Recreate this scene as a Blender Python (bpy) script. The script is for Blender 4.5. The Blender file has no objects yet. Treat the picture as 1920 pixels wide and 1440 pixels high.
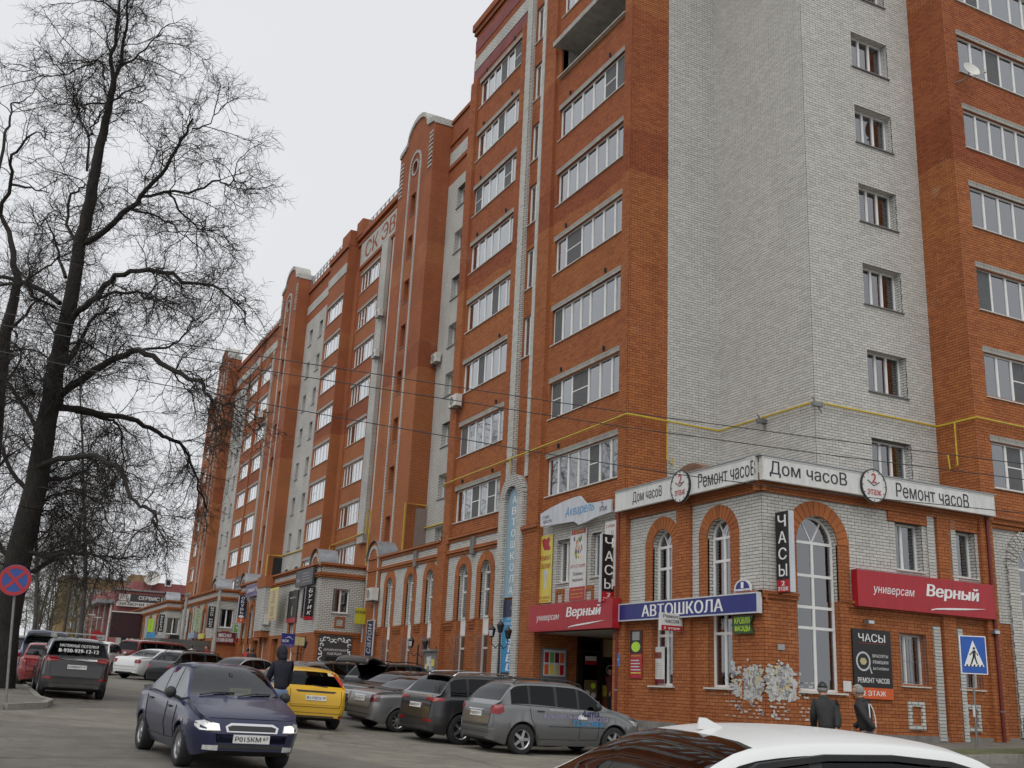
import bpy, bmesh, math, random
import numpy as np
from mathutils import Vector, Matrix, Euler
from mathutils.geometry import tessellate_polygon
from mathutils.bvhtree import BVHTree
random.seed(7)
R = math.radians
scene = bpy.context.scene
COL = scene.collection

# ------------------------------------------------------------------ camera (eye level is z = 0, the street lies below)
FPX, YAW, PITCH, ROLL = 1960.7, R(25.931), R(16.247), R(2.737)
_F = Vector((math.sin(YAW)*math.cos(PITCH), math.cos(YAW)*math.cos(PITCH), math.sin(PITCH)))
_R0 = Vector((math.cos(YAW), -math.sin(YAW), 0)); _U0 = _R0.cross(_F)
_R = _R0*math.cos(ROLL) + _U0*math.sin(ROLL); _U = _U0*math.cos(ROLL) - _R0*math.sin(ROLL)
cam = bpy.data.objects.new('camera', bpy.data.cameras.new('camera')); COL.objects.link(cam)
cam.matrix_world = Matrix(((_R.x, _U.x, -_F.x, 0), (_R.y, _U.y, -_F.y, 0), (_R.z, _U.z, -_F.z, 0), (0, 0, 0, 1)))
cam.data.sensor_width = 36; cam.data.lens = FPX/1920*36; cam.data.clip_start = .05; cam.data.clip_end = 3000
scene.camera = cam

# ------------------------------------------------------------------ overcast daylight
w = bpy.data.worlds.new('World'); scene.world = w; w.use_nodes = True
nt = w.node_tree; nt.nodes.clear()
out = nt.nodes.new('ShaderNodeOutputWorld'); bg = nt.nodes.new('ShaderNodeBackground')
sky = nt.nodes.new('ShaderNodeTexSky'); sky.sky_type = 'NISHITA'; sky.sun_disc = False
SUN_EL, SUN_AZ = R(52), R(222)          # azimuth clockwise from +Y
sky.sun_elevation = SUN_EL; sky.sun_rotation = SUN_AZ; sky.air_density = 1.0; sky.dust_density = 6.0
hsv = nt.nodes.new('ShaderNodeHueSaturation'); hsv.inputs['Saturation'].default_value = .12; hsv.inputs['Value'].default_value = 1.0
tc = nt.nodes.new('ShaderNodeTexCoord'); nz = nt.nodes.new('ShaderNodeTexNoise'); nz.inputs['Scale'].default_value = 1.6; nz.inputs['Detail'].default_value = 4
mr = nt.nodes.new('ShaderNodeMapRange'); mr.inputs['From Min'].default_value = .3; mr.inputs['From Max'].default_value = .7; mr.inputs['To Min'].default_value = 7.0; mr.inputs['To Max'].default_value = 7.9
cc = nt.nodes.new('ShaderNodeCombineColor'); mul = nt.nodes.new('ShaderNodeMixRGB'); mul.inputs[0].default_value = .9
tint = nt.nodes.new('ShaderNodeMixRGB'); tint.blend_type = 'MULTIPLY'; tint.inputs[0].default_value = 1; tint.inputs[2].default_value = (.985, 1, 1.035, 1)
L = nt.links.new
L(sky.outputs[0], hsv.inputs['Color']); L(tc.outputs['Generated'], nz.inputs['Vector']); L(nz.outputs['Fac'], mr.inputs['Value'])
for k in range(3): L(mr.outputs[0], cc.inputs[k])
L(hsv.outputs[0], mul.inputs[1]); L(cc.outputs[0], mul.inputs[2]); L(mul.outputs[0], tint.inputs[1]); L(tint.outputs[0], bg.inputs['Color'])
bg.inputs['Strength'].default_value = .11; L(bg.outputs[0], out.inputs[0])
sd = bpy.data.lights.new('sun', 'SUN'); sd.energy = 1.4; sd.angle = R(70); sd.color = (1, .985, .96)
sun = bpy.data.objects.new('sun', sd); COL.objects.link(sun)
_d = Vector((math.sin(SUN_AZ)*math.cos(SUN_EL), math.cos(SUN_AZ)*math.cos(SUN_EL), math.sin(SUN_EL)))
sun.rotation_euler = _d.to_track_quat('Z', 'Y').to_euler(); sun.location = (0, 0, 60)
vs = scene.view_settings; vs.view_transform = 'Standard'; vs.look = 'None'; vs.exposure = 0.0; vs.gamma = 1; vs.use_curve_mapping = False
scene.cycles.max_bounces = 6; scene.cycles.transparent_max_bounces = 12; scene.cycles.use_denoising = True

# ------------------------------------------------------------------ helpers
def ray(x, y): return _F + _R*((x-960)/FPX) + _U*((720-y)/FPX)
def onX(x, y, X): d = ray(x, y); return d*(X/d.x)
def onY(x, y, Y): d = ray(x, y); return d*(Y/d.y)
def at(x, y, depth): return ray(x, y)*depth          # depth metres along the optical axis
def zg(X, Y):                                           # the street rises away from the viewer
    z = -1.62 + .0245*min(Y, 70) + .02*max(0, Y-70) - .015*min(max(X, -5), 13) + .025*max(0, min(X, 40)-16)
    return z - .15*math.exp(-((X-12)**2/40 + (Y-24)**2/50))
def gnd(x, y):
    d = ray(x, y); t = 2.0
    while t < 260:
        q = d*t
        if q.z < zg(q.x, q.y): return q
        t += .02
    return d*t
def srgb(h):
    h = h.lstrip('#'); v = [int(h[i:i+2], 16)/255 for i in (0, 2, 4)]
    return tuple(c/12.92 if c <= .04045 else ((c+.055)/1.055)**2.4 for c in v)

MATS = {}
def nodes_of(name):
    m = bpy.data.materials.new(name); m.use_nodes = True; t = m.node_tree
    return m, t, t.nodes['Principled BSDF']
def mat(name, col, rough=.6, metal=0, var=.12, scale=6, bump=0, coat=0, spec=.5, emit=None, es=1, stretch=None):
    """plain material with a little procedural unevenness"""
    if name in MATS: return MATS[name]
    m, t, b = nodes_of(name)
    if isinstance(col, str): col = srgb(col)
    b.inputs['Roughness'].default_value = rough; b.inputs['Metallic'].default_value = metal
    b.inputs['Coat Weight'].default_value = coat; b.inputs['Coat Roughness'].default_value = .04; b.inputs['Specular IOR Level'].default_value = spec
    N = t.nodes.new; k = t.links.new
    tcn = N('ShaderNodeTexCoord'); n = N('ShaderNodeTexNoise'); n.inputs['Scale'].default_value = scale; n.inputs['Detail'].default_value = 5; n.inputs['Roughness'].default_value = .65
    if stretch:
        mp = N('ShaderNodeMapping'); mp.inputs['Scale'].default_value = stretch; k(tcn.outputs['Object'], mp.inputs[0]); k(mp.outputs[0], n.inputs['Vector'])
    else: k(tcn.outputs['Object'], n.inputs['Vector'])
    r = N('ShaderNodeValToRGB'); r.color_ramp.elements[0].position = .3; r.color_ramp.elements[1].position = .7
    r.color_ramp.elements[0].color = tuple(c*(1-var) for c in col)+(1,); r.color_ramp.elements[1].color = tuple(min(1, c*(1+var)) for c in col)+(1,)
    k(n.outputs['Fac'], r.inputs[0]); k(r.outputs[0], b.inputs['Base Color'])
    if bump:
        bp = N('ShaderNodeBump'); bp.inputs['Strength'].default_value = bump; bp.inputs['Distance'].default_value = .02; k(n.outputs['Fac'], bp.inputs['Height']); k(bp.outputs[0], b.inputs['Normal'])
    if emit: b.inputs['Emission Color'].default_value = tuple(emit)+(1,); b.inputs['Emission Strength'].default_value = es
    MATS[name] = m; return m

def brick_geo_mat(name, cols, zone=False, amp=(.9, 1.08)):
    """material for modelled bricks: each brick its own tone, batches of brick by height"""
    m, t, b = nodes_of(name); N = t.nodes.new; k = t.links.new
    g = N('ShaderNodeNewGeometry'); r = N('ShaderNodeValToRGB'); r.color_ramp.interpolation = 'LINEAR'
    el = r.color_ramp.elements
    while len(el) < len(cols): el.new(.5)
    for i, c in enumerate(cols): el[i].position = i/(len(cols)-1); el[i].color = tuple(c)+(1,)
    oi = N('ShaderNodeObjectInfo'); ra = N('ShaderNodeMath'); ra.operation = 'ADD'; rf = N('ShaderNodeMath'); rf.operation = 'FRACT'
    k(g.outputs['Random Per Island'], ra.inputs[0]); k(oi.outputs['Random'], ra.inputs[1]); k(ra.outputs[0], rf.inputs[0]); k(rf.outputs[0], r.inputs[0])
    n = N('ShaderNodeTexNoise'); n.inputs['Scale'].default_value = .55; n.inputs['Detail'].default_value = 6; n.inputs['Roughness'].default_value = .7
    k(g.outputs['Position'], n.inputs['Vector'])
    mr_ = N('ShaderNodeMapRange'); mr_.inputs['From Min'].default_value = .3; mr_.inputs['From Max'].default_value = .7; mr_.inputs['To Min'].default_value = amp[0]; mr_.inputs['To Max'].default_value = amp[1]
    k(n.outputs['Fac'], mr_.inputs['Value'])
    mx = N('ShaderNodeMixRGB'); mx.blend_type = 'MULTIPLY'; mx.inputs[0].default_value = 1
    k(r.outputs[0], mx.inputs[1]); k(mr_.outputs[0], mx.inputs[2]); last = streaks(t, g.outputs['Position'], mx.outputs[0], .5 if zone else .15)
    if zone: last = zone_tint(t, g.outputs['Position'], last)
    k(last, b.inputs['Base Color']); b.inputs['Roughness'].default_value = .78; b.inputs['Specular IOR Level'].default_value = .3
    MATS[name] = m; return m
def streaks(t, pos, col, amt=.5):
    """rain streaks and pale salt stains that run down the wall"""
    N = t.nodes.new; k = t.links.new
    mp = N('ShaderNodeMapping'); mp.inputs['Scale'].default_value = (2.2, 2.2, .09); k(pos, mp.inputs[0])
    n = N('ShaderNodeTexNoise'); n.inputs['Scale'].default_value = 1; n.inputs['Detail'].default_value = 5; n.inputs['Roughness'].default_value = .6; k(mp.outputs[0], n.inputs['Vector'])
    r = N('ShaderNodeValToRGB'); e = r.color_ramp.elements; e[0].position = .30; e[0].color = (.80, .79, .77, 1); e[1].position = .48; e[1].color = (1, 1, 1, 1); k(n.outputs['Fac'], r.inputs[0])
    m = N('ShaderNodeMixRGB'); m.blend_type = 'MULTIPLY'; m.inputs[0].default_value = amt; k(col, m.inputs[1]); k(r.outputs[0], m.inputs[2])
    n2 = N('ShaderNodeTexNoise'); n2.inputs['Scale'].default_value = .8; n2.inputs['Detail'].default_value = 8; n2.inputs['Roughness'].default_value = .75; k(pos, n2.inputs['Vector'])
    r2 = N('ShaderNodeValToRGB'); e = r2.color_ramp.elements; e[0].position = .60; e[0].color = (0, 0, 0, 1); e[1].position = .80; e[1].color = (.35, .35, .35, 1); k(n2.outputs['Fac'], r2.inputs[0])
    m2 = N('ShaderNodeMixRGB'); m2.inputs[2].default_value = (.46, .42, .36, 1); k(r2.outputs[0], m2.inputs[0]); k(m.outputs[0], m2.inputs[1])
    return m2.outputs[0]
def zone_tint(t, pos, col):
    N = t.nodes.new; k = t.links.new
    sp = N('ShaderNodeSeparateXYZ'); k(pos, sp.inputs[0])
    n2 = N('ShaderNodeTexNoise'); n2.inputs['Scale'].default_value = .25; k(pos, n2.inputs['Vector'])
    ma = N('ShaderNodeMath'); ma.operation = 'MULTIPLY_ADD'; ma.inputs[1].default_value = 1.1; k(n2.outputs['Fac'], ma.inputs[0]); k(sp.outputs['Z'], ma.inputs[2])
    mr2 = N('ShaderNodeMapRange'); mr2.inputs['From Min'].default_value = -2; mr2.inputs['From Max'].default_value = 38; k(ma.outputs[0], mr2.inputs['Value'])
    rp = N('ShaderNodeValToRGB'); rp.color_ramp.interpolation = 'CONSTANT'
    stops = [(0, (1.02, 1.0, .9)), (.33, (1, .98, .95)), (.425, (1.02, 1.03, .95)), (.515, (.80, .66, .68)), (.555, (.92, .83, .85)), (.68, (1.03, 1.06, 1.05)), (.715, (.93, .86, .88)), (.84, (.88, .78, .8))]
    el = rp.color_ramp.elements
    while len(el) < len(stops): el.new(.5)
    for i, (p, c) in enumerate(stops): el[i].position = p; el[i].color = c+(1,)
    k(mr2.outputs[0], rp.inputs[0])
    m2 = N('ShaderNodeMixRGB'); m2.blend_type = 'MULTIPLY'; m2.inputs[0].default_value = 1; k(col, m2.inputs[1]); k(rp.outputs[0], m2.inputs[2])
    return m2.outputs[0]
def brick_tex_mat(name, c1, c2, mortar, zone=False, bw=.26, bh=.092):
    m, t, b = nodes_of(name); N = t.nodes.new; k = t.links.new
    g = N('ShaderNodeNewGeometry'); sp = N('ShaderNodeSeparateXYZ'); k(g.outputs['Position'], sp.inputs[0])
    ad = N('ShaderNodeMath'); k(sp.outputs['X'], ad.inputs[0]); k(sp.outputs['Y'], ad.inputs[1])
    cb = N('ShaderNodeCombineXYZ'); k(ad.outputs[0], cb.inputs[0]); k(sp.outputs['Z'], cb.inputs[1])
    bt = N('ShaderNodeTexBrick'); k(cb.outputs[0], bt.inputs['Vector'])
    bt.inputs['Scale'].default_value = 1; bt.inputs['Brick Width'].default_value = bw; bt.inputs['Row Height'].default_value = bh; bt.inputs['Mortar Size'].default_value = .013
    bt.inputs['Mortar Smooth'].default_value = .2; bt.inputs['Color1'].default_value = tuple(c1)+(1,); bt.inputs['Color2'].default_value = tuple(c2)+(1,); bt.inputs['Mortar'].default_value = tuple(mortar)+(1,)
    n = N('ShaderNodeTexNoise'); n.inputs['Scale'].default_value = .6; n.inputs['Detail'].default_value = 6; k(g.outputs['Position'], n.inputs['Vector'])
    mr_ = N('ShaderNodeMapRange'); mr_.inputs['From Min'].default_value = .3; mr_.inputs['From Max'].default_value = .7; mr_.inputs['To Min'].default_value = .87; mr_.inputs['To Max'].default_value = 1.1; k(n.outputs['Fac'], mr_.inputs['Value'])
    mx = N('ShaderNodeMixRGB'); mx.blend_type = 'MULTIPLY'; mx.inputs[0].default_value = 1; k(bt.outputs['Color'], mx.inputs[1]); k(mr_.outputs[0], mx.inputs[2])
    last = streaks(t, g.outputs['Position'], mx.outputs[0], .5 if zone else .15)
    if zone: last = zone_tint(t, g.outputs['Position'], last)
    k(last, b.inputs['Base Color']); b.inputs['Roughness'].default_value = .8; b.inputs['Specular IOR Level'].default_value = .3
    bp = N('ShaderNodeBump'); bp.inputs['Strength'].default_value = .5; bp.inputs['Distance'].default_value = .01; bp.invert = True; k(bt.outputs['Fac'], bp.inputs['Height']); k(bp.outputs[0], b.inputs['Normal'])
    MATS[name] = m; return m
def glass_mat(name, tint, keep, rough=.02, ior=1.6, gain=1.25, add=.03):
    """thin pane: keep = share of light that passes"""
    m, t, b = nodes_of(name); t.nodes.remove(b); N = t.nodes.new; k = t.links.new
    o = t.nodes['Material Output']; tr = N('ShaderNodeBsdfTransparent'); tr.inputs[0].default_value = tuple(c*keep for c in tint)+(1,)
    gl = N('ShaderNodeBsdfGlossy'); gl.inputs['Roughness'].default_value = rough; gl.inputs['Color'].default_value = (.95, .97, 1, 1)
    fr = N('ShaderNodeFresnel'); fr.inputs['IOR'].default_value = ior; mx = N('ShaderNodeMixShader')
    ml = N('ShaderNodeMath'); ml.operation = 'MULTIPLY_ADD'; ml.inputs[1].default_value = gain; ml.inputs[2].default_value = add; ml.use_clamp = True
    k(fr.outputs[0], ml.inputs[0]); k(ml.outputs[0], mx.inputs[0]); k(tr.outputs[0], mx.inputs[1]); k(gl.outputs[0], mx.inputs[2]); k(mx.outputs[0], o.inputs[0])
    MATS[name] = m; return m

OR1, OR2, OR3 = (.335, .113, .042), (.385, .136, .05), (.285, .09, .037)
WH1, WH2, WH3 = (.505, .495, .46), (.56, .55, .515), (.46, .45, .415)
M_OR = brick_geo_mat('orange brick', [OR3, OR1, OR2, OR1], True)
M_WH = brick_geo_mat('white brick', [WH3, WH1, WH2, WH1], amp=(.95, 1.04))
M_ORT = brick_tex_mat('orange brickwork', OR1, OR2, (.17, .06, .03), True)
M_WHT = brick_tex_mat('white brickwork', WH1, WH2, (.13, .125, .115))
M_MORT = mat('orange wall mortar', (.12, .046, .024), .9, var=.25, scale=1.5)
M_MORTW = mat('grey wall mortar', (.085, .081, .071), .9, var=.3, scale=1.5)
M_CONC = mat('concrete', (.33, .32, .29), .85, var=.25, scale=2.5, bump=.2)
M_CONCD = mat('dark concrete', (.19, .18, .165), .9, var=.3, scale=2, bump=.2)
M_PVC = mat('white window plastic', (.72, .72, .70), .35, var=.06, scale=3)
M_GLASS = glass_mat('window glass', (.86, .92, .9), .72, .02, 1.5, 2.9, .09)
M_CARGLASS = glass_mat('car glass', (.75, .85, .82), .66, .02, 1.5, 1.25, .03)
M_TINT = glass_mat('tinted car glass', (.5, .52, .52), .14, .02, 1.38, 1.0, .0)
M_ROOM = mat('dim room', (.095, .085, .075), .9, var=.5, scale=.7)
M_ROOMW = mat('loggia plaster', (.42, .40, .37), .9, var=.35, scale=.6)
M_CURT = mat('net curtain', (.50, .49, .47), .9, var=.12, scale=9, stretch=(9, 9, .3))
M_CURT2 = mat('beige curtain', (.36, .29, .21), .9, var=.15, scale=9, stretch=(9, 9, .3))
M_BLIND = mat('green blind', (.42, .55, .33), .8, var=.08)
M_MESHN = mat('grey insect screen', (.095, .097, .10), .7, var=.15)
M_TIN = mat('zinc sheet', (.30, .32, .34), .45, .6, var=.2, scale=3)
M_PIPE = mat('yellow gas pipe paint', (.48, .34, .03), .5, var=.15, scale=4)
M_STEEL = mat('grey steel', (.22, .22, .22), .5, .5, var=.2, scale=8)
M_BLACK = mat('black iron', (.018, .018, .02), .5, var=.3)
M_PLASTW = mat('aged white plastic', (.55, .54, .50), .5, var=.12, scale=4)
M_DARKP = mat('black plastic', (.02, .02, .022), .55, var=.2, scale=10)

def link(o, parent=None):
    COL.objects.link(o)
    if parent is not None:
        o.parent = parent
        if parent.get('_world'): o.matrix_parent_inverse = Matrix.Translation(-Vector(parent.location))
    return o
def newmesh(name, V, F, smooth=False, fm=None):
    me = bpy.data.meshes.new(name); me.from_pydata(V, [], F)
    if smooth: me.polygons.foreach_set('use_smooth', [True]*len(me.polygons))
    if fm is not None: me.polygons.foreach_set('material_index', fm)
    me.update(); return me
def obj(name, me, m, parent=None, loc=None, rz=None):
    o = bpy.data.objects.new(name, me)
    if m is not None and not me.materials:
        for x in (m if isinstance(m, (list, tuple)) else [m]): me.materials.append(x)
    if loc is not None: o.location = loc
    if rz is not None: o.rotation_euler = (0, 0, rz)
    return link(o, parent)
LABELS = set()
def tag(o, label, cat, group=None):
    o['label'] = label; o['category'] = cat
    if group: o['group'] = group
    return o
def thing(name, label, cat, loc=(0, 0, 0), rz=0, group=None, world=False):
    o = bpy.data.objects.new(name, None); o.empty_display_size = .2; o.location = loc; o.rotation_euler = (0, 0, rz)
    if world: o['_world'] = 1
    COL.objects.link(o); return tag(o, label, cat, group)

class MB:
    """collects boxes, tubes, polygons; build() makes one mesh object"""
    def __init__(s): s.v = []; s.f = []
    def add(s, V, F):
        b = len(s.v); s.v += [tuple(p) for p in V]; s.f += [tuple(i+b for i in f) for f in F]; return s
    def box(s, x0, x1, y0, y1, z0, z1):
        return s.add([(x0, y0, z0), (x1, y0, z0), (x1, y1, z0), (x0, y1, z0), (x0, y0, z1), (x1, y0, z1), (x1, y1, z1), (x0, y1, z1)],
                     [(0, 3, 2, 1), (4, 5, 6, 7), (0, 1, 5, 4), (1, 2, 6, 5), (2, 3, 7, 6), (3, 0, 4, 7)])
    def tube(s, pts, r, n=8, caps=True):
        pts = [Vector(p) for p in pts]; rs = r if isinstance(r, (list, tuple)) else [r]*len(pts)
        V = []; ref = Vector((0, 0, 1)); prev = None
        for i, p in enumerate(pts):
            d = (pts[min(i+1, len(pts)-1)]-pts[max(i-1, 0)]); d = d.normalized() if d.length > 1e-9 else Vector((0, 0, 1))
            a = prev - d*prev.dot(d) if prev is not None else d.orthogonal()
            if a.length < 1e-6: a = d.orthogonal()
            a.normalize(); prev = a; b = d.cross(a)
            for j in range(n):
                t = 2*math.pi*j/n; V.append(p + (a*math.cos(t)+b*math.sin(t))*rs[i])
        F = [(i*n+j, i*n+(j+1) % n, (i+1)*n+(j+1) % n, (i+1)*n+j) for i in range(len(pts)-1) for j in range(n)]
        if caps: F += [tuple(range(n-1, -1, -1)), tuple(range((len(pts)-1)*n, len(pts)*n))]
        return s.add(V, F)
    def lathe(s, prof, n=24, axis='Z', c=(0, 0, 0)):
        V = []
        for (r, h) in prof:
            for j in range(n):
                t = 2*math.pi*j/n; a, b = r*math.cos(t), r*math.sin(t)
                V.append((c[0]+a, c[1]+b, c[2]+h) if axis == 'Z' else ((c[0]+a, c[1]+h, c[2]+b) if axis == 'Y' else (c[0]+h, c[1]+a, c[2]+b)))
        m = len(prof); F = [(i*n+j, i*n+(j+1) % n, (i+1)*n+(j+1) % n, (i+1)*n+j) for i in range(m-1) for j in range(n)]
        return s.add(V, F)
    def prism(s, poly, fn, d0, d1):
        """poly of 2d points -> solid between depths d0 and d1, fn(a,b,d) gives the point"""
        n = len(poly); V = [fn(a, b, d0) for a, b in poly]+[fn(a, b, d1) for a, b in poly]
        F = [(i, (i+1) % n, n+(i+1) % n, n+i) for i in range(n)]
        T = tessellate_polygon([[Vector((a, b, 0)) for a, b in poly]])
        F += [tuple(t) for t in T]+[tuple(i+n for i in t[::-1]) for t in T]
        return s.add(V, F)
    def build(s, name, m, parent=None, smooth=False, loc=None, rz=None):
        me = newmesh(name, s.v, s.f, smooth)
        if smooth: me.set_sharp_from_angle(angle=R(40))
        return obj(name, me, m, parent, loc, rz)

def copy_tree(o, parent=None):
    c = o.copy(); COL.objects.link(c); c.parent = parent
    for ch in o.children: copy_tree(ch, c)
    return c

_tc = {}
def _outline(body, shear):
    """directed edges of the letter outlines of a line of type"""
    cu = bpy.data.curves.new('t', 'FONT'); cu.body = body; cu.size = 1; cu.shear = shear; cu.extrude = 0; cu.resolution_u = 4; cu.align_x = 'LEFT'; cu.fill_mode = 'NONE'
    if 'sc' not in _tc: _tc['sc'] = bpy.data.scenes.new('lettering_workshop')
    sc = _tc['sc']; o = bpy.data.objects.new('t', cu); sc.collection.objects.link(o)
    vl = sc.view_layers[0]; vl.update(); dg = vl.depsgraph
    me = bpy.data.meshes.new_from_object(o.evaluated_get(dg)); bpy.data.objects.remove(o); bpy.data.curves.remove(cu)
    V_ = [(v.co.x, v.co.y) for v in me.vertices]; E_ = []
    for e in me.edges:
        i, j = sorted(e.vertices); E_.append((V_[i], V_[j]) if j-i == 1 else (V_[j], V_[i]))
    bpy.data.meshes.remove(me); return E_
def text_mesh(s, bold=0.0, shear=0.0):
    """a line of lettering as flat strips in a unit box; strokes that overlap inside a letter are merged"""
    k = (s, bold, shear)
    if k in _tc: return _tc[k]
    E_ = _outline(s, shear); A = np.array(E_).reshape(-1, 2); lo, hi = A.min(0), A.max(0); lo[0] -= bold*.8; hi[0] += bold*.8
    rows = 44; dy = (hi[1]-lo[1])/rows; VV = []; FF = []; sx = max(hi[0]-lo[0], 1e-6); sy = max(hi[1]-lo[1], 1e-6)
    cr = [[] for _ in range(rows)]
    for (x0, y0), (x1, y1) in E_:
        if y0 == y1: continue
        r0 = max(0, int((min(y0, y1)-lo[1])/dy-.5)); r1 = min(rows-1, int((max(y0, y1)-lo[1])/dy+.5))
        for r in range(r0, r1+1):
            y = lo[1]+(r+.5)*dy
            if (y0 <= y) != (y1 <= y): cr[r].append((x0+(x1-x0)*(y-y0)/(y1-y0), 1 if y1 > y0 else -1))
    for r in range(rows):
        w_ = 0; mg = []
        for x, d in sorted(cr[r]):
            if w_ == 0: st = x
            w_ += d
            if w_ == 0:
                a_, b_ = st-bold*.8, x+bold*.8
                if mg and a_ <= mg[-1][1]+1e-4: mg[-1][1] = max(mg[-1][1], b_)
                else: mg.append([a_, b_])
        z0, z1 = r/rows-.5, (r+1)/rows-.5
        for a_, b_ in mg:
            i = len(VV); u0, u1 = (a_-lo[0])/sx-.5, (b_-lo[0])/sx-.5
            VV += [(u0, 0, z0), (u1, 0, z0), (u1, 0, z1), (u0, 0, z1)]; FF.append((i, i+1, i+2, i+3))
    me = bpy.data.meshes.new('lettering'); me.from_pydata(VV, [], FF); me.update()
    _tc[k] = (me, sx/sy); return _tc[k]
def lettering(parent, s, cx, cz, wd, h, m, y=-.006, bold=0, shear=0, name='lettering', rot=0):
    """a line of letters in the plane of a sign, box wd x h centred at (cx, cz), in front of y"""
    me0, asp = text_mesh(s, bold, shear)
    me = me0.copy(); me.materials.append(m)
    o = bpy.data.objects.new(name, me); o.scale = (wd if wd else h*asp, 1, h); o.location = (cx, y, cz); o.rotation_euler = (0, rot, 0)
    return link(o, parent)
# ------------------------------------------------------------------ walls, bricks, windows
class FX:                                     # wall in a plane X = const, seen from smaller X; u runs along Y
    def __init__(s, X): s.X = X; s.rz = -math.pi/2
    def p(s, u, z, n=0): return (s.X-n, u, z)
    def loc(s, u0, u1, z, n=0): return (s.X-n, u1, z)
class FY:                                     # wall in a plane Y = const, seen from smaller Y; u runs along X
    def __init__(s, Y): s.Y = Y; s.rz = 0
    def p(s, u, z, n=0): return (u, s.Y-n, z)
    def loc(s, u0, u1, z, n=0): return (u0, s.Y-n, z)
def rect(u0, u1, z0, z1): return [(u0, z0), (u1, z0), (u1, z1), (u0, z1)]
def arch(c, hw, z0, zs, n=14): return [(c-hw, z0), (c+hw, z0)]+[(c+hw*math.cos(math.pi*i/n), zs+hw*math.sin(math.pi*i/n)) for i in range(n+1)]
def cross(poly, z):
    xs = []
    for (a, b), (c, d) in zip(poly, poly[1:]+poly[:1]):
        if (b <= z) != (d <= z): xs.append(a+(c-a)*(z-b)/(d-b))
    xs.sort(); return list(zip(xs[::2], xs[1::2]))
def spans(outer, holes, z):
    iv = cross(outer, z)
    for h in holes:
        for (a, b) in cross(h, z):
            nv = []
            for (c, d) in iv:
                if b <= c or a >= d: nv.append((c, d)); continue
                if a > c: nv.append((c, a))
                if b < d: nv.append((b, d))
            iv = nv
    return iv
CH, BW, JT = .092, .26, .0145
def lay(outer, holes, step=CH):
    zs = [q[1] for q in outer]; z = math.floor(min(zs)/step)*step; res = []
    k = int(round(z/step))
    while z < max(zs):
        za, zb = max(z, min(zs))+JT/2, min(z+step, max(zs))-JT/2
        if zb-za > .02:
            for (a, b) in spans(outer, holes, (za+zb)/2):
                B_ = BW/2 if (k % 6 == 0 and step == CH) else BW; off = (k % 2)*BW/2; i = math.floor((a-off)/B_)
                while True:
                    u0, u1 = max(a, off+i*B_)+JT/2, min(b, off+(i+1)*B_)-JT/2
                    if off+i*B_ >= b: break
                    if u1-u0 > .02: res.append((u0, u1, za, zb))
                    i += 1
        z += step; k += 1
    return res
class Bricks:
    def __init__(s): s.items = []
    def field(s, fr, outer, holes=(), n=0, step=CH): s.items += [(fr, b, n) for b in lay(outer, list(holes), step)]
    def build(s, name, m, parent, singles=0):
        items = s.items
        if singles:                                     # the largest in view become bricks of their own
            full = [it for it in items if abs(it[1][1]-it[1][0]-(BW-JT)) < 1e-4 and abs(it[1][3]-it[1][2]-(CH-JT)) < 1e-4]
            full.sort(key=lambda it: Vector(it[0].p(it[1][0], it[1][2], it[2])).length)
            pick = full[:singles]; ids = set(id(x) for x in pick)
            items = [it for it in items if id(it) not in ids]
            me = MB().box(0, BW-JT, -.014, .03, 0, CH-JT).build('brick', m, None); bpy_me = me.data; bpy.data.objects.remove(me)
            for fr, b, n in pick: obj('brick', bpy_me, None, parent, fr.loc(b[0], b[1], b[2], n), fr.rz)
        V = []; F = []
        for fr, (u0, u1, z0, z1), n in items:
            i = len(V); h = n+.011+random.random()*.006
            V += [fr.p(u0, z0, n-.01), fr.p(u1, z0, n-.01), fr.p(u1, z1, n-.01), fr.p(u0, z1, n-.01), fr.p(u0, z0, h), fr.p(u1, z0, h), fr.p(u1, z1, h), fr.p(u0, z1, h)]
            F += [(i+4, i+5, i+6, i+7), (i, i+1, i+5, i+4), (i+1, i+2, i+6, i+5), (i+2, i+3, i+7, i+6), (i+3, i, i+4, i+7)]
        o = obj(name, newmesh(name, V, F), m, parent); o['kind'] = 'stuff'; return o
def sheet(mb, fr, outer, holes=(), n=0.0, depth=.3):
    loops = [[Vector((a, b, 0)) for a, b in l] for l in [outer]+list(holes)]
    flat = [p for l in loops for p in l]
    mb.add([fr.p(q.x, q.y, n) for q in flat], [tuple(t) for t in tessellate_polygon(loops)])
    for h in holes:
        k = len(h); z_ = [q[1] for q in outer]; e_ = lambda a, b: abs(a[1]-b[1]) < 1e-6 and (abs(a[1]-min(z_)) < 1e-6 or abs(a[1]-max(z_)) < 1e-6)
        mb.add([fr.p(a, b, n) for a, b in h]+[fr.p(a, b, n-depth) for a, b in h], [(i, (i+1) % k, k+(i+1) % k, k+i) for i in range(k) if not e_(h[i], h[(i+1) % k])])
def slab(mb, fr, u0, u1, z0, z1, n0, n1):
    V = [fr.p(u, z, n) for n in (n0, n1) for (u, z) in rect(u0, u1, z0, z1)]
    mb.add(V, [(0, 1, 2, 3), (4, 7, 6, 5), (0, 4, 5, 1), (1, 5, 6, 2), (2, 6, 7, 3), (3, 7, 4, 0)])
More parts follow.
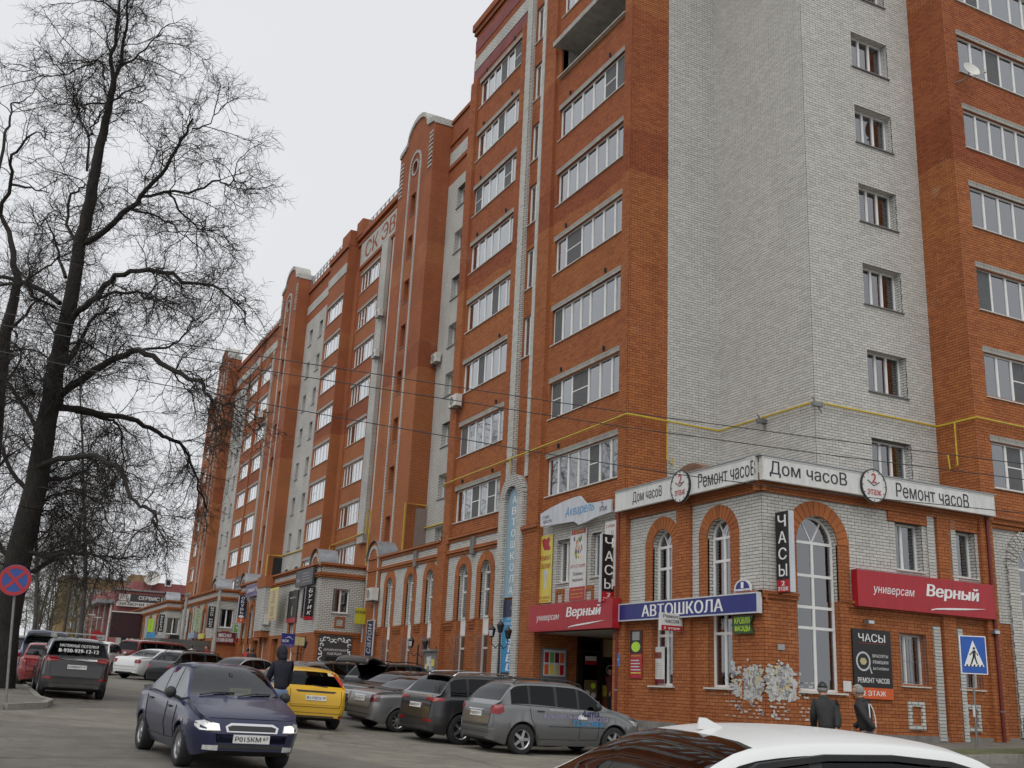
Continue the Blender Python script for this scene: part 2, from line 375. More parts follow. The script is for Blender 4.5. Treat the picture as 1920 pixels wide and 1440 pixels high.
def ring(mb, fr, c, zs, r0, r1, n0, n1, k=17, a0=0, a1=math.pi):
    """arch of separate wedge bricks"""
    for i in range(k):
        t0 = a0+(a1-a0)*(i+.07)/k; t1 = a0+(a1-a0)*(i+.93)/k
        q = [(r0, t0), (r1, t0), (r1, t1), (r0, t1)]
        V = [fr.p(c+r*math.cos(t), zs+r*math.sin(t), n) for n in (n0, n1) for r, t in q]
        mb.add(V, [(0, 1, 2, 3), (4, 7, 6, 5), (0, 4, 5, 1), (1, 5, 6, 2), (2, 6, 7, 3), (3, 7, 4, 0)])

_wm = {}
def cached(key, fn):
    if key not in _wm: _wm[key] = fn()
    return _wm[key]
def mesh_of(mb, m, name):
    me = newmesh(name, mb.v, mb.f); me.materials.append(m); return me
def window(parent, fr, u0, u1, z0, z1, cols, n=-.12, room=1.2, lint=True, far=False, split=(), screens=(), curtains=(), opened=(), glazed=True, sillout=.07, dark=False, bars=.055):
    wd, h = u1-u0, z1-z0; nc = len(cols); tot = sum(cols); wd_ = round(wd, 3); t = bars
    edges = [0]
    for c in cols: edges.append(edges[-1]+c/tot*wd)
    if not glazed:
        w_ = obj('open_loggia', cached(('slab', wd_), lambda: mesh_of(MB().box(-.1, wd+.1, -.42, 1.3, h-.03, h+.2), M_CONC, 'slab')), None, parent, fr.loc(u0, u1, z0), fr.rz)
    else:
        def fm():
            b = MB(); b.box(0, t, -.03, .04, 0, h); b.box(wd-t, wd, -.03, .04, 0, h); b.box(t, wd-t, -.03, .04, 0, t); b.box(t, wd-t, -.03, .04, h-t, h)
            for i, e in enumerate(edges[1:-1]): b.box(e-t*.75, e+t*.75, -.035, .045, t, h-t)
            for i in split: b.box(edges[i]+t*.75, edges[i+1]-t*.75, -.028, .035, h*.52-.02, h*.52+.02)
            return mesh_of(b, M_PVC, 'window')
        w_ = obj('window', cached(('w', wd_, round(h, 3), tuple(cols), tuple(split), t), fm), None, parent, fr.loc(u0, u1, z0, n), fr.rz)
        if far:
            obj('pane', cached(('p', wd_, round(h, 3)), lambda: mesh_of(MB().box(t*.5, wd-t*.5, .0, .012, t*.5, h-t*.5), M_GLASS, 'pane')), None, w_)
        else:
            for i in range(nc):
                pw, ph = edges[i+1]-edges[i], h
                me = cached(('p', round(pw, 3), round(h, 3)), lambda: mesh_of(MB().box(.02, pw-.02, .004, .016, .02, ph-.02), M_GLASS, 'pane'))
                o = obj('pane', me, None, w_, (edges[i], 0, 0))
                if i in screens:
                    obj('insect_screen', cached(('sc', round(pw, 3), round(h, 3)), lambda: mesh_of(MB().box(.05, pw-.05, -.02, -.014, .05, ph-.05), M_MESHN, 'screen')), None, w_, (edges[i], 0, 0))
                if i in opened:
                    def sm():
                        b = MB(); b.box(.03, .09, -.03, .02, .03, ph-.03); b.box(pw-.09, pw-.03, -.03, .02, .03, ph-.03); b.box(.09, pw-.09, -.03, .02, .03, .09); b.box(.09, pw-.09, -.03, .02, ph-.09, ph-.03); return mesh_of(b, M_PVC, 'sash')
                    s_ = obj('sash', cached(('sa', round(pw, 3), round(h, 3)), sm), None, w_, (edges[i], .06, .0)); s_.rotation_euler = (R(-9), 0, 0)
    def rm():
        b = MB(); d = room; a0 = .07
        V = [(0, a0, 0), (wd, a0, 0), (wd, d, 0), (0, d, 0), (0, a0, h), (wd, a0, h), (wd, d, h), (0, d, h)]
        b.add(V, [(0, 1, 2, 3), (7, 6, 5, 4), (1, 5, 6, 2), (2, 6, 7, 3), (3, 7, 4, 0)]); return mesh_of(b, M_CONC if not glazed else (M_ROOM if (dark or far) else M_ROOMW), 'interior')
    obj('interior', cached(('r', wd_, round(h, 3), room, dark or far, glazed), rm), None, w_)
    for (a, b_, kind) in curtains:
        def cm():
            V = []; F = []; k = max(4, int((b_-a)*wd/.05))
            for j in range(k+1):
                x = (a+(b_-a)*j/k)*wd; y = .16+.02*math.sin(j*2.1)
                V += [(x, y, .02), (x, y, h-.02)]
                if j: F.append((2*j-2, 2*j, 2*j+1, 2*j-1))
            return mesh_of(MB().add(V, F), kind, 'curtain')
        obj('curtain', cached(('cu', wd_, round(h, 3), a, b_, kind.name), cm), None, w_)
    def sl():
        b = MB(); b.box(-.05, wd+.05, n-sillout, .0, -.045, -.012); return mesh_of(b, M_PLASTW if not dark else M_STEEL, 'sill')
    obj('sill', cached(('s', wd_, sillout, dark, n), sl), None, w_)
    if lint:
        def lm():
            b = MB(); b.box(-.06, wd+.06, n-.035, -.02, h+.002, h+.2)
            for j in range(int(wd/.16)): b.box(j*.16, j*.16+.08, n-.05, n-.034, h+.12, h+.19)
            return mesh_of(b, M_CONC, 'lintel')
        obj('lintel', cached(('l', wd_, round(h, 3), n), lm), None, w_)
    return w_
def rnd_window(parent, fr, u0, u1, z0, z1, nc=6, **kw):
    cols = [1]*nc
    if random.random() < .4: cols[random.randrange(nc)] = 1.5
    sc = tuple(i for i in range(nc) if random.random() < .17); sp = tuple(i for i in sc if random.random() < .8)
    op = tuple(i for i in range(nc) if i not in sc and random.random() < .12)
    cu = []
    if random.random() < .7: a = round(random.choice([0, .17, .33, .5]), 2); cu.append((a, min(1, a+random.choice([.33, .5, .67])), M_CURT if random.random() < .8 else M_CURT2))
    if random.random() < .15: a = random.choice([.17, .5]); cu.append((a, a+.16, M_BLIND))
    return window(parent, fr, u0, u1, z0, z1, cols, split=sp, screens=sc, opened=op, curtains=cu, **kw)
def arch_window(parent, fr, c, hw, z0, zs, trans, n=-.22, mull=True, white=None, room=1.6, fan=3):
    """round-headed plastic window: transom heights in trans, white = (za, zb) opaque panel"""
    wd = 2*hw; hs = zs-z0; key = ('aw', round(hw, 3), round(hs, 3), tuple(round(q-z0, 3) for q in trans), mull, fan)
    t = .07
    def fm():
        b = MB(); b.box(0, t, -.03, .05, 0, hs); b.box(wd-t, wd, -.03, .05, 0, hs); b.box(t, wd-t, -.03, .05, 0, t)
        f = lambda a, q, d: (a, d, q)
        k = 14
        for i in range(k):
            a0, a1 = math.pi*i/k, math.pi*(i+1)/k
            b.prism([(hw+r*math.cos(a), hs+r*math.sin(a)) for r, a in ((hw-t, a0), (hw, a0), (hw, a1), (hw-t, a1))], f, -.03, .05)
        for q in trans: b.box(t, wd-t, -.035, .05, q-z0-t*.55, q-z0+t*.55)
        if mull: b.box(hw-t*.6, hw+t*.6, -.033, .048, t, max(trans)-z0)
        for j in range(1, fan):
            a = math.pi*j/fan; d = Vector((math.cos(a), math.sin(a))); s = Vector((-d.y, d.x))*.016; o = Vector((hw, max(trans)-z0)); e = o+d*(hw*(1.0)+ (hs-max(trans)+z0)*math.sin(a)-t)
            b.prism([tuple(o+s), tuple(o-s), tuple(e-s), tuple(e+s)], f, -.02, .03)
        return mesh_of(b, M_PVC, 'window')
    w_ = obj('window', cached(key, fm), None, parent, fr.loc(c-hw, c+hw, z0, n), fr.rz)
    ys = [z0]+sorted(trans)
    for a, b_ in zip(ys, ys[1:]):
        op = white and abs(a-white[0]) < .01
        for x0, x1 in (((.03, hw-.01), (hw+.01, wd-.03)) if (mull and not op) else ((.03, wd-.03),)):
            obj('panel' if op else 'pane', cached(('ap', round(x1-x0, 3), round(b_-a, 3), bool(op)), lambda: mesh_of(MB().box(0, x1-x0, .0, .014, .02, b_-a-.02), M_PVC if op else M_GLASS, 'pane')), None, w_, (x0, 0, a-z0))
    top = max(trans)-z0
    def hm():
        poly = [(wd-.03, top+.02), ]+[(hw+(hw-.03)*math.cos(math.pi*i/12), hs+(hw-.03)*math.sin(math.pi*i/12)) for i in range(13)]+[(.03, top+.02)]
        return mesh_of(MB().prism(poly, lambda a, q, d: (a, d, q), 0, .014), M_GLASS, 'pane')
    obj('pane', cached(('hp', round(hw, 3), round(hs-top, 3), round(hs, 3)), hm), None, w_)
    def rm():
        H = hs+hw; b = MB(); V = [(-.3, .07, 0), (wd+.3, .07, 0), (wd+.3, room, 0), (-.3, room, 0), (-.3, .07, H), (wd+.3, .07, H), (wd+.3, room, H), (-.3, room, H)]
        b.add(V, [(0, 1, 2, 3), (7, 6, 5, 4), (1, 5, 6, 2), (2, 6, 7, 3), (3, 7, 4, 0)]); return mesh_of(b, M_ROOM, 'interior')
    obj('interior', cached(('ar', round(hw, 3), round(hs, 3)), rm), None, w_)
    obj('sill', cached(('as', round(hw, 3), n), lambda: mesh_of(MB().box(-.12, wd+.12, n-.1, .0, -.05, -.005), M_PLASTW, 'sill')), None, w_)
    return w_

# ------------------------------------------------------------------ the ground
def ground_sheet(name, xs, ys, fn, m):
    V = [(x, y, fn(x, y)) for y in ys for x in xs]; n = len(xs)
    F = [(j*n+i, j*n+i+1, (j+1)*n+i+1, (j+1)*n+i) for j in range(len(ys)-1) for i in range(n-1)]
    o = obj(name, newmesh(name, V, F, True), m); o['kind'] = 'structure'; return o
def asphalt_mat():
    m, t, b = nodes_of('asphalt'); N = t.nodes.new; k = t.links.new
    g = N('ShaderNodeNewGeometry')
    def noise(s, d=6, r=.65):
        n = N('ShaderNodeTexNoise'); n.inputs['Scale'].default_value = s; n.inputs['Detail'].default_value = d; n.inputs['Roughness'].default_value = r; k(g.outputs['Position'], n.inputs['Vector']); return n
    a, c, f = noise(.35), noise(2.2), noise(60, 3)
    r = N('ShaderNodeValToRGB'); e = r.color_ramp.elements; e[0].position = .32; e[0].color = (.130, .122, .104, 1); e[1].position = .68; e[1].color = (.215, .203, .175, 1); k(a.outputs['Fac'], r.inputs[0])
    r2 = N('ShaderNodeValToRGB'); e = r2.color_ramp.elements; e[0].position = .35; e[0].color = (.74, .73, .72, 1); e[1].position = .62; e[1].color = (1.08, 1.07, 1.05, 1); k(c.outputs['Fac'], r2.inputs[0])
    r3 = N('ShaderNodeValToRGB'); e = r3.color_ramp.elements; e[0].position = .3; e[0].color = (.7, .7, .7, 1); e[1].position = .7; e[1].color = (1.2, 1.2, 1.2, 1); k(f.outputs['Fac'], r3.inputs[0])
    v = N('ShaderNodeTexVoronoi'); v.feature = 'DISTANCE_TO_EDGE'; v.inputs['Scale'].default_value = .28
    wv = N('ShaderNodeMixRGB'); wv.inputs[0].default_value = .25; k(g.outputs['Position'], wv.inputs[1]); k(noise(1.5).outputs['Color'], wv.inputs[2]); k(wv.outputs[0], v.inputs['Vector'])
    cr = N('ShaderNodeValToRGB'); e = cr.color_ramp.elements; e[0].position = .0; e[0].color = (.45, .45, .45, 1); e[1].position = .012; e[1].color = (1, 1, 1, 1); k(v.outputs['Distance'], cr.inputs[0])
    v2 = N('ShaderNodeTexVoronoi'); v2.inputs['Scale'].default_value = .16; k(wv.outputs[0], v2.inputs['Vector']); pr = N('ShaderNodeValToRGB'); e = pr.color_ramp.elements; e[0].position = .2; e[0].color = (.70, .70, .71, 1); e[1].position = .8; e[1].color = (1.12, 1.11, 1.07, 1)
    sr = N('ShaderNodeSeparateColor'); k(v2.outputs['Color'], sr.inputs[0]); k(sr.outputs[0], pr.inputs[0])
    v3 = N('ShaderNodeTexVoronoi'); v3.feature = 'DISTANCE_TO_EDGE'; v3.inputs['Scale'].default_value = 1.1; w3 = N('ShaderNodeMixRGB'); w3.inputs[0].default_value = .35; k(g.outputs['Position'], w3.inputs[1]); k(noise(3).outputs['Color'], w3.inputs[2]); k(w3.outputs[0], v3.inputs['Vector'])
    cf = N('ShaderNodeValToRGB'); e = cf.color_ramp.elements; e[0].position = 0; e[0].color = (.55, .55, .55, 1); e[1].position = .02; e[1].color = (1, 1, 1, 1); k(v3.outputs['Distance'], cf.inputs[0])
    cm = N('ShaderNodeMixRGB'); cm.inputs[2].default_value = (1, 1, 1, 1); k(cf.outputs[0], cm.inputs[1]); mk = N('ShaderNodeValToRGB'); e = mk.color_ramp.elements; e[0].position = .42; e[0].color = (0, 0, 0, 1); e[1].position = .5; e[1].color = (1, 1, 1, 1); k(noise(.22, 3).outputs['Fac'], mk.inputs[0]); k(mk.outputs[0], cm.inputs[0])
    last = r.outputs[0]
    for q in (r2, r3, cr, pr, cm):
        mx = N('ShaderNodeMixRGB'); mx.blend_type = 'MULTIPLY'; mx.inputs[0].default_value = 1; k(last, mx.inputs[1]); k(q.outputs[0], mx.inputs[2]); last = mx.outputs[0]
    k(last, b.inputs['Base Color'])
    rr = N('ShaderNodeMapRange'); rr.inputs['To Min'].default_value = .55; rr.inputs['To Max'].default_value = .9; k(c.outputs['Fac'], rr.inputs['Value']); k(rr.outputs[0], b.inputs['Roughness'])
    bp = N('ShaderNodeBump'); bp.inputs['Strength'].default_value = .35; bp.inputs['Distance'].default_value = .01; k(f.outputs['Fac'], bp.inputs['Height']); k(bp.outputs[0], b.inputs['Normal'])
    return m
M_ASPH = asphalt_mat()
M_PAVE = mat('worn pavement', (.15, .138, .115), .9, var=.3, scale=1.6, bump=.2)
M_SOIL = mat('winter lawn soil', (.10, .11, .05), .95, var=.4, scale=1.2)
M_KERB = mat('kerb concrete', (.25, .24, .21), .9, var=.25, scale=4, bump=.3)
xs = [-400, -200, -100, -50, -25] + [-15+i*1.5 for i in range(41)] + [60, 90, 150, 300, 500]
ys = [-120, -50, -20] + [-8+i*1.5 for i in range(56)] + [80+i*8 for i in range(12)] + [200, 300, 500, 900]
ground_sheet('road', xs, ys, zg, M_ASPH)
# pavement beside the shops and along the side street, a kerb's height above the road
def zp(x, y): return zg(x, y)+.13+.02*max(0, min(x, 18.4)-15.6)
PX = 16.4
ground_sheet('pavement', [PX, 17.2, 18, 19.0], [21.0+i*1.5 for i in range(23)]+[54.9], zp, M_PAVE)
ground_sheet('pavement', [13.0, 14, 15, 16.4], [54.7+i*2 for i in range(40)], zp, M_PAVE)
ground_sheet('pavement', [19.004+i*1.5 for i in range(15)], [20.2, 21, 22, 23.4], zp, M_PAVE)
ground_sheet('pavement', [PX, 17.2, 18, 19.0], [18.9, 19.6, 20.3, 21.0], zp, M_PAVE)
ground_sheet('lawn', [19.0+i*1.5 for i in range(15)], [18.9, 19.5, 20.19], lambda x, y: zp(x, y)+.01, M_SOIL)
def kerb(name, pts, up, wd=.15, fn=None):
    hz = fn or (lambda x, y: zg(x, y)+up)
    k = bpy.data.objects.new(name, None); COL.objects.link(k); k['kind'] = 'structure'
    me = MB().box(0, .985, 0, wd, -.25, 0).build('kerb_stone', M_KERB, None); m_ = me.data; bpy.data.objects.remove(me)
    for (x0, y0), (x1, y1) in zip(pts, pts[1:]):
        L_ = math.hypot(x1-x0, y1-y0); n = max(1, int(L_)); a = math.atan2(y1-y0, x1-x0)
        for i in range(n):
            t = i/n; x, y = x0+(x1-x0)*t, y0+(y1-y0)*t; x2, y2 = x0+(x1-x0)*(t+1/n), y0+(y1-y0)*(t+1/n)
            za, zb = hz(x, y), hz(x2, y2)
            o = obj('kerb_stone', m_, None, k, (x, y, za+random.uniform(-.01, .01)), None); o.rotation_euler = (0, -math.atan2(zb-za, L_/n), a+random.uniform(-.006, .006)); o.scale = (L_/n, 1, 1)
kerb('kerb', [(PX-.15, 54.5), (PX-.15, 18.75), (38, 18.75)], .135, fn=lambda x, y: zp(x+.3, y+.3)+.005)
# the verge on the left, with its kerb turning away at the near end
VG = [(1.72, 95), (1.66, 60), (1.66, 38), (1.72, 31.5), (1.95, 30.2), (1.70, 28.6), (.8, 27.2), (-1.5, 26.2), (-9, 25.3)]
kerb('kerb', VG, .14)
def verge():
    V = []; F = []
    pts = VG; base = len(pts)
    for (x, y) in pts: V.append((x-.02 if y > 30 else x, y, zg(x, y)+.12))
    for (x, y) in pts: V.append((-60 if y > 27 else -62, y+ (0 if y > 27 else 3), zg(-5, y)+.15))
    for i in range(base-1): F.append((i, i+1, base+i+1, base+i))
    o = obj('verge', newmesh('verge', V, F), M_PAVE); o['kind'] = 'structure'
verge()
# ------------------------------------------------------------------ the apartment blocks
def bwall(parent, name, fr, outer, holes=(), kind='o', n=0, depth=.3, geo=True, singles=0):
    b = MB(); sheet(b, fr, outer, holes, n, depth)
    nf = len(b.f); me = newmesh(name, b.v, b.f)
    m0 = (M_MORT if kind == 'o' else M_MORTW) if geo else (M_ORT if kind == 'o' else M_WHT)
    me.materials.append(m0); me.materials.append(M_ORT if kind == 'o' else M_WHT)
    nt_ = len(tessellate_polygon([[Vector((a, c, 0)) for a, c in l] for l in [outer]+list(holes)])); idx = [0]*nt_+[1]*(len(me.polygons)-nt_)
    me.polygons.foreach_set('material_index', idx); o = obj(name, me, None, parent)
    if geo:
        q = Bricks(); q.field(fr, outer, holes, n); q.build('brickwork', M_OR if kind == 'o' else M_WH, o, singles)
    return o
def pilaster(parent, fr, u0, u1, z0, z1, n, kind='o', geo=True, name='pilaster', n0=-.05):
    b = MB(); slab(b, fr, u0, u1, z0, z1, n0, n); o = b.build(name, M_ORT if kind == 'o' else M_WHT, parent)
    if geo:
        q = Bricks(); q.field(fr, rect(u0, u1, z0, z1), (), n); q.build('brickwork', M_OR if kind == 'o' else M_WH, o)
    return o
def band(parent, fr, u0, u1, z0, z1, n, m=None, name='cornice', n0=-.03):
    b = MB(); slab(b, fr, u0, u1, z0, z1, n0, n); return b.build(name, m or M_ORT, parent)
def quoin(parent, fr, uc, z0, z1, w0, w1, n, name='quoin_strip'):
    """column of white brick, wider every second pair of courses"""
    q = Bricks(); b = MB(); slab(b, fr, uc-w0/2, uc+w0/2, z0, z1, -.03, n-.002); o = b.build(name, M_WHT, parent); b = MB(); sheet(b, fr, rect(uc-min(w0, w1)/2+.004, uc+min(w0, w1)/2-.004, z0+.004, z1-.004), (), n+.001); b.build('mortar', M_MORTW, o)
    z = z0; k = 0
    while z < z1-.05:
        ww = w1 if (k//2) % 2 else w0
        if w0 > .35: j_ = uc+(.06 if k % 2 else -.06); q.items += [(fr, (uc-ww/2, j_-.006, z+.008, z+CH-.008), n), (fr, (j_+.006, uc+ww/2, z+.008, z+CH-.008), n)]
        else: q.items.append((fr, (uc-ww/2, uc+ww/2, z+.008, z+CH-.008), n))
        z += CH; k += 1
    q.build('brickwork', M_WH, o); return o
def storeys(z0, n, step): return [z0+step*i for i in range(n)]

# --- corner block
XF, YE = 18.4, 22.4
cb = thing('apartment_block', 'ten storey orange and white brick block at the street corner, nearest the camera', 'building', (24, 30, -.9), world=True)
F0 = FX(XF); fl = storeys(7.0, 8, 3.0); ZT = 33.3
h1 = [rect(29.25, 34.45, z, z+1.45) for z in fl]; h2 = [rect(38.3, 43.1, z, z+1.45) for z in fl]; h3 = [rect(36.02, 36.98, z+.15, z+1.95) for z in fl[2:]]
bwall(cb, 'front_wall', F0, rect(28.7, 44.0, 5.9, ZT), h1+h2+h3, 'o')
for u0, u1 in ((28.7, 29.2), (34.75, 35.72), (37.62, 38.2), (43.25, 44.0)): pilaster(cb, F0, u0, u1, 6.1 if u0 < 30 or u0 > 43 else 5.9, 29.8 if u0 > 37 else ZT, .14)
quoin(cb, F0, 35.87, 8.0, ZT, .27, .25, .16); quoin(cb, F0, 37.3, 8.0, ZT, .5, .46, .22)
for i, z in enumerate(fl):
    rnd_window(cb, F0, 29.25, 34.45, z, z+1.45, 6 if i % 2 else 7) if i != 6 else window(cb, F0, 29.25, 34.45, z, z+1.45, [1], glazed=False, room=1.4)
    rnd_window(cb, F0, 38.3, 43.1, z, z+1.45, 6)
    if i >= 2: window(cb, F0, 36.02, 36.98, z+.15, z+1.95, [1, 1], n=-.1, lint=False, curtains=((0, 1, M_CURT),) if i % 2 else ())
    for u in (30.4, 33.5, 39.2, 42.3):
        if random.random() < .6:
            o = MB().box(0, .06, -.1, .05, 0, .16).build('vent_pipe', M_BLACK, cb, loc=F0.loc(u, u+.06, z+1.72), rz=F0.rz)
band(cb, F0, 37.9, 44.0, 30.55, 31.25, .05, M_WHT, 'white_band'); band(cb, F0, 37.9, 44.0, 29.85, 30.5, .04, mat('maroon render', (.20, .055, .055), .8, var=.3, scale=1), 'render_band'); band(cb, F0, 37.9, 44.0, 31.7, 32.4, .04, MATS['maroon render'], 'render_band')
band(cb, F0, 37.8, 44.1, 32.75, 33.0, .12, M_ORT); band(cb, F0, 37.7, 44.15, 33.0, ZT+.1, .22, M_ORT)
# stepped corner: return of the front, white recess, window face, then the loggia face
FA, FB, FC, FD, FE = FY(28.7), FX(22.1), FY(23.94), FX(27.3), FY(YE)
ZG = 26.6
bwall(cb, 'return_wall', FA, rect(XF-.14, 19.88, 5.9, ZG)); bwall(cb, 'return_wall', FA, rect(XF-.14, 19.88, ZG, ZT), geo=False)
bwall(cb, 'white_wall', FA, rect(19.88, 22.1, 5.9, ZG), kind='w'); bwall(cb, 'white_wall', FA, rect(19.88, 22.1, ZG, ZT), kind='w', geo=False)
bwall(cb, 'white_wall', FB, rect(23.94, 28.7, 5.9, ZG), kind='w', singles=60); bwall(cb, 'white_wall', FB, rect(23.94, 28.7, ZG, ZT), kind='w', geo=False)
cs = storeys(6.76, 9, 2.985); hc = [rect(24.4, 26.1, z, z+1.42) for z in cs]
bwall(cb, 'white_wall', FC, rect(22.1, 27.3, 5.9, ZG), [h for h in hc if h[2][1] < ZG], 'w', depth=.4, singles=200); bwall(cb, 'white_wall', FC, rect(22.1, 27.3, ZG, ZT), [h for h in hc if h[0][1] > ZG], 'w', geo=False)
for i, z in enumerate(cs):
    window(cb, FC, 24.4, 26.1, z, z+1.42, [1, .8, 1], n=-.3, lint=False, dark=True, sillout=.08, curtains=(((.0, .36, M_CURT),) if i % 2 else ((.0, .3, M_CURT), (.33, .62, M_CURT), (.8, 1, M_CURT2))), split=())
bwall(cb, 'side_wall', FD, rect(YE-.02, 23.94, 5.9, ZG), singles=40); bwall(cb, 'side_wall', FD, rect(YE-.02, 23.94, ZG, ZT), geo=False)
es = storeys(6.8, 8, 3.0); he = [rect(27.98, 33.2, z, z+1.5) for z in es]
bwall(cb, 'loggia_wall', FE, rect(27.28, 37, 5.9, ZG), [h for h in he if h[2][1] < ZG]); bwall(cb, 'loggia_wall', FE, rect(27.28, 37, ZG, ZT), [h for h in he if h[0][1] > ZG], geo=False)
for z in es: rnd_window(cb, FE, 27.98, 33.2, z, z+1.5, 7)
MB().box(XF+.1, 40, 22.6, 43.9, ZT-.6, ZT-.3).build('roof', M_CONCD, cb)
MB().add([(37, YE, 5), (37, 44, 5), (37, 44, ZT), (37, YE, ZT), (22.1, 44, ZT), (22.1, 44, 5)], [(0, 1, 2, 3), (1, 5, 4, 2)]).build('rear_wall', M_ORT, cb)
MB().add([(XF, 44, 5.9), (22.1, 44, 5.9), (22.1, 44, ZT), (XF, 44, ZT)], [(0, 1, 2, 3)]).build('end_wall', M_ORT, cb)

# --- stair tower with its rounded gable
def stair_tower(parent, y0, y1, zt, sills, n=0):
    f = FX(20.9); c = (y0+y1)/2; hw = (y1-y0)/2
    r = 1.75
    top = [(y1, 4.5), (y1, zt-1.55), (y1-.35, zt-1.45), (c+r+.25, zt-1.3), (c+r, zt-1.15)]+[(c+r*math.cos(math.pi*i/12), zt-1.15+1.15*math.sin(math.pi*i/12)) for i in range(1, 12)]+[(c-r, zt-1.15), (c-r-.25, zt-1.3), (y0+.35, zt-1.45), (y0, zt-1.55), (y0, 4.5)]
    hol = [rect(c-.42, c+.42, z, z+1.5) for z in sills]
    circ = [(c+.46*math.cos(2*math.pi*i/18), zt-3.75+.46*math.sin(2*math.pi*i/18)) for i in range(18)]
    bwall(parent, 'tower_wall', f, top[::-1], hol+[circ], 'o', depth=.5, geo=False)
    side = FY(y0); bwall(parent, 'tower_side', side, rect(20.9, 22.2, 4.5, zt-1.55), geo=False)
    mb = MB()
    mb.prism([(a, b) for a, b in top if b > 6], lambda a, b, d: (20.9+d, a, b-.01), 1.3, .02)
    mb.build('gable', M_ORT, parent)
    # white coping that follows the gable
    pts = [(a, b) for a, b in top if b > zt-1.6]; cp = MB()
    for (a, b), (a2, b2) in zip(pts, pts[1:]):
        V = [f.p(q, z+dz, d) for d in (.1, -1.3) for (q, z, dz) in ((a, b, -.28), (a2, b2, -.28), (a2, b2, .05), (a, b, .05))]
        cp.add(V, [(0, 1, 2, 3), (4, 7, 6, 5), (0, 4, 5, 1), (1, 5, 6, 2), (2, 6, 7, 3), (3, 7, 4, 0)])
    V = [side.p(q, z, d) for d in (.06, -.05) for (q, z) in rect(20.85, 22.2, zt-1.95, zt-1.5)]
    cp.add(V, [(0, 1, 2, 3), (4, 7, 6, 5), (0, 4, 5, 1), (1, 5, 6, 2), (2, 6, 7, 3), (3, 7, 4, 0)])
    cp.build('coping', M_WHT, parent)
    st = MB()
    for s in (-1, 1): slab(st, f, c+s*.95-.1, c+s*.95+.1, 5.0, zt-3.6, -.02, .06)
    ring(st, f, c, zt-3.6, .85, 1.05, -.02, .06, 13)
    ring(st, f, c, zt-3.75, .46, .58, -.02, .05, 18, 0, 2*math.pi)
    st.build('white_strip', M_WHT, parent)
    qb = MB()
    for s in (-1, 1):
        for i in range(9):
            zz = zt-4.9+i*.3; slab(qb, f, c+s*(hw-.45)-.28, c+s*(hw-.45)+.28, zz, zz+.14, -.02, .05)
    qb.build('white_quoin', M_WHT, parent)['kind'] = 'stuff'
    MB().lathe([(.44, 0), (.0, .001)], 18, 'X', (21.2, c, zt-3.75)).build('round_pane', M_GLASS, parent)
    for z in sills: window(parent, f, c-.42, c+.42, z, z+1.5, [1, 1], n=-.4, lint=False, far=True, sillout=.04, dark=True)
def fence_rail(parent, X, y0, y1, z):
    b = MB(); n = int((y1-y0)/.9)
    for i in range(n+1): yy = y0+(y1-y0)*i/n; b.box(X-.03, X+.03, yy-.03, yy+.03, z, z+.9)
    for k in (.15, .5, .85): b.box(X-.015, X+.015, y0, y1, z+k-.02, z+k+.02)
    for i in range(n): b.tube([(X, y0+(y1-y0)*i/n, z+.15), (X, y0+(y1-y0)*(i+1)/n, z+.85)], .014, 4); b.tube([(X, y0+(y1-y0)*i/n, z+.85), (X, y0+(y1-y0)*(i+1)/n, z+.15)], .014, 4)
    b.build('roof_railing', M_STEEL, parent)
ts = storeys(8.05, 8, 3.03)
# --- middle block
mbk = thing('apartment_block', 'orange brick block with lettered white parapet, between the first two round gabled towers', 'building', (25, 65, -.5), world=True)
FW = FX(22.1); ws = storeys(7.05, 8, 3.0)
bwall(mbk, 'white_wall', FW, rect(44, 55.95, 4.5, 30.2), [rect(53.1, 54.4, z, z+1.4) for z in ws], 'w', depth=.4, geo=False)
for z in ws: window(mbk, FW, 53.1, 54.4, z, z+1.4, [1, 1], n=-.35, lint=False, far=True, dark=True)
bwall(mbk, 'parapet_wall', FW, rect(44, 55.95, 30.2, 35), geo=False); band(mbk, FW, 50, 55.9, 31.6, 32.5, .04, M_WHT, 'white_band')
for z in (31.25, 33.0, 34.6): band(mbk, FW, 44, 55.9, z, z+.22, .1)
stair_tower(mbk, 55.95, 62.1, 36.4, ts)
FS = FX(22.6); ss = storeys(10.67, 7, 3.07)
bwall(mbk, 'front_wall', FS, rect(62.1, 75.75, 4.5, 34.2), [rect(70.1, 74.5, z, z+1.55) for z in ss]+[rect(70.1, 74.5, 7.6, 9.15)], geo=False)
for z in [7.6]+ss: rnd_window(mbk, FS, 70.1, 74.5, z, z+1.55, 6, far=True)
pilaster(mbk, FS, 74.75, 75.72, 4.5, 31.2, .15, geo=False); pilaster(mbk, FS, 67.7, 69.0, 9.0, 31.3, .3, 'w', geo=False); pilaster(mbk, FS, 65.6, 66.9, 9.5, 31.0, .18, 'w', geo=False)
band(mbk, FS, 62.2, 75.7, 31.25, 31.5, .12); band(mbk, FS, 62.2, 75.7, 33.5, 33.75, .12); band(mbk, FS, 62.2, 75.8, 34.0, 34.4, .25)
pan = band(mbk, FS, 64.5, 74.9, 31.55, 33.45, .08, M_WHT, 'lettered_panel')
lt = bpy.data.objects.new('letter_holder', None); bpy.data.objects.remove(lt)
me_, asp_ = text_mesh('СК ЭВР', .03); me_ = me_.copy(); me_.materials.append(M_ORT)
o = bpy.data.objects.new('lettering', me_); o.location = FS.p(69.7, 32.5, .085); o.rotation_euler = (0, 0, FS.rz); o.scale = (8.2, 1.5, 1.35); link(o, mbk)
MB().box(22.3, 23.2, 74.5, 75.9, 34.3, 35.6).build('chimney', M_ORT, mbk); fence_rail(mbk, 22.7, 63, 74, 34.4)
MB().box(22.7, 36, 44, 75.6, 34.0, 34.15).build('roof', M_CONCD, mbk)

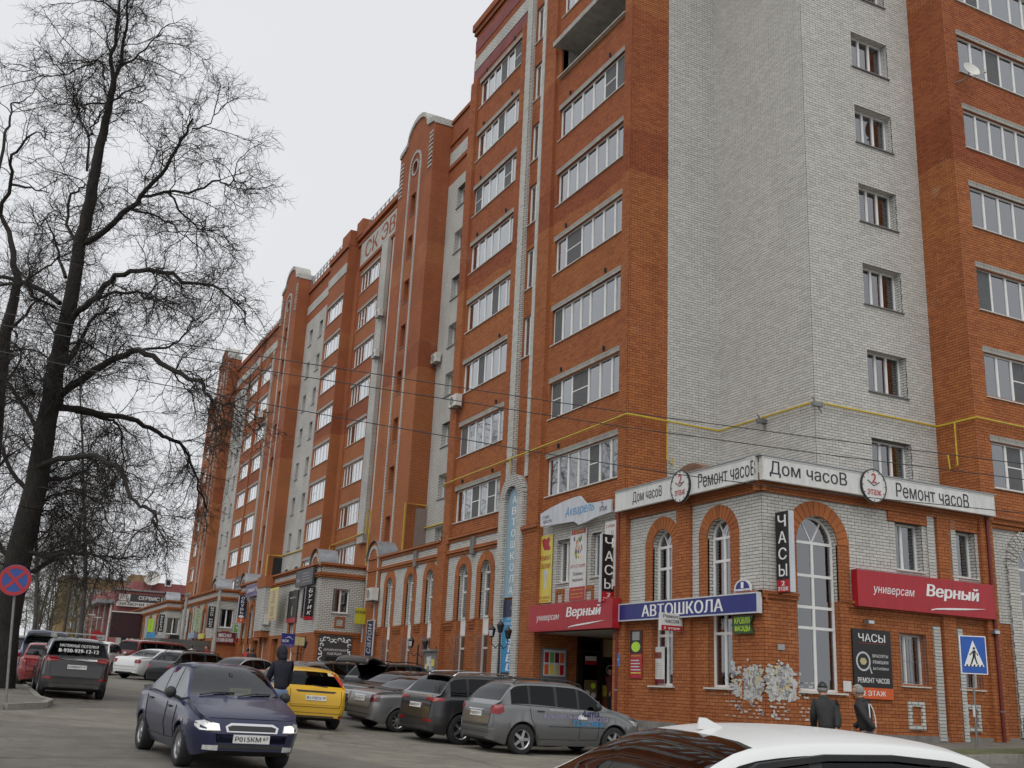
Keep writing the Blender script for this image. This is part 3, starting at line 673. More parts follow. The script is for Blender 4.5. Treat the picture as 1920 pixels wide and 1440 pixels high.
# --- far block
fbk = thing('apartment_block', 'orange and white block furthest along the street, with two round gabled towers', 'building', (25, 105, .4), world=True)
FL = FX(21.7); ls = storeys(10.14, 7, 2.95)
bwall(fbk, 'front_wall', FL, rect(75.75, 80.45, 4.5, 33.6), [rect(75.95, 80.1, z, z+1.5) for z in [7.2]+ls], geo=False)
for z in [7.2]+ls: rnd_window(fbk, FL, 75.95, 80.1, z, z+1.5, 5, far=True)
bwall(fbk, 'side_wall', FY(75.75), rect(21.7, 22.75, 4.5, 33.6), geo=False)
band(fbk, FL, 75.7, 80.5, 31.2, 32.0, .05, M_WHT, 'white_band'); band(fbk, FL, 75.6, 80.5, 33.3, 33.8, .15)
MB().box(21.8, 23, 75.9, 78.0, 33.7, 35.0).build('chimney', M_ORT, fbk); fence_rail(fbk, 21.9, 78, 88, 33.7)
FW2 = FX(22.0); w2 = storeys(7.1, 8, 2.97)
def white_bay(y0, y1, a, b):
    bwall(fbk, 'white_wall', FW2, rect(y0, y1, 4.5, 30.4), [rect(q, q+.95, z, z+1.45) for z in w2 for q in (a, b)], 'w', depth=.4, geo=False)
    for z in w2:
        for q in (a, b): window(fbk, FW2, q, q+.95, z, z+1.45, [1, 1], n=-.35, lint=False, far=True, dark=True)
    bwall(fbk, 'parapet_wall', FW2, rect(y0, y1, 30.4, 33.6), geo=False); band(fbk, FW2, y0, y1, 31.2, 32.0, .05, M_WHT, 'white_band'); band(fbk, FW2, y0, y1, 33.3, 33.8, .15)
white_bay(80.45, 87.75, 82.4, 85.4)
stair_tower(fbk, 87.7, 93.6, 36.6, ts)
l4 = storeys(10.5, 7, 2.97)
bwall(fbk, 'front_wall', FW2, rect(93.6, 110.0, 4.5, 33.6), [rect(u, u+4.0, z, z+1.5) for z in [7.5]+l4 for u in (100.1, 105.2)], geo=False)
for z in [7.5]+l4:
    for u in (100.1, 105.2): rnd_window(fbk, FW2, u, u+4.0, z, z+1.5, 5, far=True)
pilaster(fbk, FW2, 104.3, 104.9, 6.0, 33, .12, geo=False); pilaster(fbk, FW2, 98.9, 99.3, 6.0, 31.0, .12, 'w', geo=False)
band(fbk, FW2, 93.6, 110, 31.2, 32.0, .05, M_WHT, 'white_band'); band(fbk, FW2, 93.6, 110, 33.3, 33.8, .15); fence_rail(fbk, 22.2, 95, 108, 33.7)
white_bay(110.0, 116.6, 111.3, 114.2)
stair_tower(fbk, 116.5, 122.6, 36.6, ts)
bwall(fbk, 'front_wall', FW2, rect(122.6, 133, 4.5, 31.0), [rect(127.6, 131.2, z, z+1.5) for z in [7.5]+l4], geo=False)
for z in [7.5]+l4: rnd_window(fbk, FW2, 127.6, 131.2, z, z+1.5, 4, far=True)
MB().box(22.1, 36, 75.8, 133, 33.2, 33.35).build('roof', M_CONCD, fbk)
MB().add([(22, 133, 4), (36, 133, 4), (36, 133, 33.4), (22, 133, 33.4)], [(0, 1, 2, 3)]).build('end_wall', M_ORT, fbk)

# ------------------------------------------------------------------ the two storey shop row at street level
pod = thing('shop_row', 'two storey brick shop row with tall arched windows, at the foot of the corner block', 'building', (18.4, 30, -1), world=True)
FL0, FR0 = FX(XF), FY(22.1)
ZB = -1.7
def surround(fr, c, hw, r, zs, zs2, n, k):
    b = MB(); f0 = len(b.v)
    slab(b, fr, c-hw-r, c-hw, zs2, zs, -.05, n-.01); slab(b, fr, c+hw, c+hw+r, zs2, zs, -.05, n-.01)
    # continuous mortar arch behind, wedge bricks in front
    V = [fr.p(c+q*math.cos(math.pi*i/k), zs+q*math.sin(math.pi*i/k), d) for d in (-.05, n-.015) for q in (hw+.004, hw+r-.004) for i in range(k+1)]; w = k+1
    b.add(V, [(2*w+i, 2*w+i+1, 3*w+i+1, 3*w+i) for i in range(k)]+[(i, i+1, 2*w+i+1, 2*w+i) for i in range(k)]+[(w+i, w+i+1, 3*w+i+1, 3*w+i) for i in range(k)])
    o = b.build('arch_surround', M_ORT, pod)
    q = MB(); ring(q, fr, c, zs, hw, hw+r, -.03, n, k); w_ = q.build('voussoir_bricks', M_OR, o); w_['kind'] = 'stuff'
def arches(fr, cs_, hw, z0, zs, trans, white=None, r=.38, zs2=2.72, outer_n=.05, fan=3, mull=True):
    for c in cs_:
        surround(fr, c, hw, r, zs, zs2, outer_n, 15)
        arch_window(pod, fr, c, hw, z0, zs, trans, white=white, fan=fan, mull=mull)
def front(fr, u0, u1, ztop, hol, zw=2.72, geo=True, singles=(0, 0)):
    bwall(pod, 'lower_wall', fr, rect(u0, u1, ZB, zw), [clip(h, ZB, zw) for h in hol if h[0][1] < zw], 'o', depth=.35, geo=geo, singles=singles[0])
    bwall(pod, 'upper_wall', fr, rect(u0, u1, zw, ztop), [clip(h, zw, 99) for h in hol if max(q[1] for q in h) > zw], 'w', depth=.35, geo=geo, singles=singles[1])
def clip(h, a, b):
    r_ = []
    for q in [(x, min(max(z, a), b)) for x, z in h]:
        if not r_ or (abs(r_[-1][0]-q[0])+abs(r_[-1][1]-q[1])) > 1e-6: r_.append(q)
    if abs(r_[0][0]-r_[-1][0])+abs(r_[0][1]-r_[-1][1]) < 1e-6: r_.pop()
    if b < 90 and max(z for x, z in h) > b:               # keep only the straight lower part of an arch
        us = [q[0] for q in r_]; return rect(min(us), max(us), min(q[1] for q in r_), b+0)
    return r_
def hole(h, zw=2.72): return h
# corner pavilion, street side
A1, A2, A3 = 26.72, 23.95, 20.28
front(FL0, 22.1, 28.85, 5.75, [arch(A1, .53, .3, 4.4), arch(A2, .53, .3, 4.4)], singles=(60, 60))
arches(FL0, (A1, A2), .53, .3, 4.4, (1.75, 2.72, 3.75, 4.4))
pilaster(pod, FL0, 25.2, 25.9, ZB, 5.6, .1); pilaster(pod, FL0, 28.55, 29.25, ZB, 5.9, .16)
pilaster(pod, FL0, 22.03, 22.95, ZB, 2.55, .07)
# corner pavilion, side street
wu = [rect(23.25, 24.3, 3.8, 5.15), rect(25.45, 26.5, 3.8, 5.15)]; wl = [rect(23.2, 24.22, .6, 2.0), rect(25.4, 26.42, .6, 1.95)]
front(FR0, XF, 27.0, 5.75, [arch(A3, .74, .3, 4.25)]+wu+wl, singles=(90, 90))
arches(FR0, (A3,), .74, .3, 4.25, (1.95, 2.5, 3.35, 4.25), r=.4)
for h in wu: window(pod, FR0, h[0][0], h[1][0], h[0][1], h[2][1], [1, 1.3], n=-.25, lint=False, dark=False, room=1.5, curtains=((.0, 1, M_CURT),))
for h in wl: window(pod, FR0, h[0][0], h[1][0], h[0][1], h[2][1], [1, 1.6], n=-.25, lint=False, dark=False, room=1.5)
pilaster(pod, FR0, XF-.066, 19.45, ZB, 2.55, .07); pilaster(pod, FR0, 24.85, 25.35, -.9, 5.7, .1); pilaster(pod, FR0, 26.62, 27.15, ZB, 5.75, .14)
for z0, z1 in ((-.85, 2.3), (3.0, 5.5)):
    quoin(pod, FR0, 24.62, z0, z1, .27, .27, .05); quoin(pod, FR0, 25.55, z0, z1, .2, .2, .05)
pilaster(pod, FR0, 22.95, 24.5, 5.15, 5.6, .06); pilaster(pod, FR0, 25.4, 26.6, 5.15, 5.6, .06)
for u in (23.35, 25.55):
    b = MB(); f_ = FR0
    for (a, c, z0, z1) in ((u, u+.62, .05, .18), (u, u+.62, -.57, -.44), (u, u+.13, -.44, .05), (u+.49, u+.62, -.44, .05)): slab(b, f_, a, c, z0, z1, -.02, .06)
    b.build('brick_frame', M_WHT, pod)
for h in wl:                                             # window grilles
    b = MB(); n_ = 9
    for i in range(n_+1): x = h[0][0]+(h[1][0]-h[0][0])*i/n_; b.tube([FR0.p(x, h[0][1]+.02, .03), FR0.p(x, h[2][1]-.02, .03)], .0045, 5)
    for z in (.7, 1.25, 1.85): b.tube([FR0.p(h[0][0], z, .03), FR0.p(h[1][0], z, .03)], .0045, 5)
    b.build('window_grille', M_STEEL, pod)
# string courses and cornice round the corner
def strings(fr, u0, u1, z, steps=((0, .12, .05), (.12, .22, .11), (.22, .3, .16)), m=None):
    for a, b_, n_ in steps: band(pod, fr, u0, u1, z+a, z+b_, n_, m or M_ORT)
strings(FL0, 21.95, 23.0, 2.5); strings(FR0, XF-.16, 19.5, 2.5); strings(FR0, 21.35, 26.9, 2.45)
strings(FL0, 21.9, 28.8, 5.45, ((0, .14, .1), (.14, .28, .18), (.28, .4, .26))); strings(FR0, XF-.26, 27.2, 5.45, ((0, .14, .1), (.14, .28, .18), (.28, .4, .26)))
MB().box(18.45, 27.1, 22.15, 28.7, 5.8, 6.0).build('roof', M_CONCD, pod)
b = MB(); b.prism([(19.6+.95*math.cos(math.pi*i/12), 6.0+.75*math.sin(math.pi*i/12)) for i in range(13)], lambda a, q, d: (d, a+5.7, q), 18.35, 20); b.build('barrel_canopy', mat('rusty tin', (.17, .09, .05), .8, var=.4, scale=3), pod)
# bay beyond the corner on the side street
FR1 = FY(22.5)
ha = arch(29.55, .8, .0, 4.35)
bwall(pod, 'lower_wall', FR1, rect(27.0, 37, ZB, 2.6), [rect(28.75, 30.35, .0, 2.6)], 'o', geo=True); bwall(pod, 'upper_wall', FR1, rect(27.0, 37, 2.6, 5.9), [clip(ha, 2.6, 99)], 'w', geo=True)
b = MB(); ring(b, FR1, 29.55, 4.35, .8, 1.3, -.05, .1, 17); b.build('arch_ring', M_WHT, pod)
quoin(pod, FR1, 28.5, -.7, 4.35, .45, .5, .1); quoin(pod, FR1, 30.6, -.7, 4.35, .45, .5, .1)
arch_window(pod, FR1, 29.55, .8, .0, 4.35, (1.2, 1.95, 2.75, 3.6, 4.35), white=(1.95, 2.75))
strings(FR1, 27.15, 37, 5.5, ((0, .14, .1), (.14, .28, .18), (.28, .4, .26)))
# concrete plinth
for fr, a, c in ((FL0, 22.0, 54.7), (FR0, XF, 27.1), (FR1, 27.1, 37)): band(pod, fr, a, c, ZB, -.72, .045, M_CONCD, 'plinth')
# entrance bay under the red sign
fe = [rect(32.5, 33.4, 3.72, 5.2), rect(30.35, 31.0, 3.78, 5.25)]
bwall(pod, 'upper_wall', FL0, rect(29.2, 34.9, 2.0, 6.0), fe, 'w', depth=.3)
for h in fe: window(pod, FL0, h[0][0], h[1][0], h[0][1], h[2][1], [1, 1], n=-.2, lint=False)
for u in (32.75, 30.75):
    b = MB(); f_ = FL0
    for (a, c, z0, z1) in ((u, u+.62, 3.35, 3.48), (u, u+.62, 2.8, 2.93), (u, u+.13, 2.93, 3.35), (u+.49, u+.62, 2.93, 3.35)): slab(b, f_, a, c, z0, z1, -.02, .06)
    b.build('brick_frame', M_ORT, pod)
bwall(pod, 'porch_wall', FX(22.4), rect(29.2, 34.9, ZB, 2.1), geo=False); bwall(pod, 'porch_side', FY(34.6), rect(XF, 22.4, ZB, 2.1))
MB().add([(22.4, 29.2, ZB), (XF, 29.2, ZB), (XF, 29.2, 2.1), (22.4, 29.2, 2.1)], [(0, 1, 2, 3)]).build('porch_side', M_ORT, pod)
MB().box(XF+.02, 22.4, 29.2, 34.9, 2.0, 2.1).build('porch_ceiling', M_PLASTW, pod)
MB().box(XF, 22.4, 29.2, 34.9, -1.6, -.8).build('porch_floor', M_PAVE, pod)
b = MB(); b.box(20.0, 20.1, 34.46, 34.59, -.8, 1.95); b.box(20.95, 21.05, 34.46, 34.59, -.8, 1.95); b.box(20.1, 20.95, 34.46, 34.59, 1.42, 1.52); b.box(20.1, 20.95, 34.46, 34.59, 1.85, 1.95); b.box(20.1, 20.2, 34.47, 34.57, -.8, 1.42); b.box(20.85, 20.95, 34.47, 34.57, -.8, 1.42); b.box(20.2, 20.85, 34.47, 34.57, -.8, -.55)
dr = b.build('door', mat('dark door frame', (.015, .013, .012), .4), pod)
MB().box(20.2, 20.85, 34.5, 34.52, -.55, 1.42).build('pane', M_TINT, dr); MB().box(20.1, 20.95, 34.5, 34.52, 1.52, 1.85).build('pane', M_TINT, dr)
pilaster(pod, FL0, 34.55, 35.8, ZB, 5.95, .2); strings(FL0, 34.6, 35.9, 5.75, ((0, .12, .24), (.12, .26, .3)))
# the tall white arch that frames the blue panel
f_ = FL0; b = MB(); ring(b, f_, 36.88, 7.2, .56, 1.02, -.05, .28, 17); b.build('arch_ring', M_WHT, pod)
for c in (36.88-.79, 36.88+.79):
    pilaster(pod, f_, c-.23, c+.23, ZB, 7.2, .28, 'w', name='arch_pier')
bwall(pod, 'arch_backing', f_, arch(36.88, .56, ZB, 7.2), (), 'o', n=.03, geo=False)
# two arched bay
B1, B2 = 39.42, 41.68
front(FL0, 37.7, 43.5, 5.5, [arch(B1, .48, .5, 4.6), arch(B2, .48, .5, 4.6)]); arches(FL0, (B1, B2), .48, .5, 4.6, (1.55, 2.1, 2.8, 3.9, 4.6), white=(2.1, 2.8), mull=False)
pilaster(pod, FL0, 43.4, 44.35, ZB, 6.1, .2)
C1, C2, C3 = 45.45, 47.95, 50.8
front(FL0, 43.5, 52.3, 5.5, [arch(c, .45, .5, 4.7) for c in (C1, C2, C3)]); arches(FL0, (C1, C2, C3), .45, .5, 4.7, (1.55, 2.1, 2.8, 3.9, 4.7), white=(2.1, 2.8), mull=False)
for c in (B1, B2, C1, C2, C3):                             # iron grilles on the ground floor windows
    b = MB()
    for i in range(7): x = c-.5+i/6*1.0; b.tube([FL0.p(x, .45, .08), FL0.p(x, 2.1, .08)], .008, 5)
    for z in (.6, 1.3, 2.0): b.tube([FL0.p(c-.52, z, .08), FL0.p(c+.52, z, .08)], .008, 5)
    b.build('window_grille', M_STEEL, pod)
for u0, u1 in ((38.0, 38.55), (40.3, 40.8), (42.6, 43.4), (46.35, 47.1), (48.85, 49.95), (51.65, 52.3)): strings(FL0, u0, u1, 2.35, ((0, .12, .06), (.12, .26, .1), (.26, .36, .14)))
for u0, u1, z in ((37.95, 43.4, 5.5), (44.35, 54.2, 5.5)):
    strings(FL0, u0, u1, z, ((0, .13, .08), (.13, .26, .15))); pilaster(pod, FL0, u0, u1, z+.26, z+.62, .02, 'w', name='frieze', geo=u0 < 44); strings(FL0, u0, u1, z+.62, ((0, .13, .08), (.13, .24, .16)))
for u in (40.6, 47.2): b = MB(); slab(b, FL0, u-.08, u+.08, 5.4, 6.15, -.02, .16); slab(b, FL0, u+.12, u+.26, 5.4, 6.15, -.02, .16); b.build('bracket_blocks', M_CONCD, pod)
MB().box(XF+.05, 22.2, 28.9, 54.7, 6.05, 6.2).build('roof', M_CONCD, pod)
def gable_arch(fr, c, hw, zs, back, m=M_ORT):
    b = MB(); b.prism([(c+hw*math.cos(math.pi*i/14), zs+hw*math.sin(math.pi*i/14)) for i in range(15)], lambda a, q, d: fr.p(a, q, d), .1, -.25); b.build('round_gable', m, pod)
    b = MB(); n_ = 14
    V = [fr.p(c+(hw+.1)*math.cos(math.pi*i/n_), zs+(hw+.1)*math.sin(math.pi*i/n_), d) for d in (.2, -back) for i in range(n_+1)]
    b.add(V, [(i, i+1, n_+2+i, n_+1+i) for i in range(n_)]); b.build('barrel_roof', M_TIN, pod, True)
    b = MB(); ring(b, fr, c, zs, hw-.32, hw-.14, .05, .14, 15); b.build('arch_ring', M_WHT, pod)
pilaster(pod, FL0, 52.3, 54.5, ZB, 6.2, .1, geo=False); gable_arch(FL0, 53.4, .95, 6.2, .9)
for a in (52.6, 54.2): quoin(pod, FL0, a, 2.0, 6.2, .14, .14, .12)

# shop fronts that step out towards the street further along
def step_face(Y, X0, X1, zt, zd=2.3):
    f = FY(Y); wx = (X0+X1)/2
    hol = [rect(wx-.5, wx+.42, zt-2.4, zt-1.15)]
    bwall(pod, 'lower_wall', f, rect(X0, X1, ZB, zd), geo=False); bwall(pod, 'upper_wall', f, rect(X0, X1, zd, zt-.6), hol, 'w', geo=False)
    window(pod, f, wx-.5, wx+.42, zt-2.4, zt-1.15, [1, 1], n=-.2, lint=False, room=1.0)
    pilaster(pod, f, X0, X1, zt-.35, zt-.05, .03, 'w', geo=False, name='frieze'); 
    for z, n_ in ((zt-.6, .12), (zt-.48, .18), (zt-.06, .1), (zt+.04, .2)): band(pod, f, X0-.1, X1, z, z+.12, n_)
    bwall(pod, 'frieze_wall', f, rect(X0, X1, zt-.6, zt), geo=False); strings(f, X0-.1, X1, zd-.1, ((0, .14, .06), (.14, .26, .12)))
    b = MB(); u = wx-.3
    for (a, c, z0, z1) in ((u, u+.56, zt-2.7, zt-2.6), (u, u+.56, zt-3.16, zt-3.06), (u, u+.1, zt-3.06, zt-2.7), (u+.46, u+.56, zt-3.06, zt-2.7)): slab(b, f, a, c, z0, z1, -.02, .05)
    b.build('brick_frame', M_ORT, pod)
def far_front(X, y0, y1, zt, arch_c, doors):
    f = FX(X); z_w = 2.4
    hol = [arch(c, .5, 1.0, 4.0) for c in arch_c]; dh = [rect(c-.75, c+.75, zg(X, c)+.1, 2.2) for c in doors]
    bwall(pod, 'lower_wall', f, rect(y0, y1, ZB, z_w), [clip(h, ZB, z_w) for h in hol]+dh, 'o', geo=False); bwall(pod, 'upper_wall', f, rect(y0, y1, z_w, zt-.6), [clip(h, z_w, 99) for h in hol], 'w', geo=False)
    for c in arch_c:
        surround(f, c, .5, .35, 4.0, 2.0, .05, 13); arch_window(pod, f, c, .5, 1.0, 4.0, (2.2, 2.9, 4.0), white=(2.2, 2.9))
    for c in doors:
        o = MB().box(X+.25, X+.32, c-.75, c+.75, zg(X, c), 2.2).build('door', MATS['dark door frame'], pod)
        obj('pane', newmesh('pane', [(X+.24, c-.65, zg(X, c)+.2), (X+.24, c+.65, zg(X, c)+.2), (X+.24, c+.65, 2.0), (X+.24, c-.65, 2.0)], [(0, 1, 2, 3)]), M_TINT, o)
    bwall(pod, 'frieze_wall', f, rect(y0, y1, zt-.6, zt), geo=False)
    pilaster(pod, f, y0+.1, y1-.1, zt-.35, zt-.08, .03, 'w', geo=False, name='frieze')
    for z, n_ in ((zt-.6, .1), (zt-.48, .16), (zt-.06, .1), (zt+.04, .2)): band(pod, f, y0, y1, z, z+.11, n_)
    MB().box(X+.05, 22.2, y0, y1, zt-.15, zt-.02).build('roof', M_CONCD, pod)
step_face(54.7, 15.9, 18.4, 5.85); far_front(15.9, 54.7, 73.6, 5.85, (59.5, 66.2, 69.6, 71.4), (57.2, 63.0, 67.9)); gable_arch(FX(15.9), 55.6, .85, 5.85, .9)
step_face(73.6, 14.4, 15.9, 5.5); far_front(14.4, 73.6, 86.8, 5.5, (77.5, 80.2, 83.2), (75.2, 81.7, 85.2)); gable_arch(FX(14.4), 74.5, .8, 5.5, .9); gable_arch(FX(15.9), 72.6, .8, 5.85, .9)
step_face(86.8, 13.2, 14.4, 5.3); far_front(13.2, 86.8, 118, 5.3, (91, 95, 99, 103, 107), (89, 93, 97, 101)); gable_arch(FX(13.2), 87.7, .75, 5.3, .9)
# oriel with the curtain shop banner
fo = FX(15.35); bwall(pod, 'oriel_wall', fo, rect(64.5, 66.4, 2.7, 5.3), (), 'w', geo=False); bwall(pod, 'oriel_side', FY(64.5), rect(15.35, 15.9, 2.7, 5.3), (), 'w', geo=False)
MB().box(15.3, 15.9, 64.4, 66.5, 5.3, 5.95).build('oriel_cap', M_ORT, pod); MB().box(15.4, 15.9, 64.6, 66.3, 2.3, 2.69).build('oriel_base', M_ORT, pod)
# ------------------------------------------------------------------ signs and fittings on the walls
def sm(name, c, rough=.4, **k): return mat('sign '+name, c, rough, var=k.pop('var', .13), scale=k.pop('scale', 2.5), stretch=(2.2, 2.2, .5), **k)
S_W = sm('white', (.60, .60, .58)); S_BK = sm('black', (.012, .012, .013)); S_RED = sm('red', (.36, .012, .02)); S_BLUE = sm('blue', (.02, .025, .17)); S_GREY = sm('grey', (.30, .30, .30))
S_YEL = sm('yellow', (.60, .50, .08)); S_SKY = sm('sky blue', (.25, .38, .46)); S_CY = sm('cyan', (.03, .25, .50)); S_NAVY = sm('navy', (.015, .02, .06)); S_GRN = sm('green', (.12, .30, .06)); S_LIME = sm('lime', (.45, .70, .05))
S_PUR = sm('purple', (.12, .09, .22)); S_MAR = sm('maroon', (.13, .012, .025)); S_ORG = sm('orange', (.60, .10, .02)); S_DG = sm('dark grey', (.05, .05, .055)); S_PALE = sm('pale grey', (.50, .52, .55)); S_TXT = sm('ink', (.02, .02, .022)); S_RTX = sm('red ink', (.38, .03, .03)); S_SAND = sm('sand', (.50, .42, .22)); S_LT = sm('letter white', (.75, .75, .74)); S_BROWN = sm('brown ink', (.20, .05, .035))
def fx(pl, pr, pt, pb, X):
    m = (pl+pr)/2; v = (pt+pb)/2; return onX(pr, v, X).y, onX(pl, v, X).y, onX(m, pb, X).z, onX(m, pt, X).z
def fy(pl, pr, pt, pb, Y):
    m = (pl+pr)/2; v = (pt+pb)/2; return onY(pl, v, Y).x, onY(pr, v, Y).x, onY(m, pb, Y).z, onY(m, pt, Y).z
def sign(label, fr, box, m, th=.08, n=.05, name='sign', cat='sign', frame=None, group=None, edge=None):
    """flat board against a wall; returns (thing, width, height); local x runs left to right as read, front at y = -th"""
    u0, u1, z0, z1 = box; wd, h = u1-u0, z1-z0
    t = thing(name, label, cat, fr.loc(u0, u1, z0, n), fr.rz, group)
    MB().box(0, wd, -th, 0, 0, h).build('board', m, t)
    if frame:
        b = MB(); e = .035
        for q in ((-.002, e, -.002, h+.002), (wd-e, wd+.002, -.002, h+.002), (e, wd-e, -.002, e), (e, wd-e, h-e, h+.002)): b.box(q[0], q[1], -th-.012, .002, q[2], q[3])
        b.build('frame', frame, t)
    return t, wd, h
def face(t, x0, x1, z0, z1, m, th=.08, name='panel', d=.006): return MB().box(x0, x1, -th-d, -th+.002, z0, z1).build(name, m, t)
def blade_box(pl, pr, pt, pb, Xw):
    Y = onX(pr, (pt+pb)/2, Xw-.08).y; a = fy(pl, pr, pt, pb, Y); return FY(Y), a
def blade(label, pl, pr, pt, pb, Xw, m, edge=None, group=None, name='projecting_sign'):
    """board standing out from the street front, read from down the street"""
    fr, bx = blade_box(pl, pr, pt, pb, Xw)
    t, wd, h = sign(label, fr, bx, m, .12, 0, name, 'sign', group=group)
    b = MB()
    for z in (.18*h, .82*h): b.tube([(wd*.5, -.06, z), (wd+.16, -.06, z)], .015, 6)
    b.build('bracket', M_BLACK, t)
    b = MB().box(-.03, 0, -.123, .003, 0, h); b.build('edge_strip', edge or M_STEEL, t)
    return t, wd, h
def column(t, s, cx, z1, z0, wd, m, th, bold=.02, fill=.72, shear=0):
    k = len(s); st = (z1-z0)/k
    for i, ch in enumerate(s):
        if ch != ' ': lettering(t, ch, cx, z1-st*(i+.5), wd, st*fill, m, -th-.004, bold, shear)
def clock(t, cx, cz, r, th):
    f = lambda a, q, d: (cx+a, d, cz+q)
    ci = lambda r_, n=28: [(r_*math.cos(2*math.pi*i/n), r_*1.02*math.sin(2*math.pi*i/n)) for i in range(n)]
    d = MB().prism(ci(r), f, -th-.06, -th+.02).build('clock_disc', S_W, t)
    b = MB(); 
    for i in range(28):
        a0, a1 = 2*math.pi*i/28, 2*math.pi*(i+1)/28
        b.prism([(q*math.cos(a), q*1.02*math.sin(a)) for q, a in ((r*.955, a0), (r*1.01, a0), (r*1.01, a1), (r*.955, a1))], f, -th-.075, -th)
    b.build('clock_rim', S_TXT, t)
    b = MB()
    for i in range(12): a = math.pi*i/6; s = .006; b.tube([(cx+r*.84*math.cos(a), -th-.066, cz+r*.84*math.sin(a)), (cx+r*.93*math.cos(a), -th-.066, cz+r*.93*math.sin(a))], .011, 4)
    b.tube([(cx-.0, -th-.066, cz+.0*r), (cx-r*.5, -th-.066, cz+r*.3)], .013, 4); b.tube([(cx, -th-.066, cz+.0*r), (cx+r*.45, -th-.066, cz+r*.26)], .013, 4)
    b.build('clock_marks', S_TXT, t)
    lettering(t, '2', cx+.02*r, cz+.46*r, r*.4, r*.58, S_RTX, -th-.07, .03); lettering(t, 'этаж', cx, cz-.40*r, r*1.12, r*.34, S_RTX, -th-.07, .015)
# watch shop fascia, both wings
bx = (21.85, 28.85, 5.68, 6.32)
t, wd, h = sign('white watch shop fascia on the street side of the corner, with a round clock', FL0, bx, S_W, .12, .3, 'shop_sign', frame=M_PLASTW)
X_ = lambda px, py: bx[1]-onX(px, py, XF-.42).y
lettering(t, 'Дом часоВ', X_(1213, 935), .30, 1.62, .40, S_TXT, -.126, .012); lettering(t, 'Ремонт часоВ', X_(1361, 898), .33, 2.55, .42, S_TXT, -.126, .012); clock(t, X_(1278, 914), .30, .47, .12)
bx2 = (XF-.30, 27.0, 5.68, 6.32)
t, wd, h = sign('white watch shop fascia on the side street, with a round clock', FR0, bx2, S_W, .12, .3, 'shop_sign', frame=M_PLASTW)
X2 = lambda px, py: onY(px, py, 22.1-.42).x-bx2[0]
lettering(t, 'Дом часоВ', X2(1517, 895), .33, 2.75, .44, S_TXT, -.126, .012); lettering(t, 'Ремонт часоВ', X2(1750, 937), .32, 2.95, .42, S_TXT, -.126, .012); clock(t, X2(1636, 917), .31, .47, .12)
MB().box(18.0, 27.1, 21.65, 22.2, 6.33, 6.36).build('flashing', M_TIN, pod); MB().box(17.95, 18.6, 22.2, 28.9, 6.33, 6.36).build('flashing', M_TIN, pod)
# driving school
t, wd, h = sign('long blue driving school board with white letters below the arched windows', FL0, (22.0, 28.75, 2.2, 2.74), S_BLUE, .14, .14, 'shop_sign', frame=S_PALE)
lettering(t, 'АВТОШКОЛА', wd*.49, h*.5, 4.0, .36, S_LT, -.145, .035)
t, wd, h = sign('small white and red board hanging in front of the blue driving school board', *((lambda fr, a: (fr, a))(FY(25.6), fy(1235, 1275, 1150, 1183, 25.6))), S_W, .12, 0, 'projecting_sign')
lettering(t, 'Ремонт', wd/2, h*.82, wd*.8, h*.2, S_TXT, -.125, .02); lettering(t, 'часов', wd/2, h*.53, wd*.66, h*.19, S_TXT, -.125, .02); face(t, .01, wd-.01, .005, h*.3, S_RED, .12); lettering(t, '2 этаж', wd/2, h*.15, wd*.78, h*.15, S_LT, -.13, .02)
b = MB(); b.tube([(wd*.5, -.06, h*.8), (wd+.3, -.06, h*.8)], .015, 6); b.build('bracket', M_BLACK, t)
bxk = fx(1382, 1422, 1155, 1189, XF); u0, u1, z0, z1 = bxk; wd, h = u1-u0, z1-z0
t = thing('arrow_sign', 'dark green arrow board with yellow lettering under the blue board', 'sign', FL0.loc(u0, u1, z0, .13), FL0.rz)
MB().prism([(.1, 0), (wd, 0), (wd-.12, h*.5), (wd, h), (.1, h), (-.02, h*.5)], lambda a, q, d: (a, d, q), -.05, 0).build('board', sm('deep green', (.03, .07, .02)), t)
lettering(t, 'КРОВЛЯ', wd*.5, h*.73, wd*.72, h*.36, S_LIME, -.056, .04); lettering(t, 'ФАСАДЫ', wd*.5, h*.27, wd*.72, h*.36, S_LIME, -.056, .04)
u0, u1, z0, z1 = fx(1384, 1416, 1086, 1118, XF); wd, h = u1-u0, z1-z0
t = thing('house_number_plate', 'blue and white half round house number plate above the blue board', 'plate', FL0.loc(u0, u1, z0, .1), FL0.rz)
hp = lambda s: [(wd*(1-s)/2, h*.0), (wd*(1+s)/2, 0)]+[(wd/2+wd*s/2*math.cos(math.pi*i/12), h*.4+h*.58*s*math.sin(math.pi*i/12)) for i in range(13)]
MB().prism(hp(1), lambda a, q, d: (a, d, q), -.04, 0).build('plate', S_W, t); MB().prism([(wd*.1+wd*.8*(0.5-.5*math.cos(math.pi*i/12)), h*.42+h*.46*math.sin(math.pi*i/12)) for i in range(13)], lambda a, q, d: (a, d, q), -.046, -.03).build('blue_field', S_BLUE, t)
lettering(t, '1', wd*.5, h*.63, wd*.16, h*.36, S_LT, -.05, .04); MB().box(wd*.04, wd*.96, -.046, -.03, h*.06, h*.3).build('name_strip', S_BLUE, t); lettering(t, 'ул Свердлова', wd*.5, h*.18, wd*.86, h*.16, S_LT, -.05, .01)
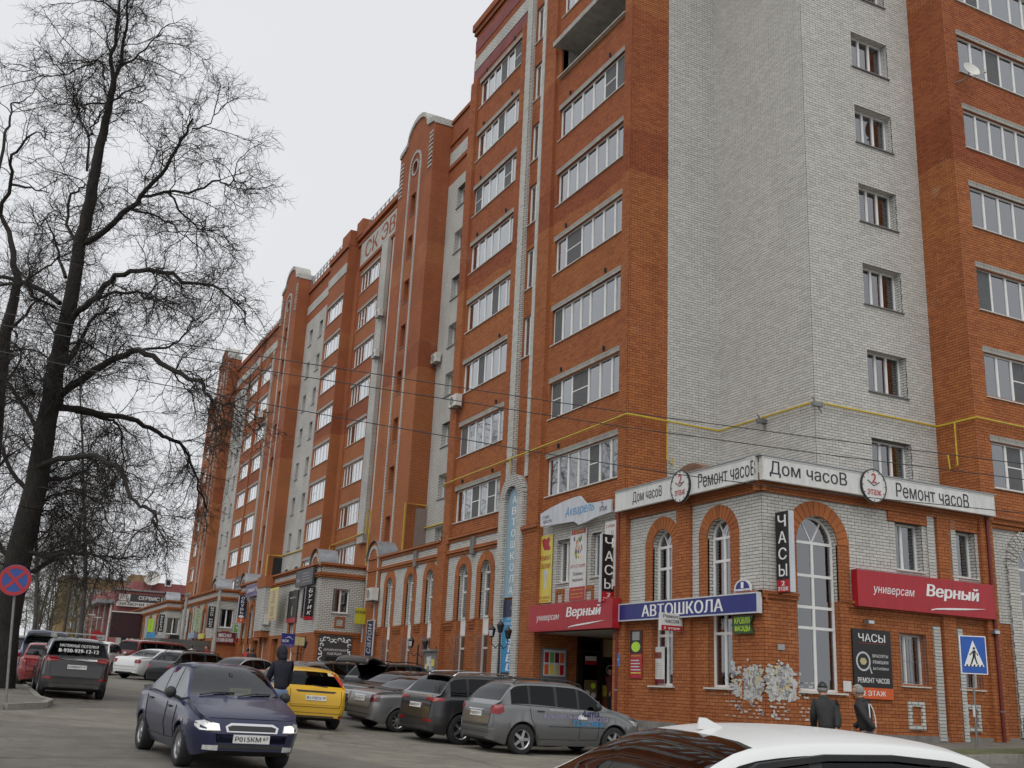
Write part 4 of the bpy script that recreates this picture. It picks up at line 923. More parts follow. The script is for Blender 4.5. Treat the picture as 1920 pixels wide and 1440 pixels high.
# black vertical watch signs
def watch_blade(t, wd, h, th):
    face(t, .01, wd-.01, .01, h*.155, S_RED, th); column(t, 'ЧАСЫ', wd/2, h*.985, h*.17, wd*.62, S_LT, th, .015)
    lettering(t, '2', wd/2, h*.112, wd*.28, h*.055, S_LT, -th-.012, .03); lettering(t, 'этаж', wd/2, h*.045, wd*.78, h*.05, S_LT, -th-.012, .02)
t, wd, h = blade('black vertical watch sign projecting beside the left red supermarket board', 1125, 1151, 1003, 1130, XF, S_BK, S_PALE); watch_blade(t, wd, h, .12)
Xs = onY(1463, 1040, 22.0).x; ub = onX(1489, 1040, Xs).y; z1 = onX(1476, 960, Xs).z; z0 = onX(1476, 1112, Xs).z
t, wd, h = sign('black vertical watch sign projecting beside the big arched corner window', FX(Xs), (ub, 21.98, z0, z1), S_BK, .16, 0, 'projecting_sign'); watch_blade(t, wd, h, .16)
b = MB()
for z in (.2*h, .8*h): b.tube([(-.12, -.07, z), (wd*.5, -.07, z)], .015, 6)
b.build('bracket', M_BLACK, t); MB().box(wd, wd+.02, -.165, .005, 0, h).build('edge_strip', S_PALE, t)
# red supermarket boards
def market(label, fr, bx, n, th):
    t, wd, h = sign(label, fr, bx, S_RED, th, n, 'shop_sign')
    lettering(t, 'универсам', wd*.25, h*.46, wd*.29, h*.24, S_LT, -th-.005, .005, .2); lettering(t, 'Верный', wd*.68, h*.60, wd*.40, h*.44, S_LT, -th-.005, .05, .15)
    f = lambda a, q, d: (a, d, q); up = [(wd*(.51+.42*i/12), h*(.10+.17*(i/12)**.55)) for i in range(13)]; dn = [(x, z-h*.055*math.sin(math.pi*(.15+.85*i/12))) for i, (x, z) in enumerate(up)]
    MB().prism(up+dn[::-1], f, -th-.012, -th+.002).build('swoosh', S_LT, t); return t
market('red supermarket board over the porch on the street side', FL0, (28.75, 34.45, 2.0, 2.93), .22, .3)
market('red supermarket board on the side street wall', FR0, (21.45, 26.85, 2.62, 3.62), .06, .22)
# black watch poster
t, wd, h = sign('black watch repair poster with an orange strip on the side street wall', FR0, (21.37, 22.77, .2, 2.02), S_BK, .04, .045, 'poster', 'poster')
face(t, -.004, wd+.004, -.01, h*.155, S_ORG, .04); lettering(t, '2 ЭТАЖ', wd*.5, h*.075, wd*.6, h*.075, S_LT, -.05, .02)
lettering(t, 'ЧАСЫ', wd*.5, h*.88, wd*.7, h*.12, S_LT, -.045, .01); face(t, wd*.15, wd*.85, h*.795, h*.80, S_RTX, .04); lettering(t, 'РЕМОНТ ЧАСОВ', wd*.5, h*.26, wd*.82, h*.075, S_LT, -.045, .02)
for s, z in (('БРАСЛЕТЫ', .62), ('РЕМЕШКИ', .53), ('БАТАРЕЙКИ', .44)): lettering(t, s, wd*.70, h*z, wd*.4, h*.045, S_LT, -.045)
b = MB()
for i in range(24):
    a0, a1 = 2*math.pi*i/24, 2*math.pi*(i+1)/24
    b.prism([(wd*.25+q*math.cos(a), h*.53+q*math.sin(a)) for q, a in ((.21, a0), (.26, a0), (.26, a1), (.21, a1))], lambda a, q, d: (a, d, q), -.046, -.038)
b.build('watch_ring', S_PALE, t)
MB().prism([(wd*.25+.13*math.cos(a*1.05), h*.53+.1*math.sin(a*1.05)) for a in range(6)], lambda a, q, d: (a, d, q), -.046, -.038).build('watch_face', S_SAND, t)
b = MB()
for k in range(4): b.box(wd*.25+.2+.02*k, wd*.25+.25+.02*k, -.046, -.038, h*.53-.16-.05*k, h*.53-.12-.05*k)
b.build('watch_strap', S_PALE, t)
# beauty studio board
def px_board(label, pts, X, m, name, n=.2):
    q = [onX(x, y, X) for x, y in pts]; u1 = max(p.y for p in q); z0 = min(p.z for p in q)
    t = thing(name, label, 'sign', (X, u1, z0), -math.pi/2); MB().prism([(u1-p.y, p.z-z0) for p in q], lambda a, b_, d: (a, d, b_), -.06, 0).build('board', m, t)
    return t, (lambda x, y: (u1-onX(x, y, X).y, onX(x, y, X).z-z0))
t, P_ = px_board('pale wave shaped beauty studio board above the banners', [(1016, 988), (1016, 964), (1036, 952), (1058, 941), (1078, 933), (1090, 930), (1102, 944), (1120, 942), (1149, 936), (1149, 960), (1120, 970), (1102, 979), (1088, 984), (1078, 978)], XF-.3, S_PALE, 'shop_sign')
for s, x, y, wd_, h_, sh in (('Акварель', 1089, 957, 2.0, .42, .3), ('СТУДИЯ', 1026, 971, .5, .13, 0), ('красоты', 1029, 979, .62, .14, 0), ('2', 1132, 946, .14, .18, 0), ('этаж', 1134, 954, .5, .15, 0)):
    a, c = P_(x, y); lettering(t, s, a, c, wd_, h_, S_CY if s == 'Акварель' else S_NAVY, -.066, 0, sh)
# hanging banners of the porch bay
t, wd, h = sign('yellow shoe repair banner hanging at the left of the porch bay', FL0, fx(1010, 1033, 1004, 1130, XF-.1), S_YEL, .02, .05, 'banner', 'banner')
lettering(t, 'РЕМОНТ', wd*.5, h*.66, wd*.82, h*.07, S_RED, -.026, .02); lettering(t, 'ОБУВИ', wd*.5, h*.54, wd*.76, h*.07, S_RED, -.026, .02); lettering(t, 'ИЗГОТОВЛЕНИЕ', wd*.5, h*.075, wd*.86, h*.035, S_RED, -.026); lettering(t, 'КЛЮЧЕЙ', wd*.5, h*.03, wd*.6, h*.03, S_RED, -.026)
MB().prism([(wd*.15, h*.93), (wd*.3, h*.96), (wd*.5, h*.94), (wd*.7, h*.97), (wd*.8, h*.92), (wd*.7, h*.86), (wd*.85, h*.8), (wd*.8, h*.77), (wd*.35, h*.78), (wd*.25, h*.84)], lambda a, q, d: (a, d, q), -.026, -.018).build('boot_print', S_RED, t)
MB().prism([(wd*.45, h*.2), (wd*.58, h*.2), (wd*.62, h*.38), (wd*.7, h*.44), (wd*.6, h*.49), (wd*.4, h*.48), (wd*.34, h*.42), (wd*.42, h*.37)], lambda a, q, d: (a, d, q), -.026, -.018).build('key_print', S_PALE, t)
t, wd, h = sign('white art studio banner with a red foot between the two porch bay windows', FL0, fx(1067, 1097, 992, 1126, XF-.1), S_W, .02, .05, 'banner', 'banner')
face(t, wd*.06, wd*.94, h*.93, h*.995, S_RED, .02); lettering(t, '2 ЭТАЖ', wd*.5, h*.962, wd*.7, h*.04, S_YEL, -.03, .01); face(t, wd*.02, wd*.98, .01, h*.19, S_RED, .02)
for s, z, w_, m_ in (('АРТ-СТУДИЯ', .475, .9, S_RTX), ('Татьяны', .375, .6, S_TXT), ('Черновой', .285, .66, S_TXT)): lettering(t, s, wd*.5, h*z, wd*w_, h*.052, m_, -.026, .01)
for s, z in (('Картины', .15), ('вышивка и лён', .1), ('Портреты', .05)): lettering(t, s, wd*.5, h*z, wd*.75, h*.03, S_YEL, -.03)
rr = random.Random(3)
for m_ in (S_GRN, S_ORG, S_PUR, S_YEL):
    b = MB()
    for k in range(9):
        x, z, r_ = wd*rr.uniform(.25, .75), h*rr.uniform(.6, .88), rr.uniform(.02, .06); b.prism([(x+r_*math.cos(a*1.26)*rr.uniform(.5, 1), z+r_*1.6*math.sin(a*1.26)) for a in range(5)], lambda a, q, d: (a, d, q), -.026-.001*k, -.018)
    b.build('flower_print', m_, t)['kind'] = 'stuff'
t, wd, h = sign('narrow white banner with red vertical words beside the left watch sign', FL0, fx(1138, 1158, 978, 1100, XF-.1), S_W, .02, .17, 'banner', 'banner')
lettering(t, '2 этаж', wd*.5, h*.93, wd*.8, h*.05, S_RTX, -.026, .01); column(t, 'СТОЛЕШНИЦЫ', wd*.72, h*.86, .03, wd*.25, S_RTX, .02, .02)
# blue panels inside the tall white arch
f_ = FL0; c_ = 36.88
t = thing('panel_sign', 'light blue arched panel with white vertical letters inside the tall white arch', 'sign', f_.loc(c_-.54, c_+.54, 3.4, .06), f_.rz)
MB().prism([(a-c_+.54, b_-3.4) for a, b_ in arch(c_, .54, 3.4, 7.15)], lambda a, q, d: (a, d, q), -.05, 0).build('board', S_SKY, t); column(t, 'АВТОШКОЛА', .56, 4.05, .05, .36, S_LT, .05, .02, .66)
t = thing('panel_sign', 'bright blue hair salon panel with big sideways letters at the foot of the tall arch', 'sign', f_.loc(c_-.54, c_+.54, .35, .06), f_.rz)
MB().box(0, 1.08, -.05, 0, .25, 2.95).build('board', S_CY, t); MB().box(0, 1.08, -.05, 0, 0, .25).build('foot_strip', S_BK, t); MB().box(0, 1.08, -.055, 0, 2.3, 2.95).build('head_panel', S_NAVY, t)
lettering(t, 'САЛОН', .65, 2.25, .6, .12, S_LT, -.06); lettering(t, 'ПАРИКМАХЕРСКАЯ', .58, 2.06, .9, .1, S_LT, -.06); column(t, 'ESTEL', .66, 1.95, .28, .55, S_LT, .05, .03, .8, .15); lettering(t, '2 этаж', .5, .12, .7, .12, S_LT, -.056)
MB().prism([(.7+.07*(1 if i % 2 else .2)*math.cos(math.pi*i/4), 2.65+.1*(1 if i % 2 else .2)*math.sin(math.pi*i/4)) for i in range(8)], lambda a, q, d: (a, d, q), -.06, -.05).build('star_print', S_SKY, t)
# posters near the porch
t, wd, h = sign('tall poster, black and green above and red below, beside the arched window', FL0, fx(1184, 1206, 1183, 1272, XF), S_RED, .02, .03, 'poster', 'poster')
face(t, -.002, wd+.002, h*.52, h*1.002, S_BK, .02); MB().prism([(wd*.5+wd*.38*math.cos(a*.524), h*.66+h*.11*math.sin(a*.524)) for a in range(12)], lambda a, q, d: (a, d, q), -.032, -.02).build('oval_print', S_LIME, t); face(t, wd*.2, wd*.8, h*.8, h*.98, S_GREY, .02, 'figure_print', .012)
lettering(t, 'обувной', wd*.5, h*.47, wd*.8, h*.05, S_YEL, -.026, .01)
for k in range(5): face(t, wd*.08, wd*rr.uniform(.75, .94), h*(.1+.065*k), h*(.125+.065*k), S_PALE if k else S_YEL, .02, 'text_line')
t, wd, h = sign('small blue plate on the pilaster beside the porch', FL0, fx(1155, 1163, 1226, 1250, XF-.16), sm('plate blue', (.03, .17, .45)), .02, .165, 'wall_plate', 'plate'); lettering(t, '24', wd*.5, h*.55, wd*.5, h*.2, S_LT, -.026)
t, wd, h = sign('white framed sales notice in the lower left arched window', FL0, fx(1227, 1248, 1213, 1281, XF+.15), S_W, .015, -.12, 'notice', 'notice'); face(t, wd*.2, wd*.75, h*.68, h*.85, S_BROWN, .015); face(t, 0, wd, 0, h*.11, S_MAR, .015)
for k in range(7): face(t, wd*.15, wd*rr.uniform(.6, .85), h*(.18+.06*k), h*(.19+.06*k), S_GREY, .015, 'text_line')
# display case and door notices in the porch
FP = FY(34.6)
t, wd, h = sign('grey framed display case of leaflets on the porch side wall', FP, (18.5, 19.55, .28, 1.5), M_STEEL, .1, .015, 'display_case', 'display case')
face(t, .07, wd-.07, .24, h-.06, S_PALE, .1)
for i in range(4):
    for j in range(2): face(t, .11+i*(wd-.2)/4, .08+(i+.9)*(wd-.2)/4, .29+j*.42, .64+j*.42, (S_ORG, S_YEL, S_SAND, S_RED, S_GRN, S_MAR, S_ORG, S_SAND)[(i+j*3) % 8], .1, 'leaflet', .014)
t, wd, h = sign('white and red opening hours card on the porch door', FP, (20.3, 20.78, 1.0, 1.3), S_W, .01, .14, 'notice', 'notice'); face(t, 0, wd, 0, .14, S_RED, .01)
t, wd, h = sign('brown sheet of round warning stickers on the porch door', FP, (20.28, 20.82, -.2, .45), sm('brown film', (.16, .11, .05)), .01, .14, 'notice', 'notice')
for x, z, m_ in ((.14, .2, S_W), (.4, .12, S_W), (.38, .45, S_LIME)): MB().prism([(x+.1*math.cos(a*.524), z+.1*math.sin(a*.524)) for a in range(12)], lambda a, q, d: (a, d, q), -.018, -.008).build('sticker', m_, t)
t, wd, h = sign('black watch poster with a yellow foot beside the porch door', FP, (21.12, 21.85, -.1, 1.3), S_BK, .02, .015, 'poster', 'poster'); face(t, 0, wd, 0, .4, S_YEL, .02); lettering(t, '2 этаж', wd/2, .5, .4, .09, S_LT, -.026)
b = MB()
for i in range(20):
    a0, a1 = 2*math.pi*i/20, 2*math.pi*(i+1)/20; b.prism([(wd*.45+q*math.cos(a), .95+q*math.sin(a)) for q, a in ((.14, a0), (.18, a0), (.18, a1), (.14, a1))], lambda a, q, d: (a, d, q), -.026, -.018)
b.build('watch_ring', S_PALE, t)
t, wd, h = sign('dull yellow panel above the watch poster in the porch', FP, (21.1, 21.9, 1.32, 1.95), S_SAND, .02, .015, 'notice', 'notice')

# ---- signs further along the shop row
t, wd, h = sign('dark blue vertical shop board with white script on the low gabled tower', FL0, fx(688, 701, 1163, 1232, XF-.15), S_NAVY, .06, .15, 'shop_sign', frame=S_PALE); lettering(t, 'салон', wd*.5, h*.5, h*.8, wd*.55, S_PALE, -.068, 0, .2, rot=-math.pi/2)
t, wd, h = blade('mustard yellow kitchen shop sign projecting from the first stepped front', 664, 684, 1140, 1170, XF-.02, sm('mustard', (.46, .43, .03)), S_GREY); lettering(t, 'КУХНИ', wd*.5, h*.73, wd*.92, h*.2, S_TXT, -.126, .03)
t, wd, h = sign('white air vent notice under the kitchen sign', FY(54.6), fy(676, 682, 1198, 1219, 54.6), S_PALE, .03, 0, 'notice', 'notice')
t, wd, h = sign('green strip notice under the kitchen sign', FY(54.6), fy(678, 684, 1170, 1196, 54.6), sm('bottle green', (.02, .10, .03)), .03, 0, 'notice', 'notice')
bxp = (16.08, 17.9, -.45, 2.28); t, wd, h = sign('dark dress shop portal board edged with white scrollwork', FY(54.7), bxp, S_DG, .06, .02, 'shop_portal', 'portal')
lettering(t, 'ДИЗАЙНЕРСКАЯ', wd*.5, h*.73, wd*.66, h*.055, S_LT, -.066, .01); lettering(t, 'ОДЕЖДА', wd*.5, h*.655, wd*.44, h*.05, S_LT, -.066, .01)
sc = MB()
def curl(x, z, r_, a0, s):
    pts = [(x+r_*(1-k/11)*math.cos(a0+s*k*.55), -.066, z+r_*(1-k/11)*math.sin(a0+s*k*.55)) for k in range(10)]; sc.tube(pts, [.035*(1-.07*k) for k in range(10)], 5)
for i in range(9): curl(wd*(.08+.105*i), h*.91, .13, i*1.3, 1 if i % 2 else -1)
for i in range(12):
    for x in (.085, .915): curl(wd*x, h*(.06+.068*i), .12, i*1.1+x, 1 if i % 2 else -1)
sc.build('scrollwork', S_LT, t)
d_ = MB().box(wd*.24, wd*.76, -.075, -.055, .0, h*.6).build('door', S_BK, t); MB().box(wd*.36, wd*.64, -.082, -.07, h*.12, h*.52).build('door_pane', sm('shop light', (.22, .18, .12)), d_)
t, wd, h = blade('black boutique sign with white slanted letters, nearest of its pair', 571, 588, 1100, 1163, 15.9, S_BK); column(t, 'БУТИК', wd*.5, h*.97, h*.14, wd*.45, S_LT, .12, .02, .7, .2); face(t, .0, wd, 0, h*.11, S_RED, .12)
t, wd, h = blade('black boutique sign half hidden behind the nearer boutique sign', 566, 575, 1103, 1160, 15.9, S_BK); column(t, 'БУТИК', wd*.5, h*.97, h*.14, wd*.45, S_LT, .12, .02, .7, .2); face(t, .0, wd, 0, h*.11, S_RED, .12)
t, wd, h = sign('charcoal board with fine white lines above the boutique', FX(15.9), fx(557, 588, 1068, 1098, 15.7), S_DG, .1, .15, 'shop_sign', frame=S_DG); lettering(t, 'b Ber', wd*.16, h*.4, wd*.2, h*.22, S_PALE, -.106)
for k in range(4): face(t, wd*.4, wd*(.9-.05*k), h*(.2+.18*k), h*(.235+.18*k), S_GREY, .1, 'text_line')
t, wd, h = sign('tall black banner with a red foot on the white upper wall past the boutique', FX(15.9), fx(539, 556, 1108, 1167, 15.8), S_BK, .03, .06, 'banner', 'banner'); face(t, 0, wd, 0, h*.14, S_RED, .03); lettering(t, 'Stilini', wd*.5, h*.78, wd*.6, h*.05, S_LT, -.036); face(t, wd*.5, wd*.53, h*.22, h*.5, S_LT, .03, 'text_line')
t, wd, h = sign('yellow curtain shop banner on the white oriel', FX(15.35), fx(504, 520, 1103, 1163, 15.3), S_SAND, .03, .03, 'banner', 'banner'); column(t, 'САЛОН ШТОР', wd*.5, h*.92, h*.12, wd*.3, S_BROWN, .03, .03, .7); lettering(t, '1 этаж', wd*.5, h*.05, wd*.7, h*.04, S_RED, -.036); face(t, 0, wd, h*.93, h, S_YEL, .03)
t, wd, h = sign('violet board with white script over the paired arches', FX(15.9), fx(462, 494, 1094, 1116, 15.6), S_PUR, .2, .1, 'shop_sign', frame=S_GREY); lettering(t, 'ремонт бра', wd*.45, h*.5, wd*.72, h*.5, S_LT, -.21, .02)
t, wd, h = blade('navy shoe shop sign with a red numbered foot', 446, 460, 1117, 1168, 15.9, S_NAVY, S_PALE); column(t, 'ОБУВЬ', wd*.5, h*.98, h*.3, wd*.42, S_LT, .12, .03, .72); face(t, 0, wd, 0, h*.17, S_ORG, .12); lettering(t, '2', wd*.5, h*.1, wd*.3, h*.09, S_LT, -.135, .04)
MB().prism([(wd*.5+wd*.38*math.cos(a*.393), h*.23+h*.05*math.sin(a*.393)) for a in range(16)], lambda a, q, d: (a, d, q), -.13, -.12).build('shoe_badge', S_LT, t)
t, wd, h = sign('green square shop board under the shoe shop sign', FY(73.4), fy(437, 456, 1171, 1187, 73.4), S_GRN, .08, 0, 'shop_sign', frame=S_PALE); lettering(t, '100', wd*.5, h*.62, wd*.5, h*.35, S_LT, -.086, .02)
t, wd, h = sign('maroon butcher shop board with two lines of white letters', FY(73.6), fy(401, 441, 1185, 1206, 73.4), S_MAR, .12, .1, 'shop_sign'); lettering(t, 'МЯСНАЯ', wd*.5, h*.7, wd*.6, h*.34, S_LT, -.125, .03); lettering(t, 'КУЛИНАРИЯ', wd*.5, h*.28, wd*.82, h*.34, S_LT, -.125, .03)
q = fy(440, 456, 1193, 1212, 73.0); r_ = (q[1]-q[0])/2; t = thing('round_sign', 'round red and black shop sign beside the butcher board', 'sign', ((q[0]+q[1])/2, 73.0, (q[2]+q[3])/2)); MB().prism([(r_*math.cos(a*.2618), r_*math.sin(a*.2618)) for a in range(24)], lambda a, b_, d: (a, d, b_), -.1, 0).build('disc', S_ORG, t); MB().prism([(-.25*r_+r_*.62*math.cos(a*.2618), .1*r_+r_*.6*math.sin(a*.2618)) for a in range(24)], lambda a, b_, d: (a, d, b_), -.108, -.09).build('emblem', S_MAR, t); MB().tube([(0, 0, -.2), (0, .0, -r_-1.9)], .04, 8).build('post', M_STEEL, t)
Yv = 52.0; q = fy(527, 552, 1188, 1208, Yv); t, wd, h = sign('blue insurance office board with a white swoosh on a post by the arches', FY(Yv), q, S_BLUE, .1, 0, 'shop_sign'); lettering(t, 'ВСК', wd*.32, h*.3, wd*.5, h*.24, S_LT, -.106, .03); face(t, 0, wd, -h*.28, -.01, S_PUR, .1, 'lower_panel', .0)
MB().prism([(wd*.2, h*.52), (wd*.55, h*.75), (wd*.9, h*.42), (wd*.55, h*.68)], lambda a, b_, d: (a, d, b_), -.106, -.098).build('swoosh', S_LT, t); MB().box(wd, wd*1.75, -.09, -.02, -.02, h*.75).build('side_panel', S_SAND, t); MB().tube([(wd*.5, -.03, -.3), (wd*.5, -.03, -2.4)], .05, 8).build('post', M_STEEL, t)
for lab, a, m_, txt, tm in (('black meat and fish sign on the second stepped front', (389, 402, 1137, 1178), S_BK, 'МЯСО РЫБА', S_LT), ('pale green sausage shop sign past the meat and fish sign', (363, 376, 1141, 1184), sm('pale green', (.45, .52, .36)), 'КОЛБАСЫ', S_GRN), ('white vertical sign beside the grey post at the third stepped front', (340, 352, 1143, 1184), S_W, 'КЕРАМИКА', S_NAVY)):
    t, wd, h = blade(lab, *a, 14.4, m_); column(t, txt, wd*.5, h*.97, h*.03, wd*.45, tm, .12, .02, .7)
for lab, a, m_, txt, tm in (('black furniture shop sign far along the shop row', (297, 307, 1152, 1185), S_BK, 'МЕБЕЛИ', S_LT), ('bright lime sign at the far end of the shop row', (277, 287, 1160, 1185), S_LIME, 'ОПТИКА', S_GRN)):
    t, wd, h = blade(lab, *a, 13.2, m_); column(t, txt, wd*.5, h*.95, h*.05, wd*.4, tm, .12, .02, .7)
for k, (lab, a, m_) in enumerate((('pale blue fascia panel over the far doors', (355, 366, 1187, 1197), S_SKY), ('grey violet fascia panel over the far doors', (366, 374, 1188, 1197), S_PUR), ('yellow fascia panel over the far doors', (374, 383, 1188, 1198), S_YEL))): sign(lab, FX(14.4), fx(*a, 14.3), m_, .1, .1, 'fascia_panel')
for lab, a, m_ in (('teal fascia board at the far end of the shop row', (276, 292, 1186, 1199), S_CY), ('grey fascia board at the far end of the shop row', (293, 312, 1190, 1200), S_GREY)): sign(lab, FX(13.2), fx(*a, 13.1), m_, .1, .1, 'fascia_panel')
t, wd, h = sign('black and yellow board over the third stepped front door', FY(86.8), fy(318, 335, 1190, 1204, 86.6), S_BK, .1, .1, 'shop_sign'); face(t, .05, wd-.05, h*.1, h*.4, S_SAND, .1)
t, wd, h = sign('black window board with pale prints on the far block', FX(21.7), fx(441, 463, 1080, 1108, 21.6), S_BK, .05, .1, 'shop_sign')
for i in range(3):
    for j in range(3): face(t, wd*(.15+.28*i), wd*(.3+.28*i), h*(.15+.28*j), h*(.25+.28*j), S_GREY, .05, 'print')

# ---- torn notices pasted round the corner
def scraps():
    rr = random.Random(11); b = {k: MB() for k in ('w', 'y', 'b')}
    layer = [0]
    def rag(fr, u, z, w_, h_, n, key):
        k = rr.randint(6, 11); layer[0] += 1; n += .00012*layer[0]
        poly = [(u+w_*.5*math.cos(2*math.pi*i/k)*rr.uniform(.45, 1.2), z+h_*.5*math.sin(2*math.pi*i/k)*rr.uniform(.4, 1.2)) for i in range(k)]
        b[key].prism(poly, lambda a, q, d: fr.p(a, q, d), n, n+.002)
    for fr, us in ((FL0, (22.05, 23.4)), (FR0, (18.36, 19.5))):
        layer[0] = 0
        for i in range(95): u = rr.uniform(us[0]+.05, us[0]+(.75 if fr is FL0 else .95)); rag(fr, u, rr.uniform(.05, .8), rr.uniform(.16, .36), rr.uniform(.1, .22), .07+.0185, 'w')
        for i in range(190):
            u = rr.uniform(*us); z = rr.triangular(.0, .95, .5) if rr.random() < .85 else rr.uniform(-.4, 1.05); low = u > us[0]+.75
            rag(fr, u, z, rr.uniform(.05, .24), rr.uniform(.04, .17), (.0 if low else .07)+.02, rr.choice('wwwwwwybb'))
        done = set()
        for i in range(900):                               # glue and paper left on single bricks
            k = rr.randint(-5, 6); off = (k % 2)*BW/2; j = rr.randint(int(us[0]/BW), int(us[1]/BW)+1)
            if (k, j) in done: continue
            done.add((k, j)); u = off+BW*j; prom = .07 if u+BW < us[0]+.8 else 0.0
            if u < us[0]-.02 or (prom == 0 and u < us[0]+.8): continue
            if k % 6 == 0 or rr.random() > 1.3-.4*(u-us[0]): continue
            x0, x1, za, zb = u+.012+rr.uniform(0, .07), u+BW-.014-rr.uniform(0, .1), k*CH+.013+rr.uniform(0, .02), k*CH+CH-.013-rr.uniform(0, .02)
            poly = [(x0, za+rr.uniform(0, .02)), ((x0+x1)/2, za+rr.uniform(0, .02)), (x1, za), (x1-rr.uniform(0, .04), (za+zb)/2), (x1, zb), ((x0+x1)/2, zb-rr.uniform(0, .02)), (x0, zb), (x0+rr.uniform(0, .03), (za+zb)/2)]
            b['w'].prism(poly, lambda a, q, d: fr.p(a, q, d), prom+.012, prom+.0195)
    for k, m_ in (('w', sm('paper', (.46, .455, .43), .9, var=.4, scale=11)), ('y', S_SAND), ('b', sm('printed paper', (.22, .22, .25), .9, var=.5, scale=14))):
        o = b[k].build('torn_notices', m_); o['kind'] = 'stuff'; o['label'] = 'torn paper notices and glue pasted round the brick corner'; o['category'] = 'paper'
scraps()
for lab, fr, a in (('white paper notice left of the black watch poster', FR0, (21.02, 21.3, .35, .62)), ('grey plate above the torn notices at the corner', FR0, (18.75, 18.98, 1.3, 1.45))):
    sign(lab, fr, a, S_W if 'white' in lab else S_GREY, .01, .1 if 'grey' in lab else .03, 'notice', 'notice')

# ---- gas pipe
PR = .036
gp = thing('gas_pipe', 'yellow gas pipe running level round the corner block at third floor height', 'pipe', (18.2, 28.5, 8.9), world=True)
zq = 8.92; d_ = .17
pts = [(22.0, 44.2, zq-.1), (XF-d_, 44.2, zq-.1), (XF-d_-.1, 43.9, zq-.05), (XF-d_-.12, 28.4, zq), (XF-d_, 28.4, zq), (22.1-d_, 28.5, zq), (22.1-d_, 23.75, zq), (27.3-d_, 23.75, zq), (27.3-d_, YE-.2, zq), (37, YE-.2, zq)]
MB().tube(pts, PR, 10).build('pipe', M_PIPE, gp, True)
for p in ([(19.75, 28.48, zq), (19.75, 28.48, 7.6), (19.95, 28.48, 7.45), (20.0, 28.48, 7.7)], [(XF-.33, 37.0, zq-.02), (XF-.33, 37.0, 8.25)], [(27.1, 23.0, zq), (27.1, 23.0, 7.5), (27.1, 23.3, 7.4), (27.1, 23.35, 7.9)]): MB().tube(p, .028, 8).build('branch_pipe', M_PIPE, gp, True)
for p in ([(22.1, 23.94, zq), (21.8, 23.6, zq)], [(22.1, 26.2, zq), (21.8, 26.2, zq)]):
    b = MB(); b.box(p[1][0]-.05, p[0][0], p[1][1]-.04, p[1][1]+.12, zq-.18, zq-.04); b.tube([(p[1][0]-.05, p[1][1]+.04, zq+.1), (p[0][0], p[1][1]+.04, zq-.35)], .025, 6); b.build('bracket', M_STEEL, gp)
g2 = thing('gas_pipe', 'yellow gas pipe frame on the side of the first stair tower', 'pipe', (20.7, 55.8, 6.2), world=True)
Yq = 55.8; xa = onY(694+0, 1030, Yq).x
MB().tube([(20.75, Yq, 6.1), (20.75, Yq, 9.9), (22.0, Yq, 9.9), (22.0, Yq, 8.6), (22.0, 45, 8.5)], .05, 8).build('pipe', M_PIPE, g2, True)
MB().box(21.45, 22.1, 55.75, 55.94, 6.1, 9.7).build('render_patch', mat('grey render', (.22, .17, .15), .9), g2)
g3 = thing('gas_pipe', 'yellow gas pipe along the lowest balcony of the lettered parapet block', 'pipe', (22.3, 70, 9.5), world=True)
MB().tube([(20.7, 62.0, 7.2), (22.2, 63, 7.2), (22.2, 66.2, 7.2), (22.2, 66.2, 11), (22.2, 66.8, 11), (22.2, 66.8, 9.6), (22.4, 75.5, 9.5), (22.4, 75.5, 7.0)], .05, 8).build('pipe', M_PIPE, g3, True)
g4 = thing('gas_pipe', 'yellow gas pipe frame on the side of the second stair tower', 'pipe', (20.7, 87.6, 6.2), world=True)
MB().tube([(20.75, 87.55, 6), (20.75, 87.55, 9.8), (21.95, 87.55, 9.8), (21.9, 76, 9.7)], .05, 8).build('pipe', M_PIPE, g4, True)
MB().box(21.3, 22.0, 87.5, 87.7, 5.8, 9.6).build('dark_panel', S_BK, g4)

# ---- air conditioners
def aircon(label, fr, u, z, n=.12, s=1.0):
    t = thing('air_conditioner', label, 'air conditioner', fr.loc(u, u+.8, z, n), fr.rz, 'air conditioner units on the walls'); t.scale = (s, s, s)
    def bm():
        b = MB(); b.box(0, .8, -.3, 0, 0, .55); return mesh_of(b, M_PLASTW, 'casing')
    obj('casing', cached('ac1', bm), None, t)
    def fm():
        b = MB(); b.lathe([(.22, -.302), (.22, -.325), (.2, -.325), (.2, -.302)], 20, 'Y', (.3, 0, .28))
        for i in range(6): a = i*math.pi/6; b.tube([(.3-.2*math.cos(a), -.318, .28-.2*math.sin(a)), (.3+.2*math.cos(a), -.318, .28+.2*math.sin(a))], .006, 4)
        return mesh_of(b, M_PLASTW, 'grille')
    obj('fan_grille', cached('ac2', fm), None, t); obj('fan_opening', cached('ac3', lambda: mesh_of(MB().lathe([(.2, -.304), (.0, -.306)], 20, 'Y', (.3, 0, .28)), M_DARKP, 'fan')), None, t)
    def sd_():
        b = MB()
        for i in range(6): b.box(-.006, 0, -.26+i*.04, -.24+i*.04, .08, .47)
        return mesh_of(b, M_DARKP, 'vent')
    obj('side_vents', cached('ac5', sd_), None, t)
    def km():
        b = MB()
        for x in (.12, .68): b.box(x-.02, x+.02, -.36, n, -.05, -.005); b.tube([(x, -.34, -.03), (x, n-.02, -.35)], .014, 5)
        return mesh_of(b, M_STEEL, 'bracket')
    obj('bracket', cached(('ac4', n), km), None, t); return t
q = onX(822, 672, 22.0); aircon('air conditioner on the white wall beside the first stair tower', FW, q.y-.4, q.z-.3)
q = onX(858, 752, 18.2); aircon('air conditioner at the left edge of the corner block front', F0, q.y-.4, q.z-.3, .16)
